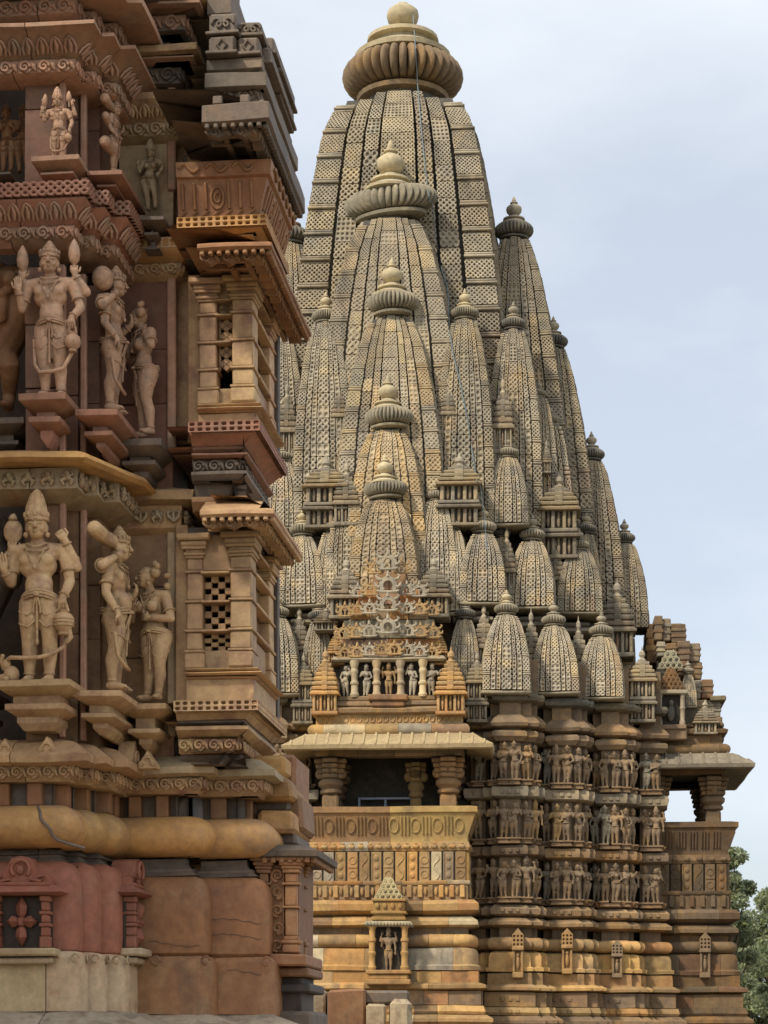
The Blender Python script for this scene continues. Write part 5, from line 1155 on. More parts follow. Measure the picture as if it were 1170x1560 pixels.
# ================================================================ the three latticed balconies, one above the other
def balcony(label, P):
    o = tag(link('balcony', None, NT, (0, 0, 0)), label)
    m = P['m']; vf, vw, vr = P['vf'], P['vw'], P['vr']
    Yf = LF.Y(lu(385, vf), vf); Yw = LF.Y(lu(370, vw), vw)
    zf = lambda y: LF.zy(y, Yf); zv = lambda y: LF.zy(y, Yw)
    u0, u1 = lu(P['x0'], vf), lu(P['x1'], vf)
    RP = [(u0, vf), (u1, vf), (u1, vr)]
    def sw(nm, pr, z=zf, path=RP, mat=None, t=None, amp=.004, **kw): return lsw(nm, path, pr, z, mat or m, t=t, amp=amp, parent=o, **kw)
    for kind, y0, y1, out, out2, mm in P['under']:
        sw(kind, [(-.35, y1), (out2, y1), (out, y0 + (y1 - y0) * .35), (out, y0), (-.35, y0)], mat=mm)
        if kind == 'scroll_trim': row('trim_scrolls', RP, out + .004, (y0 + y1) / 2 - 1, zf, .09, f_scroll(.034), mm, parent=o)
    ya, yb, out, out2 = P['slab']
    sw('balcony_slab', [(-.5, yb), (out2, yb), (out - .02, ya + 20), (out, ya + 19), (out, ya), (-.5, ya)])
    fret('fret_screen', RP, out + .03, ya + 2, ya + 18, zf, .042, m, 'square', .032, parent=o)
    if P.get('panel'):                                       # top storey: a leaning carved seat back instead of a lattice window
        pa, pb, pm, mm = P['panel']
        sw('seat_back', [(-.08, pb), (.0, pb), (.055, pm + 2), (.075, pm), (.085, pa + 2), (.05, pa), (-.02, pa)], mat=mm)
        b = MB()
        for p, d, L, n in seglist(RP, .0):
            k = int(L / .055)
            for e in range(k):
                c = np.array([*(p + d * L * (e + .5) / k), 0]); dd = np.array([d[0], d[1], 0]); nn = np.array([n[0], n[1], 0]); zA, zB = zf(pb - 4), zf(pm + 6); t = lt()
                g = lambda a, q: c + dd * a + nn * (.004 + .055 * q) + np.array([0, 0, zA + (zB - zA) * q])
                if e % 4 == 3: b.tube([g(.035 * math.cos(a), .55 + .3 * math.sin(a)) for a in np.linspace(0, 6.28, 12)], .009, 5, t, cap=False); b.tube([g(.016 * math.cos(a), .55 + .14 * math.sin(a)) for a in np.linspace(0, 6.28, 9)], .007, 4, t, cap=False)
                else: b.tube([g(0, .25), g(0, .95)], .010, 5, t)
                b.tube([g(-.02, .06), g(.012, .20)], .008, 4, t)
            k = int(L / .12)
            for e in range(k):
                c = np.array([*(p + d * L * (e + .5) / k + n * .082), zf((pa + pm) / 2)]); dd = np.array([d[0], d[1], 0]); nn = np.array([n[0], n[1], 0])
                b.tube([c + dd * (-.055 + .11 * q) + nn * .004 + np.array([0, 0, .022 * math.sin(q * 6.28)]) for q in np.linspace(0, 1, 9)], .009, 5, lt())
        tag(b.build('seat_back_relief', M[mm], o), kind='stuff')
    # lattice window
    wl, wr = lu(P['wx0'], vw), lu(P['wx1'], vw); yt, ybm = P['wy']; vb = P['vb']
    WP = [(wl, vw), (wr, vw), (wr, vb)]
    H = lambda f: ybm + (yt - ybm) * f
    def post(ua, ub_, va, vb_, nm='lattice_pillar'):
        b = MB(); t = lt(); cx, cy = (ua + ub_) / 2, (va + vb_) / 2; hx, hy = (ub_ - ua) / 2, (vb_ - va) / 2
        for f0, f1, e in ((0, .12, .012), (.12, .14, .012), (.14, .27, .0), (.27, .29, .011), (.29, .49, .0), (.49, .51, .011), (.51, .71, .0), (.71, .73, .011), (.73, .82, .0), (.82, .84, .008), (.84, .865, .016), (.865, .885, .008), (.885, .91, .026), (.91, .95, .03), (.95, 1.0, .05)):
            b.box(cx - hx - e, cx + hx + e, cy - hy - e, cy + hy + e, zv(H(f0)) + .0008, zv(H(f1)), .006 if e == 0 else .009, t)
        b.build(nm, M[P['pm']], o, amp=.003, ws=.15)
    if not P.get('panel'):
        l0, l1 = lu(P['lx0'], vw), lu(P['lx1'], vw)
        post(wl, l0 - .004, vw, vw + .12); post(l1 + .004, wr, vw - .03, vw + .14)
        post(wr - .10, wr, vb - .16, vb, 'lattice_pillar')
        ml = LF.u(0, 0)
        # pierced stone lattice, panel by panel
        for q in range(3):
            fa, fb = ((.30, .485), (.52, .70), (.74, .81))[q] if P['pat'] == 'check3' else (((.145, .27), (.30, .485), (.52, .70)) if P['pat'] == 'check' else ((.30, .485), (.52, .70), (.74, .82)))[q]
            b = MB(); t = lt(.9); w = l1 - l0; z0, z1 = zv(H(fa)), zv(H(fb))
            if P['pat'] == 'check':
                nx, nz = 4, 4
                for i in range(nx):
                    for j in range(nz):
                        if (i + j) % 2 == 0:
                            e = .0015; b.box(l0 + w * i / nx - e, l0 + w * (i + 1) / nx + e, vw + .05 + .0007 * ((i * 3 + j) % 4), vw + .085, z0 + (z1 - z0) * j / nz - e, z0 + (z1 - z0) * (j + 1) / nz + e, .002, t)
            else:
                for j in range(2):
                    cz = z0 + (z1 - z0) * (j + .5) / 2; hz = (z1 - z0) / 4
                    for dx, dz in ((0, .5), (0, -.5), (.5, 0), (-.5, 0)):
                        x, zc = l0 + w / 2 + dx * w * .5, cz + dz * hz; r = w * .26
                        b.add([(x - r, vw + .05, zc), (x, vw + .05, zc - r), (x + r, vw + .05, zc), (x, vw + .05, zc + r), (x - r, vw + .09, zc), (x, vw + .09, zc - r), (x + r, vw + .09, zc), (x, vw + .09, zc + r)], [(0, 1, 2, 3), (0, 4, 5, 1), (1, 5, 6, 2), (2, 6, 7, 3), (3, 7, 4, 0)], t)
                for x in (l0 + .004, l1 - .004): b.box(x - .006, x + .006, vw + .055, vw + .08, z0, z1, .002, t)
            b.build('stone_lattice', M[P['pm']], o)
            f = fb + .012
            b = MB(); b.box(l0 - .01, l1 + .01, vw - .02, vw + .10, zv(H(fb)) + .001, zv(H(min(fb + .018, 1))), .006, lt()); b.build('lattice_rail', M[P['pm']], o)
        MB().box(l0 - .004, l1 + .004, vw + .02, vw + .12, zv(H(0)), zv(H(.14)), .006, lt(.9)).build('lattice_sill', M[P['pm']], o)
        MB().box(l0 - .004, l1 + .004, vw + .01, vw + .12, zv(H(.845 if P['pat'] == 'diam' else .725)), zv(H(1)), .006, lt(.8)).build('lattice_head', M[P['pm']], o)
        # side: added panel keeps light out of the room; rails between the pillars
        MB().box(wr - .09, wr - .06, vw + .11, vb - .1, zv(H(0)), zv(H(1)), .004, (.6, .58, .55)).build('shade_panel', M[P['pm']], o)
        for f in (.28, .5, .72, .90): MB().box(wr - .055, wr + .008, vw + .145, vb - .165, zv(H(f)), zv(H(f + .025)), .005, lt()).build('lattice_rail', M[P['pm']], o)
        MB().box(wr - .05, wr - .02, vw + .145, vb - .165, zv(H(0)), zv(H(.26)), .004, lt(.8)).build('lattice_sill', M[P['pm']], o)
        for y, e in ((P['sill'][0], .03), (P['sill'][0] + 7, .05), (P['sill'][1], .02)):
            sw('sill_moulding', [(-.1, y + 5), (e, y + 4), (e + .012, y + 2), (e, y), (-.1, y - 1)], z=zv, path=WP, mat=P['pm'], amp=.003)
        sw('dado', [(-.1, P['dado'][1]), (.012, P['dado'][1]), (.012, P['dado'][0]), (-.1, P['dado'][0])], z=zv, path=WP, mat=P['pm'], amp=.003)
    else:
        post(lu(362, vw), lu(388, vw), vw, vw + .12, 'stub_pillar'); post(wr - .10, wr, vb - .16, vb, 'stub_pillar')
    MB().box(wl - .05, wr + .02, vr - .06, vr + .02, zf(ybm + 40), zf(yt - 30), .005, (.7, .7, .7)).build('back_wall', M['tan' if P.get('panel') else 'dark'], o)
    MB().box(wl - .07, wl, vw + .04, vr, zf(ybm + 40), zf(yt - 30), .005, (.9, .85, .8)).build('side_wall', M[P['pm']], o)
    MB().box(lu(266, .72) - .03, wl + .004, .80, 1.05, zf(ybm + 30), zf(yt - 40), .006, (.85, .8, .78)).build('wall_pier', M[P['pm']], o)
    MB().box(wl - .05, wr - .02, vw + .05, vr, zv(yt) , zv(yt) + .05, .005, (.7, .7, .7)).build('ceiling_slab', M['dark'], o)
    # eave
    ve = P['ve']; ex0, ex1 = lu(P['ex'][0], ve), lu(P['ex'][1], ve); Ye = LF.Y(ex1, ve); ze = lambda y: LF.zy(y, Ye)
    EP = [(ex0, ve), (ex1, ve), (ex1, P['vee'])]; ey0, ey1 = P['ey']; dep = vw - ve - .03; sd = max(ex1 - wr, .05)
    em = P['em']; hi = P.get('rise', .06)
    lsw('eave', EP, [(-dep, ze(ey1) + hi - .0), (-dep * .5, ze(ey1) + hi * .5), (-.02, ze(ey1) - .0), (.0, ze(ey1) + .012), (.0, ze(ey0) - .012), (-.02, ze(ey0)), (-dep * .6, ze(ey0) + hi + .04), (-dep - .1, ze(ey0) + hi + .06)], lambda z: z, em, parent=o, amp=.006)
    row('eave_dentils', EP, -.03, ze(ey1) - .006, None, .045, f_dentil(.55, .014, .02), em, parent=o)
    row('eave_leaves', EP, -.07, ze(ey1) - .02, None, .12, f_scroll(.026), em, parent=o)
    for kk, off in enumerate((-.14, -.24)):
        lsw('soffit_rib', EP, [(off - .03, ze(ey1) - .015), (off, ze(ey1) - .015), (off, ze(ey1) + .05), (off - .03, ze(ey1) + .05)], lambda z: z, em, parent=o, amp=.003)
    if P.get('panel'): row('eave_stubs', EP, -.06, ze(ey0) + .03, None, .16, f_dentil(.35, .022, .02), em, parent=o)
    return o
balcony('lowest balcony, chequered lattice window over a fretted slab', dict(m='tan', pm='tan', em='tan', vf=.45, vw=.62, vr=1.45, vb=1.38, x0=266, x1=386, slab=(1065, 1094, .0, -.05), wx0=284, wx1=384, wy=(812, 1018), lx0=309, lx1=351, pat='check',
    sill=(1018, 1030), dado=(1034, 1066), ve=.33, vee=1.40, ex=(304, 419), ey=(772, 785), rise=.03,
    under=[('slab_course', 1094, 1104, -.06, -.10, 'dark'), ('slab_course', 1104, 1120, -.03, -.09, 'tan'), ('scroll_trim', 1120, 1142, -.10, -.13, 'tan'), ('slab_course', 1142, 1160, -.16, -.2, 'dark')]))
balcony('middle balcony, diamond lattice window under a broad eave', dict(m='rose', pm='tan', em='brown', vf=.45, vw=.62, vr=1.40, vb=1.34, x0=288, x1=389, slab=(640, 672, .0, -.08), wx0=303, wx1=387, wy=(424, 616), lx0=331, lx1=354, pat='diam',
    sill=(616, 625), dado=(630, 642), ve=.12, vee=1.60, ex=(300, 414), ey=(365, 377), rise=.05,
    under=[('slab_course', 672, 684, -.08, -.12, 'rose'), ('slab_course', 684, 692, -.05, -.09, 'rose'), ('scroll_trim', 692, 712, -.10, -.13, 'dark'), ('slab_course', 712, 726, -.06, -.1, 'dark'), ('slab_course', 726, 750, -.14, -.16, 'dark'), ('slab_course', 750, 772, -.06, -.1, 'brown')]))
balcony('top balcony with a leaning carved seat back and no lattice', dict(m='orange', pm='tan', em='dark', vf=.50, vw=.66, vr=1.25, vb=1.18, x0=272, x1=394, slab=(330, 352, .02, -.02), wx0=303, wx1=388, wy=(205, 330), lx0=320, lx1=350, pat='diam', panel=(250, 334, 274, 'brown'),
    sill=(318, 325), dado=(328, 332), ve=.10, vee=1.42, ex=(308, 409), ey=(152, 184), rise=.06,
    under=[('slab_course', 352, 360, -.04, -.08, 'orange'), ('slab_course', 360, 376, -.10, -.14, 'dark')]))
# ---------------------------------------------------------------- stepped roof over the top balcony
RO = link('stepped_roof', None, NT, (0, 0, 0))
def rcourse(px0, px1, v, y0, y1, o1, mat, nm='roof_course', vend=1.6):
    Yr = LF.Y(lu(px1, v), v)
    return lsw(nm, [(lu(px0, v), v), (lu(px1, v), v), (lu(px1, v), vend)], [(-.4, y1), (o1 - .02, y1), (o1, y1 - 3), (o1, y0 + 3), (o1 - .03, y0), (-.4, y0)], lambda y: LF.zy(y, Yr), mat, parent=RO, amp=.005)
rcourse(312, 398, .50, 133, 158, .0, 'dark'); rcourse(312, 405, .44, 105, 132, .0, 'dark'); rcourse(314, 398, .50, 84, 105, .0, 'dark')
for px0, px1, v, y0, y1 in ((318, 358, .46, 56, 84), (361, 394, .50, 58, 86), (397, 412, .62, 72, 100), (318, 360, .48, 22, 55), (364, 398, .54, 34, 58), (398, 418, .8, 56, 84), (412, 428, .95, 84, 112), (404, 424, 1.0, 112, 150)):
    Yr = LF.Y(lu(px0, v), v); u0_, u1_ = lu(px0, v), lu(px1, v); z = lambda y: LF.zy(y, Yr)
    b = MB(); t = lt(.9); b.box(u0_, u1_, v, 1.5, z(y1), z(y0), .012, t); b.box(u0_ - .015, u1_ + .015, v - .02, 1.5, z(y1), z(y1 - 5), .006, t)
    if px1 - px0 > 30:
        cx, cz = (u0_ + u1_) / 2, z((y0 + y1) / 2)
        if y0 > 50:
            b.tube([(cx, v - .005, cz + .034), (cx + .026, v - .005, cz), (cx, v - .005, cz - .034), (cx - .026, v - .005, cz), (cx, v - .005, cz + .034)], .007, 5, t)
        else:
            for s in (-1, 1): b.tube([(cx + s * (.006 + .035 * (1 - a / 11) * (1 + math.cos(a)) / 1.3), v - .006, cz + .03 * (1 - a / 11) * math.sin(a)) for a in np.linspace(0, 9, 14)], .008, 5, t)
    b.build('roof_stone', M['dark'], RO, amp=.004, ws=.15)
for px0, px1, v, y0, y1 in ((316, 352, .62, -10, 22), (300, 340, .75, -60, -8), (300, 330, .85, -120, -58)):
    rcourse(px0, px1, v, y0, y1, .0, 'dark')
row('roof_scrolls', [(lu(318, .5), .5), (lu(398, .5), .5)], .004, LF.z(146, 360, .5), None, .12, f_scroll(.04), 'dark', parent=RO)
# ---------------------------------------------------------------- weathered stones under the balcony and the little pillared niche
BS = link('corbel_stones', None, NT, (0, 0, 0))
for px0, px1, v, y0, y1, m in ((372, 436, .98, 1150, 1182, 'orange'), (380, 444, 1.06, 1184, 1218, 'orange'), (420, 452, 1.2, 1150, 1216, 'brown'), (392, 448, 1.05, 1234, 1268, 'orange'), (436, 462, 1.25, 1212, 1268, 'brown'), (380, 440, 1.2, 1216, 1236, 'dark'), (388, 452, 1.15, 1266, 1288, 'dark')):
    Yr = LF.Y(lu(px0, v), v); z = lambda y: LF.zy(y, Yr)
    b = MB(); b.box(lu(px0, v), lu(px1, v), v, 1.75, z(y1), z(y0), .022, lt(.9 if m == 'orange' else 1)); b.build('corbel_stone', M[m], BS, amp=.012, ws=.14, seed=px0 * .37)
PN = link('pillared_niche', None, NT, (0, 0, 0)); vp = .95
Yn = LF.Y(lu(430, vp), vp); zn_ = lambda y: LF.zy(y, Yn)
def pn(nm, fn, m='brown'):
    b = MB(); fn(b); return b.build(nm, M[m], PN, amp=.003, ws=.12)
ua_, ub_ = lu(392, vp), lu(466, vp)
pn('niche_body', lambda b: b.box(lu(388, vp + .06), lu(455, vp + .06), vp + .06, 1.6, zn_(1475), zn_(1292), .01, (.8, .75, .7)))
def scrollpanel(b):
    x0, x1 = lu(411, vp), lu(432, vp); t = lt(1.05); b.box(x0, x1, vp + .03, vp + .2, zn_(1452), zn_(1316), .006, (.8, .75, .7)); r = (x1 - x0) * .40
    for k in range(5):
        cz = zn_(1440 - 27 * k); s = 1 if k % 2 else -1
        b.tube([((x0 + x1) / 2 + s * r * (1 - a / 11) * math.cos(a), vp + .024, cz + r * (1 - a / 11) * math.sin(a)) for a in np.linspace(-1.6, 7.4, 18)], np.linspace(.012, .007, 18), 5, t)
    for x in (x0 + .004, x1 - .004): b.box(x - .005, x + .005, vp + .02, vp + .05, zn_(1452), zn_(1316), .002, t)
pn('scroll_panel', scrollpanel)
def npillar(px0, px1, v):
    def f(b):
        x0, x1 = lu(px0, v), lu(px1, v); cx = (x0 + x1) / 2; h = (x1 - x0) / 2; t = lt(1.05)
        for y0, y1, e in ((1452, 1438, .012), (1438, 1432, .02), (1432, 1426, .008), (1426, 1384, .0), (1384, 1380, .016), (1380, 1348, .0), (1348, 1344, .016), (1344, 1330, .0), (1330, 1324, .014), (1324, 1319, .02), (1319, 1312, .03), (1312, 1306, .045)):
            b.box(cx - h - e, cx + h + e, v - e, v + h * 2 + e, zn_(y0) + .0006, zn_(y1), .006, t)
    return f
pn('niche_pillar', npillar(434, 452, vp - .01)); pn('niche_pillar', npillar(450, 463, vp + .28)); pn('niche_pillar', npillar(395, 409, vp + .0))
pn('niche_eave', lambda b: (b.sweep([(lu(398, vp - .02), vp - .02), (lu(470, vp - .02), vp - .02), (lu(470, vp - .02), 1.7)], [(-.3, zn_(1309)), (.0, zn_(1309)), (.06, zn_(1306)), (.065, zn_(1297)), (-.02, zn_(1287)), (-.3, zn_(1285))], tint=(.9, .9, .88), seg=.08)), 'dark')
row('eave_dentils', [(lu(398, vp - .02), vp - .02), (lu(470, vp - .02), vp - .02), (lu(470, vp - .02), 1.7)], .02, zn_(1311), None, .05, f_dentil(.6, .016, .02), 'brown', parent=PN)
pn('niche_ledge', lambda b: (b.box(lu(408, vp), lu(468, vp), vp - .06, 1.6, zn_(1472), zn_(1454), .01, lt(.9)), b.box(lu(415, vp), lu(470, vp), vp + .02, 1.55, zn_(1488), zn_(1474), .01, lt(.7))))
pn('niche_foot', lambda b: (b.box(lu(412, vp), lu(455, vp), vp + .1, 1.55, zn_(1560), zn_(1486), .01, (.55, .5, .5)), b.box(lu(408, vp), lu(470, vp), vp + .05, 1.6, zn_(1512), zn_(1498), .01, lt(.6)), b.box(lu(404, vp), lu(476, vp), vp + .0, 1.6, zn_(1660), zn_(1540), .02, lt(.9))), 'dark')
# ---------------------------------------------------------------- stones of a low wall between the temples
for q, (px0, px1, y0, y1, Y, lab, m) in enumerate([(455, 498, 1508, 1640, 22.0, 'pale lichen-spotted block at the left end of the low stone row', 'pale'), (496, 556, 1506, 1640, 21.8, 'broad brown block in the middle of the low stone row', 'brown'), (553, 625, 1508, 1528, 21.9, 'thin grey slab lying on top of the low stone row', 'dark'), (556, 590, 1529, 1640, 21.7, 'squat grey-brown block under the thin slab', 'pale'), (591, 630, 1524, 1640, 21.6, 'pale rounded block at the right end of the low stone row', 'pale')]):
    X0, X1 = (px0 - 585) / FPX * Y, (px1 - 585) / FPX * Y; z0, z1 = max(.05, EYE + (HOR - y1) / FPX * Y), EYE + (HOR - y0) / FPX * Y
    if q == 2: z0 = EYE + (HOR - 1529) / FPX * Y
    else: z0 = .05
    b = MB(); b.box(X0 + .01, X1 - .01, Y, Y + .7, z0, z1, .05 if q == 4 else .025, (.9, .85, .75) if m == 'pale' else (1, 1, 1))
    o = b.build('stone_block', M[m], None, amp=.02, ws=.3, seed=q * 2.2)
    tag(o, lab, 'stone block', 'stones of the low row between the temples')
# ================================================================ carved figures
def remesh(mb, vox, smooth=4, name='statue'):
    me = mb.mesh('raw_form', None, ang=0); ob = bpy.data.objects.new('raw_form', me); COL.objects.link(ob)
    r = ob.modifiers.new('r', 'REMESH'); r.mode = 'VOXEL'; r.voxel_size = vox; r.use_smooth_shade = True
    if smooth: q = ob.modifiers.new('s', 'SMOOTH'); q.factor = .5; q.iterations = smooth
    dg = bpy.context.evaluated_depsgraph_get(); out = bpy.data.meshes.new_from_object(ob.evaluated_get(dg)); out.name = name
    bpy.data.objects.remove(ob); bpy.data.meshes.remove(me)
    return out
def paint(me, mat, extra=None):
    """add sharp small forms (face, fingers) to a remeshed body and give it its stone"""
    if extra is not None and extra.v:
        n = len(me.vertices); V = np.empty(n * 3, np.float32); me.vertices.foreach_get('co', V)
        nl = len(me.loops); lv = np.empty(nl, np.int32); me.loops.foreach_get('vertex_index', lv)
        lt = np.empty(len(me.polygons), np.int32); me.polygons.foreach_get('loop_total', lt)
        b = MB(); b.v.append(V.reshape(-1, 3).astype(float)); b.n = n; b.lv.append(lv); b.lt.append(lt); b.t.append(np.ones((len(lt), 3)))
        e = extra; b.v += e.v; b.lv += [q + n for q in e.lv]; b.lt += e.lt; b.t += e.t; b.n += e.n
        nm = me.name; bpy.data.meshes.remove(me); return b.mesh(nm, mat, ang=180)
    at = me.attributes.new('tint', 'FLOAT_COLOR', 'FACE'); at.data.foreach_set('color', np.ones(len(me.polygons) * 4, np.float32))
    me.materials.clear(); me.materials.append(mat)
    me.polygons.foreach_set('use_smooth', np.ones(len(me.polygons), dtype=bool)); return me
def limb(b, pts, rad, n=10):
    pts = np.array(pts, float); m = len(pts); t = np.linspace(0, m - 1, (m - 1) * 4 + 1)
    P = np.column_stack([np.interp(t, range(m), pts[:, k]) for k in range(3)]); r = np.interp(t, range(m), rad)
    b.tube(P, r, n); b.ellip(P[0], (r[0],) * 3, n); b.ellip(P[-1], (r[-1],) * 3, n)
def hand(b, x, p, d, up, s=1.0, curl=.5):
    """palm into b, separate bent fingers and a thumb into x; d = pointing direction, up = back of the hand"""
    d = np.array(d, float); d /= np.linalg.norm(d); up = np.array(up, float); up -= d * (up @ d); up /= np.linalg.norm(up); sd = np.cross(d, up); p = np.array(p, float)
    for q in (-.012, 0, .012): b.ellip(p + d * .02 * s + sd * q * s, (.019 * s,) * 3, 8)
    for k, (o, L) in enumerate(((-.021, .040), (-.007, .048), (.007, .045), (.020, .036))):
        a = p + d * .036 * s + sd * o * s; m = a + (d * math.cos(curl * .5) - up * math.sin(curl * .5)) * L * .5 * s; e = m + (d * math.cos(curl * 1.5) - up * math.sin(curl * 1.5)) * L * .55 * s
        x.tube([a - d * .015 * s, a, m, e], [.0075 * s, .0078 * s, .0072 * s, .0055 * s], 7)
    a = p + sd * .024 * s + d * .005 * s; x.tube([a - sd * .01 * s, a + (sd * .6 + d * .6 - up * .2) * .022 * s, a + (sd * .35 + d - up * .5) * .042 * s], [.009 * s, .0085 * s, .006 * s], 7)
def figure(name, mat, vox=.0085, female=False, hip=0.0, chest=0.0, head=(0, 0, 0), turn=0.0, arms=(), legs=None, crown='tall', ornaments=True, parts_mat=None, scale=1.0, back=False, fem_skirt=True):
    """a carved figure one unit tall to the top of the head, facing -Y; returns the body mesh and its carved attributes as (name, MB)"""
    b = MB(); x = MB(); at = {}
    hx, cx = hip, chest; nx = cx + head[0] * .4; hd = np.array([cx + head[0], -.03 + head[1], .925 + head[2]])
    fy = 1 if back else -1
    # trunk
    b.ellip((hx, 0, .485), (.118 if female else .104, .085, .085), 14); b.ellip((hx * .85 + cx * .15, .01, .455), (.112 if female else .100, .085, .07), 14)
    b.ellip((hx * .5 + cx * .5, -.005, .585), (.078 if female else .086, .062, .085), 14); b.ellip((hx * .6 + cx * .4, -.012, .555), (.085, .066, .06), 14)
    b.ellip((cx, 0, .695), (.098 if female else .118, .070, .085), 14); b.ellip((cx, .005, .76), (.105 if female else .130, .062, .055), 14)
    shw = .125 if female else .150
    limb(b, [(cx - shw, .01, .782), (cx, .005, .80), (cx + shw, .01, .782)], [.043, .045, .043])
    if female:
        for s in (-1, 1): b.ellip((cx + s * .052, fy * .055, .70), (.050, .050, .048), 12)
    else:
        for s in (-1, 1): b.ellip((cx + s * .055, fy * .045, .725), (.056, .032, .042), 12)
    limb(b, [(cx, .005, .80), (nx, -.01, .865)], [.045, .036])
    # head
    c, s_ = math.cos(turn), math.sin(turn)
    T = np.array([[c, -s_, 0], [s_, c, 0], [0, 0, 1]])
    hp = lambda p: hd + T @ np.array([p[0], p[1] * (1 if not back else -1), p[2]], float)
    b.ellip(hd, (.060, .066, .074), 14, M=None); b.ellip(hp((0, -.014, -.042)), (.046, .047, .040), 12)
    b.ellip(hp((0, -.044, -.060)), (.017, .014, .013), 8)
    # face
    x.tube([hp((0, -.062, .022)), hp((0, -.072, -.004)), hp((0, -.082, -.020))], [.006, .008, .0115], 8)
    for s in (-1, 1):
        x.ellip(hp((s * .010, -.071, -.020)), (.007, .008, .006), 6)
        x.ellip(hp((s * .025, -.056, .006)), (.0155, .010, .0068), 8)
        x.tube([hp((s * .008, -.063, .022)), hp((s * .024, -.062, .029)), hp((s * .042, -.050, .021))], [.004, .005, .003], 6)
        x.ellip(hp((s * .034, -.040, -.026)), (.016, .016, .016), 8)
        b.ellip(hp((s * .060, .004, -.012)), (.010, .018, .030), 8)
        x.lathe([(.0, -.018), (.014, -.010), (.017, 0), (.014, .010), (.0, .018)], hp((s * .064, .0, -.052)), 10)
    x.ellip(hp((0, -.063, -.038)), (.019, .009, .0058), 8); x.ellip(hp((0, -.061, -.046)), (.015, .009, .0058), 8)
    # legs
    for s in (-1, 1):
        lg = (legs or {}).get(s, None) or ((hx * .55 + s * .062, -.012, .27), (hx * .12 + s * .060, .008, .045), 0)
        kn, an, ft = np.array(lg[0]), np.array(lg[1]), lg[2]; hj = np.array([hx + s * .058, 0, .465])
        limb(b, [hj, hj * .5 + kn * .5 + (0, -.01, 0), kn], [.080 if female else .074, .066, .048], 12)
        cf = kn * .62 + an * .38 + np.array([0, .014, 0]); limb(b, [kn, cf, an], [.046, .047, .028], 12)
        fd = np.array([math.sin(ft), fy * math.cos(ft), 0]); base = np.array([an[0], an[1], an[2] - .022])
        limb(b, [base - fd * .018, base + fd * .045 + (0, 0, -.005), base + fd * .085 + (0, 0, -.010)], [.027, .025, .019], 8)
        sdv = np.array([-fd[1], fd[0], 0])
        for k in range(5): x.ellip(base + fd * (.100 - .004 * abs(k - 1)) + sdv * (.018 - .0095 * k) + (0, 0, -.013), (.0068, .009, .007), 6)
        if ornaments:
            an_ = at.setdefault(f'anklet#{s}', MB()); an_.lathe([(.027, -.008), (.034, -.006), (.035, .006), (.027, .008)], an + (0, 0, .012), 14)
    # arms
    for a in arms:
        s = a['s']; sh = np.array([cx + s * (shw + .004), .012 if not a.get('rear') else .05, .778]); el, ha = np.array(a['el'], float), np.array(a['ha'], float)
        limb(b, [sh, sh * .5 + el * .5, el], [.043, .038, .030]); limb(b, [el, el * .6 + ha * .4, ha], [.031, .030, .0205])
        d = a.get('d', ha - el); hand(b, x, ha, d, a.get('up', (0, -1, 0)), a.get('hs', 1.0), a.get('curl', .5))
        if ornaments:
            q = at.setdefault(f'armlet#{len(at)}', MB()); m = sh * .35 + el * .65; dd = (el - sh) / np.linalg.norm(el - sh)
            ring(q, m, dd, .041, .008); q = at.setdefault(f'bracelet#{len(at)}', MB()); f = ha - (ha - el) / np.linalg.norm(ha - el) * .03; ring(q, f, (ha - el) / np.linalg.norm(ha - el), .026, .007)
    # ornaments, carved proud of the body
    if crown == 'tall':
        q = at.setdefault('crown', MB()); q.lathe([(.060, -.028), (.073, -.022), (.074, -.004), (.066, .0), (.069, .006), (.066, .03), (.060, .06), (.055, .066), (.057, .072), (.046, .11), (.040, .116), (.041, .122), (.024, .155), (.010, .168)], hp((0, .006, .052)), 18)
        for k in range(5):
            a = -math.pi / 2 + (k - 2) * .62; q.ellip(hp((.070 * math.cos(a), .006 + .070 * math.sin(a), .062)), (.014, .012, .020), 6)
            q.tube([hp((.066 * math.cos(a), .006 + .066 * math.sin(a), .075)), hp((.056 * math.cos(a), .006 + .056 * math.sin(a), .125)), hp((.032 * math.cos(a), .006 + .032 * math.sin(a), .19))], .006, 5)
    elif crown == 'mid':
        q = at.setdefault('crown', MB()); q.lathe([(.060, -.022), (.072, -.018), (.073, .0), (.064, .004), (.066, .012), (.055, .035), (.048, .038), (.05, .044), (.034, .07), (.026, .074), (.027, .08), (.01, .10)], hp((0, .006, .046)), 18)
        for k in range(7):
            a = -math.pi / 2 + (k - 3) * .45; q.ellip(hp((.068 * math.cos(a), .006 + .068 * math.sin(a), .062)), (.011, .010, .018), 6)
    elif crown == 'bun':
        q = at.setdefault('hair', MB()); q.ellip(hp((.0, .014, .016)), (.066, .068, .068), 14); q.ellip(hp((.075, .05, .030)), (.042, .040, .042), 12); q.ellip(hp((.105, .055, .075)), (.026, .026, .026), 8); q.ellip(hp((.055, .055, .10)), (.022, .022, .024), 8)
        for k in range(5): ring(q, hp((.0, .012 + .008 * k, .012 + .010 * k)), np.array([0, .5, -.86]), .066 - .006 * k, .004)
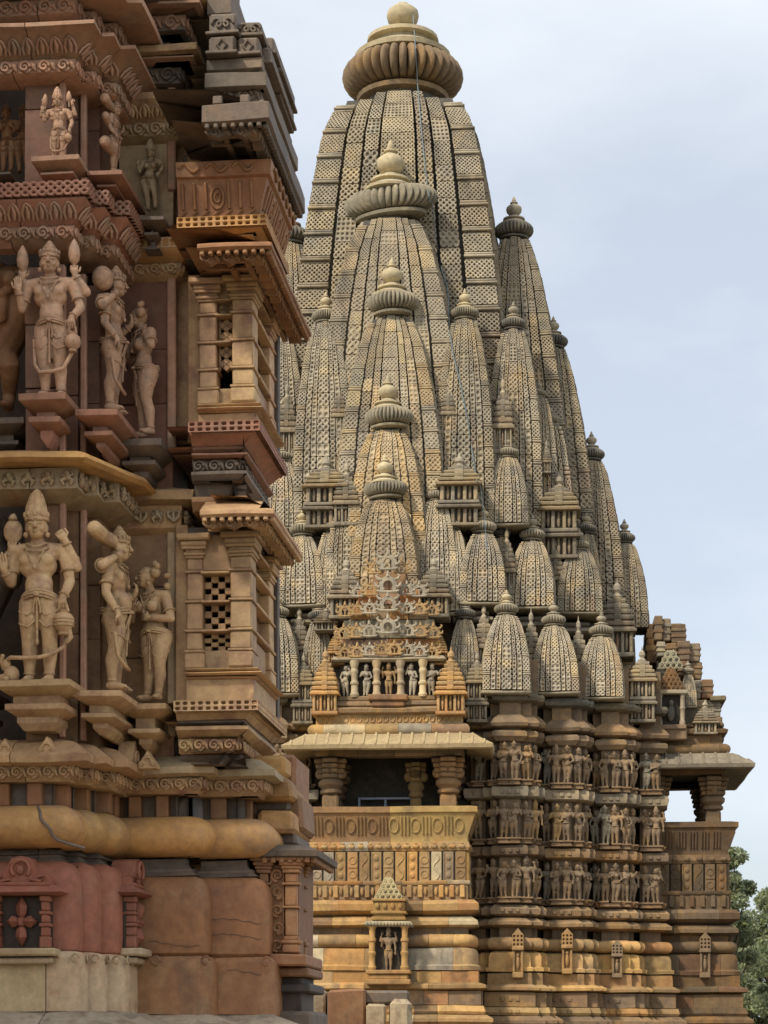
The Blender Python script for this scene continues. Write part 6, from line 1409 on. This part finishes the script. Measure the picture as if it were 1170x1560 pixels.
    if ornaments:
        q = at.setdefault('necklace', MB())
        for rr, zz, th in ((.060, .822, .007), (.078, .795, .006)):
            q.tube([(cx + (nx - cx) * .4 + rr * math.cos(a), fy * (.012 + .058 * max(0, math.sin(a)) + .010), zz - .028 * max(0, math.sin(a)) ** 2) for a in np.linspace(-.35, math.pi + .35, 17)], th, 6)
        if female: q.tube([(cx - .05, fy * .075, .80), (cx - .018, fy * .085, .73), (cx, fy * .092, .665), (cx + .018, fy * .085, .73), (cx + .05, fy * .075, .80)], .006, 6); q.ellip((cx, fy * .095, .655), (.014, .012, .018), 8)
        else:
            q.tube([(cx - .06, fy * .06, .795), (cx - .03, fy * .082, .72), (cx, fy * .085, .675), (cx + .03, fy * .082, .72), (cx + .06, fy * .06, .795)], .0055, 6); q.ellip((cx, fy * .088, .672), (.013, .011, .016), 8)
        g = at.setdefault('girdle', MB()); W_ = .122 if female else .108
        for zz, rr, th in ((.522, .0, .008), (.505, .004, .009), (.487, .006, .007)):
            g.tube([(hx + (W_ + rr) * math.cos(a), .0 + (.093 + rr) * math.sin(a), zz - .014 * math.cos(a * 2)) for a in np.linspace(0, 6.2832, 25)], th, 6, cap=False)
        g.lathe([(.0, -.012), (.018, -.008), (.020, .004), (.012, .012), (.0, .014)], (hx, fy * .105, .505), 10)
        for dx, zl in ((-.020, .40), (.0, .24), (.020, .40)):
            g.tube([(hx + dx * .4, fy * .10, .49), (hx * .9 + dx, fy * .085, .44), (hx * .7 + dx, fy * .07, zl)], [.007, .007, .0085], 6)
        g.ellip((hx * .7, fy * .07, .235), (.012, .010, .02), 8)
        for s in (-1, 1):
            for z0 in (.40, .33):
                g.tube([(hx * .8 + s * .012, fy * .072, z0 + .03), (hx * .75 + s * .055, fy * .085, z0 - .012), (hx * .75 + s * .108, fy * .055, z0 + .012), (hx * .75 + s * .128, .0, z0 + .03)], .0058, 6)
    return b, x, at
def ring(q, c, d, r, t):
    d = np.array(d, float); d /= np.linalg.norm(d); u = np.cross(d, (0, 0, 1.0)); 
    if np.linalg.norm(u) < .1: u = np.cross(d, (0, 1.0, 0))
    u /= np.linalg.norm(u); w = np.cross(d, u); c = np.array(c)
    q.tube([c + r * (math.cos(a) * u + math.sin(a) * w) for a in np.linspace(0, 6.2832, 17)], t, 6, cap=False)
def place_statue(name, px, yf, yh, v, rz, mat, label, spec, extra=None, Yr=None, z_add=0):
    mat = {'tan': 'statue', 'pink': 'statue_pink'}.get(mat, mat)
    u = lu(px, v); Y = LF.Y(u, v); z0 = LF.zy(yf, Y); h = LF.zy(yh, Y) - z0
    b, x, at = figure(name, mat, **spec)
    if extra: extra(b, x, at)
    vox = .0078
    me = paint(remesh(b, vox, 3, name), M[mat], x)
    for q_ in range(len(me.materials)): me.materials[q_] = M[mat]
    o = link(name, me, None, LF.world(u, v, z0), rz - LF.a, h)
    tag(o, label, 'statue', 'large carved figures of the near temple')
    for nm, q in at.items(): q.build(nm.split('#')[0], M[mat], o, ang=50)
    return o
# ---- lowest tier, front: crowned god with four arms
def ex1(b, x, at):
    s = at.setdefault('garland', MB())
    s.tube([(-.19, -.03, .135), (-.15, -.075, .142), (-.05, -.075, .138), (.03, -.075, .142), (.10, -.07, .16), (.165, -.04, .21), (.17, .0, .30)], [.011, .013, .013, .013, .013, .012, .010], 8)
    f = at.setdefault('lotus_disc', MB()); f.lathe([(.0, -.016), (.045, -.014), (.058, 0), (.045, .014), (.0, .016)], (0, 0, 0), 20)
    f.v[-1] = np.column_stack([f.v[-1][:, 0], f.v[-1][:, 2], f.v[-1][:, 1] * 1.25]) + np.array([-.150, -.02, .90])
    f.tube([(-.150, -.02, .97), (-.147, -.02, .995), (-.143, -.02, 1.005)], [.03, .018, .004], 7); f.tube([(-.150, -.02, .84), (-.158, -.02, .77), (-.163, -.015, .70)], .013, 8)
    p = at.setdefault('water_pot', MB()); p.lathe([(.01, -.075), (.034, -.070), (.028, -.055), (.050, -.03), (.062, .0), (.060, .03), (.044, .052), (.026, .06), (.03, .07), (.034, .074), (.02, .078)], (.165, -.055, .345), 18)
    for zz in (-.02, .0, .02): ring(p, (.165, -.055, .345 + zz), (0, 0, 1), .061, .004)
    p.tube([(.135, -.06, .41), (.145, -.065, .45), (.165, -.06, .475), (.185, -.065, .45), (.195, -.06, .41)], .008, 7)
    p.tube([(.19, -.05, .30), (.205, -.05, .26), (.185, -.06, .225)], [.022, .018, .01], 8)
    at_ = at.setdefault('attendant', MB()); at_.ellip((-.16, -.02, .05), (.05, .05, .055), 10); at_.ellip((-.19, -.03, .11), (.03, .03, .034), 10); at_.tube([(-.2, -.04, .03), (-.22, -.06, .02), (-.17, -.08, .015)], [.025, .024, .02], 8); at_.tube([(-.20, -.03, .08), (-.215, -.05, .13), (-.2, -.06, .16)], .014, 7)
place_statue('god_statue', 59, 1041, 784, -.03, 0, 'tan', 'crowned four-armed stone god holding a water pot, on the lowest tier nearest the camera',
    dict(hip=.012, chest=-.004, turn=.10, crown='tall', arms=[dict(s=1, el=(.190, .0, .60), ha=(.160, -.065, .485), d=(0, -.1, -1), curl=.9), dict(s=-1, el=(-.165, .0, .60), ha=(-.195, -.07, .665), d=(-.15, .0, 1), up=(0, 1, 0), curl=.15, hs=1.15),
        dict(s=1, rear=True, el=(.225, .03, .69), ha=(.165, -.03, .845), d=(-.5, -.2, .6), curl=1.0), dict(s=-1, rear=True, el=(-.205, .03, .72), ha=(-.158, -.015, .79), d=(.1, -.2, 1), curl=1.0)]), ex1)
# ---- lowest tier, right-hand return: figure in profile reaching back over the post
def ex2(b, x, at):
    s = at.setdefault('garland', MB()); s.tube([(-.16, -.03, .35), (-.15, -.05, .2), (-.08, -.08, .145), (.04, -.08, .14), (.13, -.04, .18), (.16, 0, .3)], .013, 8)
place_statue('attendant_statue', 176, 1052, 818, .34, R(90), 'tan', 'pot-bellied stone figure in profile beside the pot-bearing god, arms raised behind',
    dict(hip=.0, chest=.0, turn=0, crown='mid', arms=[dict(s=-1, el=(-.19, .02, .60), ha=(-.17, -.055, .47), d=(.4, -.2, -1), curl=.5), dict(s=-1, rear=True, el=(-.27, .03, .76), ha=(-.13, -.05, .855), d=(1, -.3, .3), curl=.7), dict(s=1, el=(.19, .02, .6), ha=(.17, -.09, .66), d=(0, -.4, 1), curl=.9)]),
    lambda b, x, at: (b.ellip((0, -.05, .57), (.085, .06, .075), 12), ex2(b, x, at), limb(b, [(-.33, .06, .98), (-.16, .04, .965), (-.04, .0, .955)], [.052, .050, .045])))
# ---- lowest tier, set-back bay: woman with folded arms
def hairflow(b, x, at):
    q = at['hair']; q.ellip((.115, .03, .86), (.028, .028, .03), 8); q.ellip((.118, .02, .80), (.024, .024, .03), 8); q.ellip((.125, .01, .74), (.02, .02, .03), 8); q.lathe([(.0, -.02), (.02, -.016), (.03, 0), (.02, .016), (0, .02)], (.135, .0, .93), 12)
place_statue('woman_statue', 232, 1067, 866, .60, R(-22), 'tan', 'slender stone woman with hair bun and folded arms beside the lowest balcony',
    dict(female=True, hip=.035, chest=-.015, head=(-.02, -.01, 0), turn=R(-35), crown='bun', legs={1: ((.085, -.03, .27), (.055, .0, .045), .2), -1: ((-.02, -.01, .27), (-.045, .0, .045), -.3)},
         arms=[dict(s=1, el=(.185, -.02, .60), ha=(.04, -.115, .605), d=(-1, 0, .2), curl=.6), dict(s=-1, el=(-.165, -.03, .62), ha=(-.10, -.12, .70), d=(.2, -.1, 1), curl=.8)]), hairflow)
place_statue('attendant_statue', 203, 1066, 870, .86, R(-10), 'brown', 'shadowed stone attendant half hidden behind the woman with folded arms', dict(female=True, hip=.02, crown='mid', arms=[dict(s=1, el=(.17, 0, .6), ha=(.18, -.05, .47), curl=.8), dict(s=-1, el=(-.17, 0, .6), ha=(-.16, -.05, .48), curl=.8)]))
# ---- middle tier
def ex4(b, x, at):
    s = at.setdefault('garland', MB()); s.tube([(-.10, -.03, .40), (-.09, -.06, .22), (-.05, -.08, .16), (.04, -.08, .165), (.11, -.06, .19), (.155, -.02, .30), (.16, .0, .42)], .014, 8)
    for cx, cz in ((-.185, .955), (.175, .985)):
        f = at.setdefault(f'flower_bud#{cx}', MB())
        f.lathe([(.012, -.08), (.035, -.05), (.042, -.01), (.034, .04), (.018, .075), (.003, .095)], (cx, -.02, cz), 14); f.tube([(cx, -.02, cz - .07), (cx * 1.02, -.02, cz - .15)], .012, 7)
    p = at.setdefault('water_pot', MB()); p.lathe([(.01, -.07), (.03, -.066), (.024, -.05), (.048, -.03), (.056, .0), (.048, .035), (.026, .05), (.032, .066), (.02, .07)], (.175, -.06, .365), 18); p.tube([(.15, -.06, .42), (.155, -.07, .46), (.175, -.06, .48), (.195, -.07, .46), (.2, -.06, .42)], .008, 7)
place_statue('god_statue', 76, 608, 385, -.03, 0, 'pink', 'crowned stone god with a flower bud at each shoulder, on the middle tier',
    dict(hip=.02, chest=.005, head=(0, 0, 0), turn=.12, crown='mid', legs={-1: ((-.035, -.03, .27), (-.03, .0, .045), -.2), 1: ((.07, -.01, .27), (.075, .0, .045), .2)},
        arms=[dict(s=1, el=(.215, .0, .615), ha=(.165, -.075, .52), d=(.1, -.1, -1), curl=.8), dict(s=-1, el=(-.195, .0, .62), ha=(-.20, -.07, .735), d=(-.1, 0, 1), up=(0, 1, 0), curl=.2),
              dict(s=1, rear=True, el=(.25, .03, .73), ha=(.175, -.02, .845), d=(0, -.1, 1), curl=1.0), dict(s=-1, rear=True, el=(-.23, .03, .76), ha=(-.185, -.02, .83), d=(0, -.1, 1), curl=1.0)]), ex4)
place_statue('attendant_statue', 172, 628, 420, .34, R(90), 'pink', 'stone figure in profile lifting a rounded bundle, beside the god with the flower buds',
    dict(hip=.0, chest=.0, crown='mid', arms=[dict(s=-1, el=(-.18, .02, .60), ha=(-.14, -.06, .50), d=(.3, -.4, -1)), dict(s=-1, rear=True, el=(-.26, .02, .70), ha=(-.12, -.05, .83), d=(1, 0, .4), curl=.7), dict(s=1, el=(.18, .02, .6), ha=(.15, -.1, .68), d=(0, -.3, 1))]),
    lambda b, x, at: (ex2(b, x, at), b.ellip((-.15, .04, .93), (.085, .08, .09), 12)))
place_statue('woman_statue', 218, 666, 470, .60, R(-55), 'pink', 'stone woman leaning back with a round hair knot, beside the middle latticed balcony',
    dict(female=True, hip=.055, chest=.0, head=(-.045, .0, .0), turn=R(-40), crown='bun', legs={1: ((.10, -.02, .27), (.10, .02, .045), .3), -1: ((.02, -.03, .27), (-.02, .0, .045), -.2)},
         arms=[dict(s=1, el=(.19, -.01, .66), ha=(.09, -.03, .79), d=(-.5, 0, .6), curl=.8), dict(s=-1, el=(-.16, -.04, .63), ha=(-.08, -.12, .66), d=(.6, -.2, .4))]))
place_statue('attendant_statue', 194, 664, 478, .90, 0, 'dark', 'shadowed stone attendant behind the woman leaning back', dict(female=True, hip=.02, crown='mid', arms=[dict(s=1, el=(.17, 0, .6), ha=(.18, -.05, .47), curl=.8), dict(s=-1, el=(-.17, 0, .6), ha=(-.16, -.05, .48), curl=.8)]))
# ---- upper tier
place_statue('god_statue', 88, 250, 148, .0, 0, 'pink', 'small crowned stone god with raised emblems, on the topmost tier', dict(hip=.03, chest=.0, turn=.1, crown='tall', arms=[dict(s=1, el=(.22, .0, .61), ha=(.19, -.05, .49), d=(0, 0, -1), curl=.8), dict(s=-1, el=(-.2, .0, .66), ha=(-.22, -.05, .80), d=(0, 0, 1), curl=.6), dict(s=1, rear=True, el=(.26, .03, .74), ha=(.22, -.02, .90), d=(0, 0, 1), curl=.9), dict(s=-1, rear=True, el=(-.26, .03, .74), ha=(-.21, -.02, .92), d=(0, 0, 1), curl=.9)]),
    lambda b, x, at: (ex4(b, x, at)))
place_statue('attendant_statue', 174, 264, 160, .36, R(90), 'pink', 'stone figure in profile between thick horizontal limbs, on the topmost tier', dict(crown='mid', arms=[dict(s=-1, el=(-.18, .02, .6), ha=(-.15, -.06, .5)), dict(s=1, el=(.18, .02, .6), ha=(.15, -.1, .68), d=(0, -.3, 1))]),
    lambda b, x, at: (limb(b, [(-.34, .06, .96), (-.2, .05, .94), (-.06, .02, .93)], [.075, .07, .06]), limb(b, [(-.34, .06, .33), (-.2, .05, .31), (-.06, .0, .28)], [.085, .08, .07]), limb(b, [(-.3, .06, .72), (-.16, .05, .66), (-.08, .02, .6)], [.06, .05, .04])))
place_statue('woman_statue', 229, 321, 226, .66, R(-5), 'cream', 'pale stone woman with pointed headdress, hand on hip, on the topmost tier', dict(female=True, hip=-.035, chest=.015, head=(-.01, 0, 0), crown='tall', legs={1: ((.075, -.01, .27), (.085, .0, .045), .3), -1: ((-.05, -.03, .27), (-.03, .0, .045), -.2)},
    arms=[dict(s=1, el=(.215, -.01, .68), ha=(.16, -.06, .56), d=(-.8, -.1, -.5), curl=.5), dict(s=-1, el=(-.18, .0, .64), ha=(-.2, -.05, .76), d=(0, -.1, 1), curl=.7)]))
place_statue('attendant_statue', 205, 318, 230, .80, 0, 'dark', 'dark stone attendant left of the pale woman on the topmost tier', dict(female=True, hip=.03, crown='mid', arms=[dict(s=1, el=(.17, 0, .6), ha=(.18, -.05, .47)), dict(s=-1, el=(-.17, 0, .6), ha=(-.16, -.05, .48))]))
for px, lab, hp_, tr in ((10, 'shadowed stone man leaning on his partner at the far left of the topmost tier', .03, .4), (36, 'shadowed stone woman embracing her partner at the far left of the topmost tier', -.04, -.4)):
    place_statue('couple_statue', px, 264, 166, .32, 0, 'brown', lab, dict(female=px > 20, hip=hp_, chest=-hp_ * .5, head=(hp_ * .6, 0, 0), turn=tr, crown='mid', arms=[dict(s=1, el=(.18, -.02, .62), ha=(.1, -.1, .70)), dict(s=-1, el=(-.18, -.02, .62), ha=(-.08, -.1, .66))]))
# ---- rearing beasts in the dark recesses at the far left
def beast(px, yf, yh, v, mat, label):
    u = lu(px, v); Y = LF.Y(u, v); z0 = LF.zy(yf, Y); h = LF.zy(yh, Y) - z0; b = MB(); x = MB()
    limb(b, [(-.10, .0, .36), (.0, .0, .50), (.10, -.02, .66), (.10, -.03, .80)], [.15, .16, .15, .12], 14)
    b.ellip((.09, -.06, .90), (.11, .12, .10), 14); limb(b, [(.10, -.12, .88), (.11, -.20, .86)], [.075, .06]); limb(b, [(.10, -.12, .83), (.10, -.18, .80)], [.05, .04])
    for s in (-1, 1):
        b.ellip((.09 + s * .08, -.01, 1.0), (.03, .025, .05), 8); x.ellip((.10 + s * .05, -.155, .92), (.018, .016, .018), 8)
        limb(b, [(-.08 + s * .10, .0, .36), (-.02 + s * .12, -.14, .27), (-.06 + s * .11, .02, .13), (-.05 + s * .11, -.03, .03)], [.11, .075, .05, .04], 12); b.ellip((-.05 + s * .11, -.08, .03), (.05, .07, .03), 10)
        limb(b, [(.12 + s * .08, -.08, .68), (.16 + s * .12, -.2, .60), (.18 + s * .12, -.17, .72)], [.07, .055, .045], 10); b.ellip((.18 + s * .12, -.19, .76), (.045, .05, .04), 10)
    limb(b, [(-.2, .06, .34), (-.30, .04, .40), (-.32, .0, .56), (-.24, 0, .62)], [.035, .03, .026, .03], 8)
    q = MB()
    for k in range(7):
        a = R(-60 + 50 * k); q.tube([(.09 + .10 * math.cos(a), -.0, .88 + .10 * math.sin(a)), (.09 + .15 * math.cos(a), .02, .88 + .15 * math.sin(a))], [.035, .012], 7)
    o = link('beast_statue', paint(remesh(b, .011, 3, 'beast_statue'), M[mat], x), None, LF.world(u, v, z0), -LF.a, h); tag(o, label, 'statue', 'large carved figures of the near temple')
    q.build('mane', M[mat], o); return o
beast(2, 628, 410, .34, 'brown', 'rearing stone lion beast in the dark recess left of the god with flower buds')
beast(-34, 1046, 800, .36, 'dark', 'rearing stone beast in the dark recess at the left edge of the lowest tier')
# ---- seated pair in the opening of the top balcony
for px, lab, s in ((316, 'small seated stone figure at the left in the top balcony opening', 1), (342, 'small seated stone figure leaning toward its neighbour in the top balcony opening', -1)):
    u = lu(px, .85); Y = LF.Y(u, .85); z0 = LF.zy(262, Y); b = MB(); x = MB()
    b.ellip((0, 0, .12), (.09, .08, .12), 12); b.ellip((.01 * s, -.01, .25), (.05, .05, .055), 12); limb(b, [(-.08, 0, .18), (-.11, -.06, .10), (-.04, -.1, .08)], [.03, .028, .02]); limb(b, [(.08, 0, .18), (.12, -.05, .14), (.10, -.08, .24)], [.03, .026, .02])
    limb(b, [(-.06, -.02, .04), (-.14, -.1, .06), (-.02, -.13, .03)], [.05, .04, .03]); limb(b, [(.06, -.02, .04), (.14, -.1, .06), (.02, -.13, .03)], [.05, .04, .03])
    x.ellip((.01 * s, -.06, .245), (.01, .012, .014), 6)
    o = link('seated_statue', paint(remesh(b, .012, 2, 'seated_statue'), M['dark'], x), None, LF.world(u, .85, z0), -LF.a, .72); tag(o, lab, 'statue', 'seated figures in the top balcony')
# ================================================================ small figures in the three bands of the tower temple
POSES = [dict(hip=.03, chest=-.01, crown='mid', arms=[dict(s=1, el=(.2, 0, .62), ha=(.17, -.06, .48)), dict(s=-1, el=(-.2, 0, .66), ha=(-.18, -.05, .82))]),
         dict(female=True, hip=-.045, chest=.02, head=(-.02, 0, 0), crown='bun', arms=[dict(s=1, el=(.19, 0, .66), ha=(.11, -.04, .86)), dict(s=-1, el=(-.18, 0, .62), ha=(-.12, -.08, .5))]),
         dict(female=True, hip=.05, chest=-.02, crown='mid', arms=[dict(s=1, el=(.18, -.02, .6), ha=(.05, -.1, .62)), dict(s=-1, el=(-.2, 0, .70), ha=(-.13, -.02, .9))]),
         dict(hip=.0, chest=.0, crown='tall', arms=[dict(s=1, el=(.2, 0, .6), ha=(.2, -.04, .46)), dict(s=-1, el=(-.2, 0, .6), ha=(-.19, -.06, .72)), dict(s=1, el=(.25, .03, .74), ha=(.2, 0, .9)), dict(s=-1, el=(-.25, .03, .74), ha=(-.2, 0, .9))]),
         dict(female=True, hip=.04, chest=.0, head=(.02, 0, 0), crown='mid', legs={1: ((.10, -.03, .30), (.04, .0, .045), .2), -1: ((-.03, -.02, .27), (-.05, .0, .045), -.3)}, arms=[dict(s=1, el=(.2, -.0, .62), ha=(.12, -.09, .56)), dict(s=-1, el=(-.2, -.0, .64), ha=(-.08, -.11, .70))]),
         dict(hip=-.03, chest=.02, crown='mid', turn=-.6, arms=[dict(s=1, el=(.2, 0, .68), ha=(.27, -.06, .78)), dict(s=-1, el=(-.17, -.04, .62), ha=(-.02, -.11, .66))])]
PWORD = ['one hand raised', 'arm bent behind the head', 'a hand at the breast and one arm lifted', 'four arms and a tall crown', 'one knee bent', 'head turned aside']
FAR = {}
FMATS = ['rbrown', 'rgrey', 'rochre', 'rdisc']
for q, sp in enumerate(POSES):
    b, x, at = figure('carved_figure', 'rbrown', ornaments=False, **sp)
    for nm, w in at.items(): 
        for vv, l, t_ in zip(w.v, w.lv, w.lt): pass
    e = MB(); e.v += x.v; e.lv += x.lv; e.lt += x.lt; e.t += x.t; e.n = x.n
    for nm, w in at.items(): e.v += w.v; e.lv += [l + e.n for l in w.lv]; e.lt += w.lt; e.t += w.t; e.n += w.n
    g = e; hx = sp.get('hip', 0)
    g.tube([(hx + .115 * math.cos(a), .095 * math.sin(a), .505) for a in np.linspace(0, 6.28, 15)], .012, 5, cap=False)
    base = remesh(b, .019, 1, 'carved_figure')
    for mt in FMATS:
        FAR[(q, mt)] = paint(base.copy(), M[mt], e)
BAND = [('top', 1130, 1189), ('middle', 1217, 1278), ('lowest', 1307, 1368)]
ORD = ['first', 'second', 'third', 'fourth', 'fifth']
PEDM = MB(); PEDM.box(-.5, .5, -.5, .5, .72, 1, .06, (1, .95, .9)); PEDM.box(-.36, .36, -.4, .5, .4, .72, .04, (.8, .75, .7)); PEDM.box(-.42, .42, -.45, .5, .1, .4, .06, (.95, .9, .85)); PEDM = PEDM.mesh('figure_pedestal', M['rbrown'])
PILM = MB(); PILM.box(-.5, .5, -.5, .5, 0, 1, .05); PILM = PILM.mesh('dividing_post', M['rbrown'])
SLOTS = {}
for i in range(5):
    p0, p1, v, bl = BAYS[i]; ua, ub = RF.u(p0, v), RF.u(p1, v); w = ub - ua; st = .26
    if w < .8: sl = [(ua + w * .28, v), (ua + w * .74, v)] if i else [(ua + w * .5, v)]
    else: sl = [(ua + .09 * w, v + st), (ua + .30 * w, v), (ua + .52 * w, v), (ua + .76 * w, v + st * .6), (ua + .93 * w, v + st * 1.7)]
    SLOTS[i] = sl
cnt = 0
for sgn in (1, -1):
    for i in range(5):
        if sgn < 0 and i > 1: continue
        for bn, y0, y1 in BAND:
            for q, (u, v) in enumerate(SLOTS[i]):
                k = (cnt * 5 + q * 2 + i) % 6; cnt += 1
                z0, z1 = zb(y1), zb(y0); h = (z1 - z0) * random.uniform(.86, .93); wd = .36 if i and len(SLOTS[i]) > 2 else .40
                mt = random.choices(FMATS, [8, 0, 1, 1.5])[0]
                vv = v - .15
                o = link('carved_figure', FAR[(k, mt)], None, RF.world(u * sgn, vv, z0 + .02), -RF.a + random.uniform(-.25, .25) + (.5 if q == len(SLOTS[i]) - 1 and q > 1 else 0), (h * 1.0 * random.choice((1, 1, -1)) if False else h * 1.05, h * 1.1, h))
                bl = BAYS[i][3]; side = bl if sgn > 0 else bl.replace('right', 'left').replace('recessed bay beside', 'recessed bay left of')
                pos = 'only figure' if len(SLOTS[i]) == 1 else f'{ORD[q]} from the left' if sgn > 0 else f'{ORD[len(SLOTS[i]) - 1 - q]} from the left'
                tag(o, f'{pos.split()[0]} figure {" ".join(pos.split()[1:]).replace("figure", "")} in the {bn} band, {side}'.replace('  ', ' ').replace('from the left in the', 'from left,').replace('right of the near', 'right of near').replace('left of the near', 'left of near').replace('beside the near', 'beside near').replace('only figure in the', 'only figure in'), 'carved figure', 'small carved figures in three bands of the tower temple')
                link('figure_pedestal', PEDM, TT, (u * sgn, v - .12, zb(y1 + 9)), 0, (wd, .34, zb(y1) - zb(y1 + 9) + .02))
# figures of the upper shrine and niches
for x, k in ((-1.08, 1), (-.58, 4), (0, 3), (.58, 2), (1.08, 5)):
    h = zu(1010) - zu(1060); o = link('shrine_figure', FAR[(k, 'rgrey' if k != 3 else 'rochre')], US, (x, .06, zu(1060) + .01), 0, (h * .95, h, h * .92))
o = link('niche_figure', FAR[(3, 'rbrown')], NS, (0, -.02, zn(1478)), 0, (.85, .85, zn(1418) - zn(1478)))
# ================================================================ trees at the right edge
M['leaf'] = stone('leaf_green', (.25, .29, .17), (.29, .31, .19), amount=.0, sc=.5, grain=5, bump=0, third=(.21, .26, .14)); M['leaf'].node_tree.nodes['Principled BSDF'].inputs['Roughness'].default_value = .6  # leaf greens lightened to stand in for haze
_lt = M['leaf'].node_tree; _b = _lt.nodes['Principled BSDF']; _tr = _lt.nodes.new('ShaderNodeBsdfTranslucent'); _mx = _lt.nodes.new('ShaderNodeMixShader'); _mx.inputs[0].default_value = .45
_lt.links.new(_b.inputs['Base Color'].links[0].from_socket, _tr.inputs[0]); _lt.links.new(_b.outputs[0], _mx.inputs[1]); _lt.links.new(_tr.outputs[0], _mx.inputs[2]); _lt.links.new(_mx.outputs[0], _lt.nodes['Material Output'].inputs[0])
M['bark'] = stone('bark', (.16, .11, .07), (.10, .075, .05), amount=.3, sc=1.5, grain=12, bump=.6)
def tree(name, X, Y, H, wd, label, seed, nleaf=15000, ls=.12):
    r = np.random.default_rng(seed); root = tag(link(name, None, loc=(X, Y, 0)), label, 'tree', 'trees beyond the far porch')
    b = MB(); b.tube([(0, 0, -.1), (.1, 0, H * .2), (-.05, .1, H * .45), (.1, 0, H * .75)], [H * .03, H * .024, H * .016, H * .006], 10)
    cl = []
    for k in range(44):
        t = r.uniform(.28, 1); a = r.uniform(0, 6.28); rad = wd * (math.sin(min(1, (1 - t) * 1.5 + .22) * 1.57)) * r.uniform(.25, .95)
        c = np.array([math.cos(a) * rad, math.sin(a) * rad, H * t * .95]); cl.append(c)
        s = np.array([0, 0, H * t * .6]); b.tube([s, s * .5 + c * .5 + (0, 0, -.1), c], [H * .009, H * .006, .015], 6)
    b.build('trunk', M['bark'], root, amp=.04, ws=.8)
    cl = np.array(cl); idx = r.integers(0, len(cl), nleaf); sc = wd * r.uniform(.12, .28, len(cl))
    D = r.normal(size=(nleaf, 3)); D /= np.linalg.norm(D, axis=1)[:, None]; P = cl[idx] + D * (sc[idx] * r.uniform(.35, 1.05, nleaf) ** .6)[:, None] * np.array([1, 1, .8])
    A = r.normal(size=(nleaf, 3)); A /= np.linalg.norm(A, axis=1)[:, None]; B = np.cross(A, r.normal(size=(nleaf, 3))); B /= np.linalg.norm(B, axis=1)[:, None]
    L = (ls * r.uniform(.6, 1.3, nleaf))[:, None]
    V = np.stack([P - A * L, P + B * L * .45, P + A * L, P - B * L * .45], 1).reshape(-1, 3); F = np.arange(nleaf * 4).reshape(-1, 4)
    t = r.uniform(.75, 1.3, (nleaf, 1)) * np.array([[1, 1, 1]]) * np.where(r.random((nleaf, 1)) < .2, np.array([[1.2, 1.1, .8]]), 1.0)
    b = MB(); b.add(V, F, t); b.build('crown', M['leaf'], root, ang=0)
for a in (('leafy_tree', 14.7, 96, 10.8, 2.0, 'slim green tree rising just beside the far porch', 3), ('leafy_tree', 19.2, 104, 10.2, 3.4, 'broad grey-green tree at the right edge, tallest behind the far porch', 5, 26000), ('leafy_tree', 18.4, 112, 7.6, 3.2, 'low green tree filling the gap between the slim tree and the broad one', 8, 20000), ('leafy_tree', 24.0, 100, 10.5, 3.6, 'wide tree just outside the right edge', 9, 16000)): tree(*a)
# ================================================================ lightning cable down the spire
from mathutils import Vector
bpy.context.view_layer.update(); dg = bpy.context.evaluated_depsgraph_get()
pts = []
path = [(632, 62), (636, 130), (642, 200), (650, 280), (659, 330), (664, 370), (672, 410), (682, 440), (684, 500), (690, 540), (700, 580), (712, 640), (724, 720), (738, 790), (742, 850)]
for (xa, ya), (xb, yb_) in zip(path[:-1], path[1:]):
    for k in range(5):
        t = k / 5; x, y = xa + (xb - xa) * t, ya + (yb_ - ya) * t
        d = Vector(((x - 585) / FPX, 1, (HOR - y) / FPX)).normalized()
        ok, loc, nrm, *_ = SC.ray_cast(dg, Vector((0, 0, EYE)), d)
        if ok and loc.y > 40: pts.append(np.array(loc) - np.array([0, .05, 0]))
if len(pts) > 4:
    P = [pts[0]]
    for p in pts[1:]:
        P.append(np.array([p[0], min(p[1], P[-1][1] + .12), p[2]]))
    top = np.array(RF.world(.3, .2, zy(18, 62))); b = MB(); b.tube([np.array(RF.world(.10, .5, zy(2, 62))), top] + P, .012, 6)
    tag(b.build('lightning_cable', M['cable']), 'thin blue-grey cable running down the main spire from its finial', 'cable')
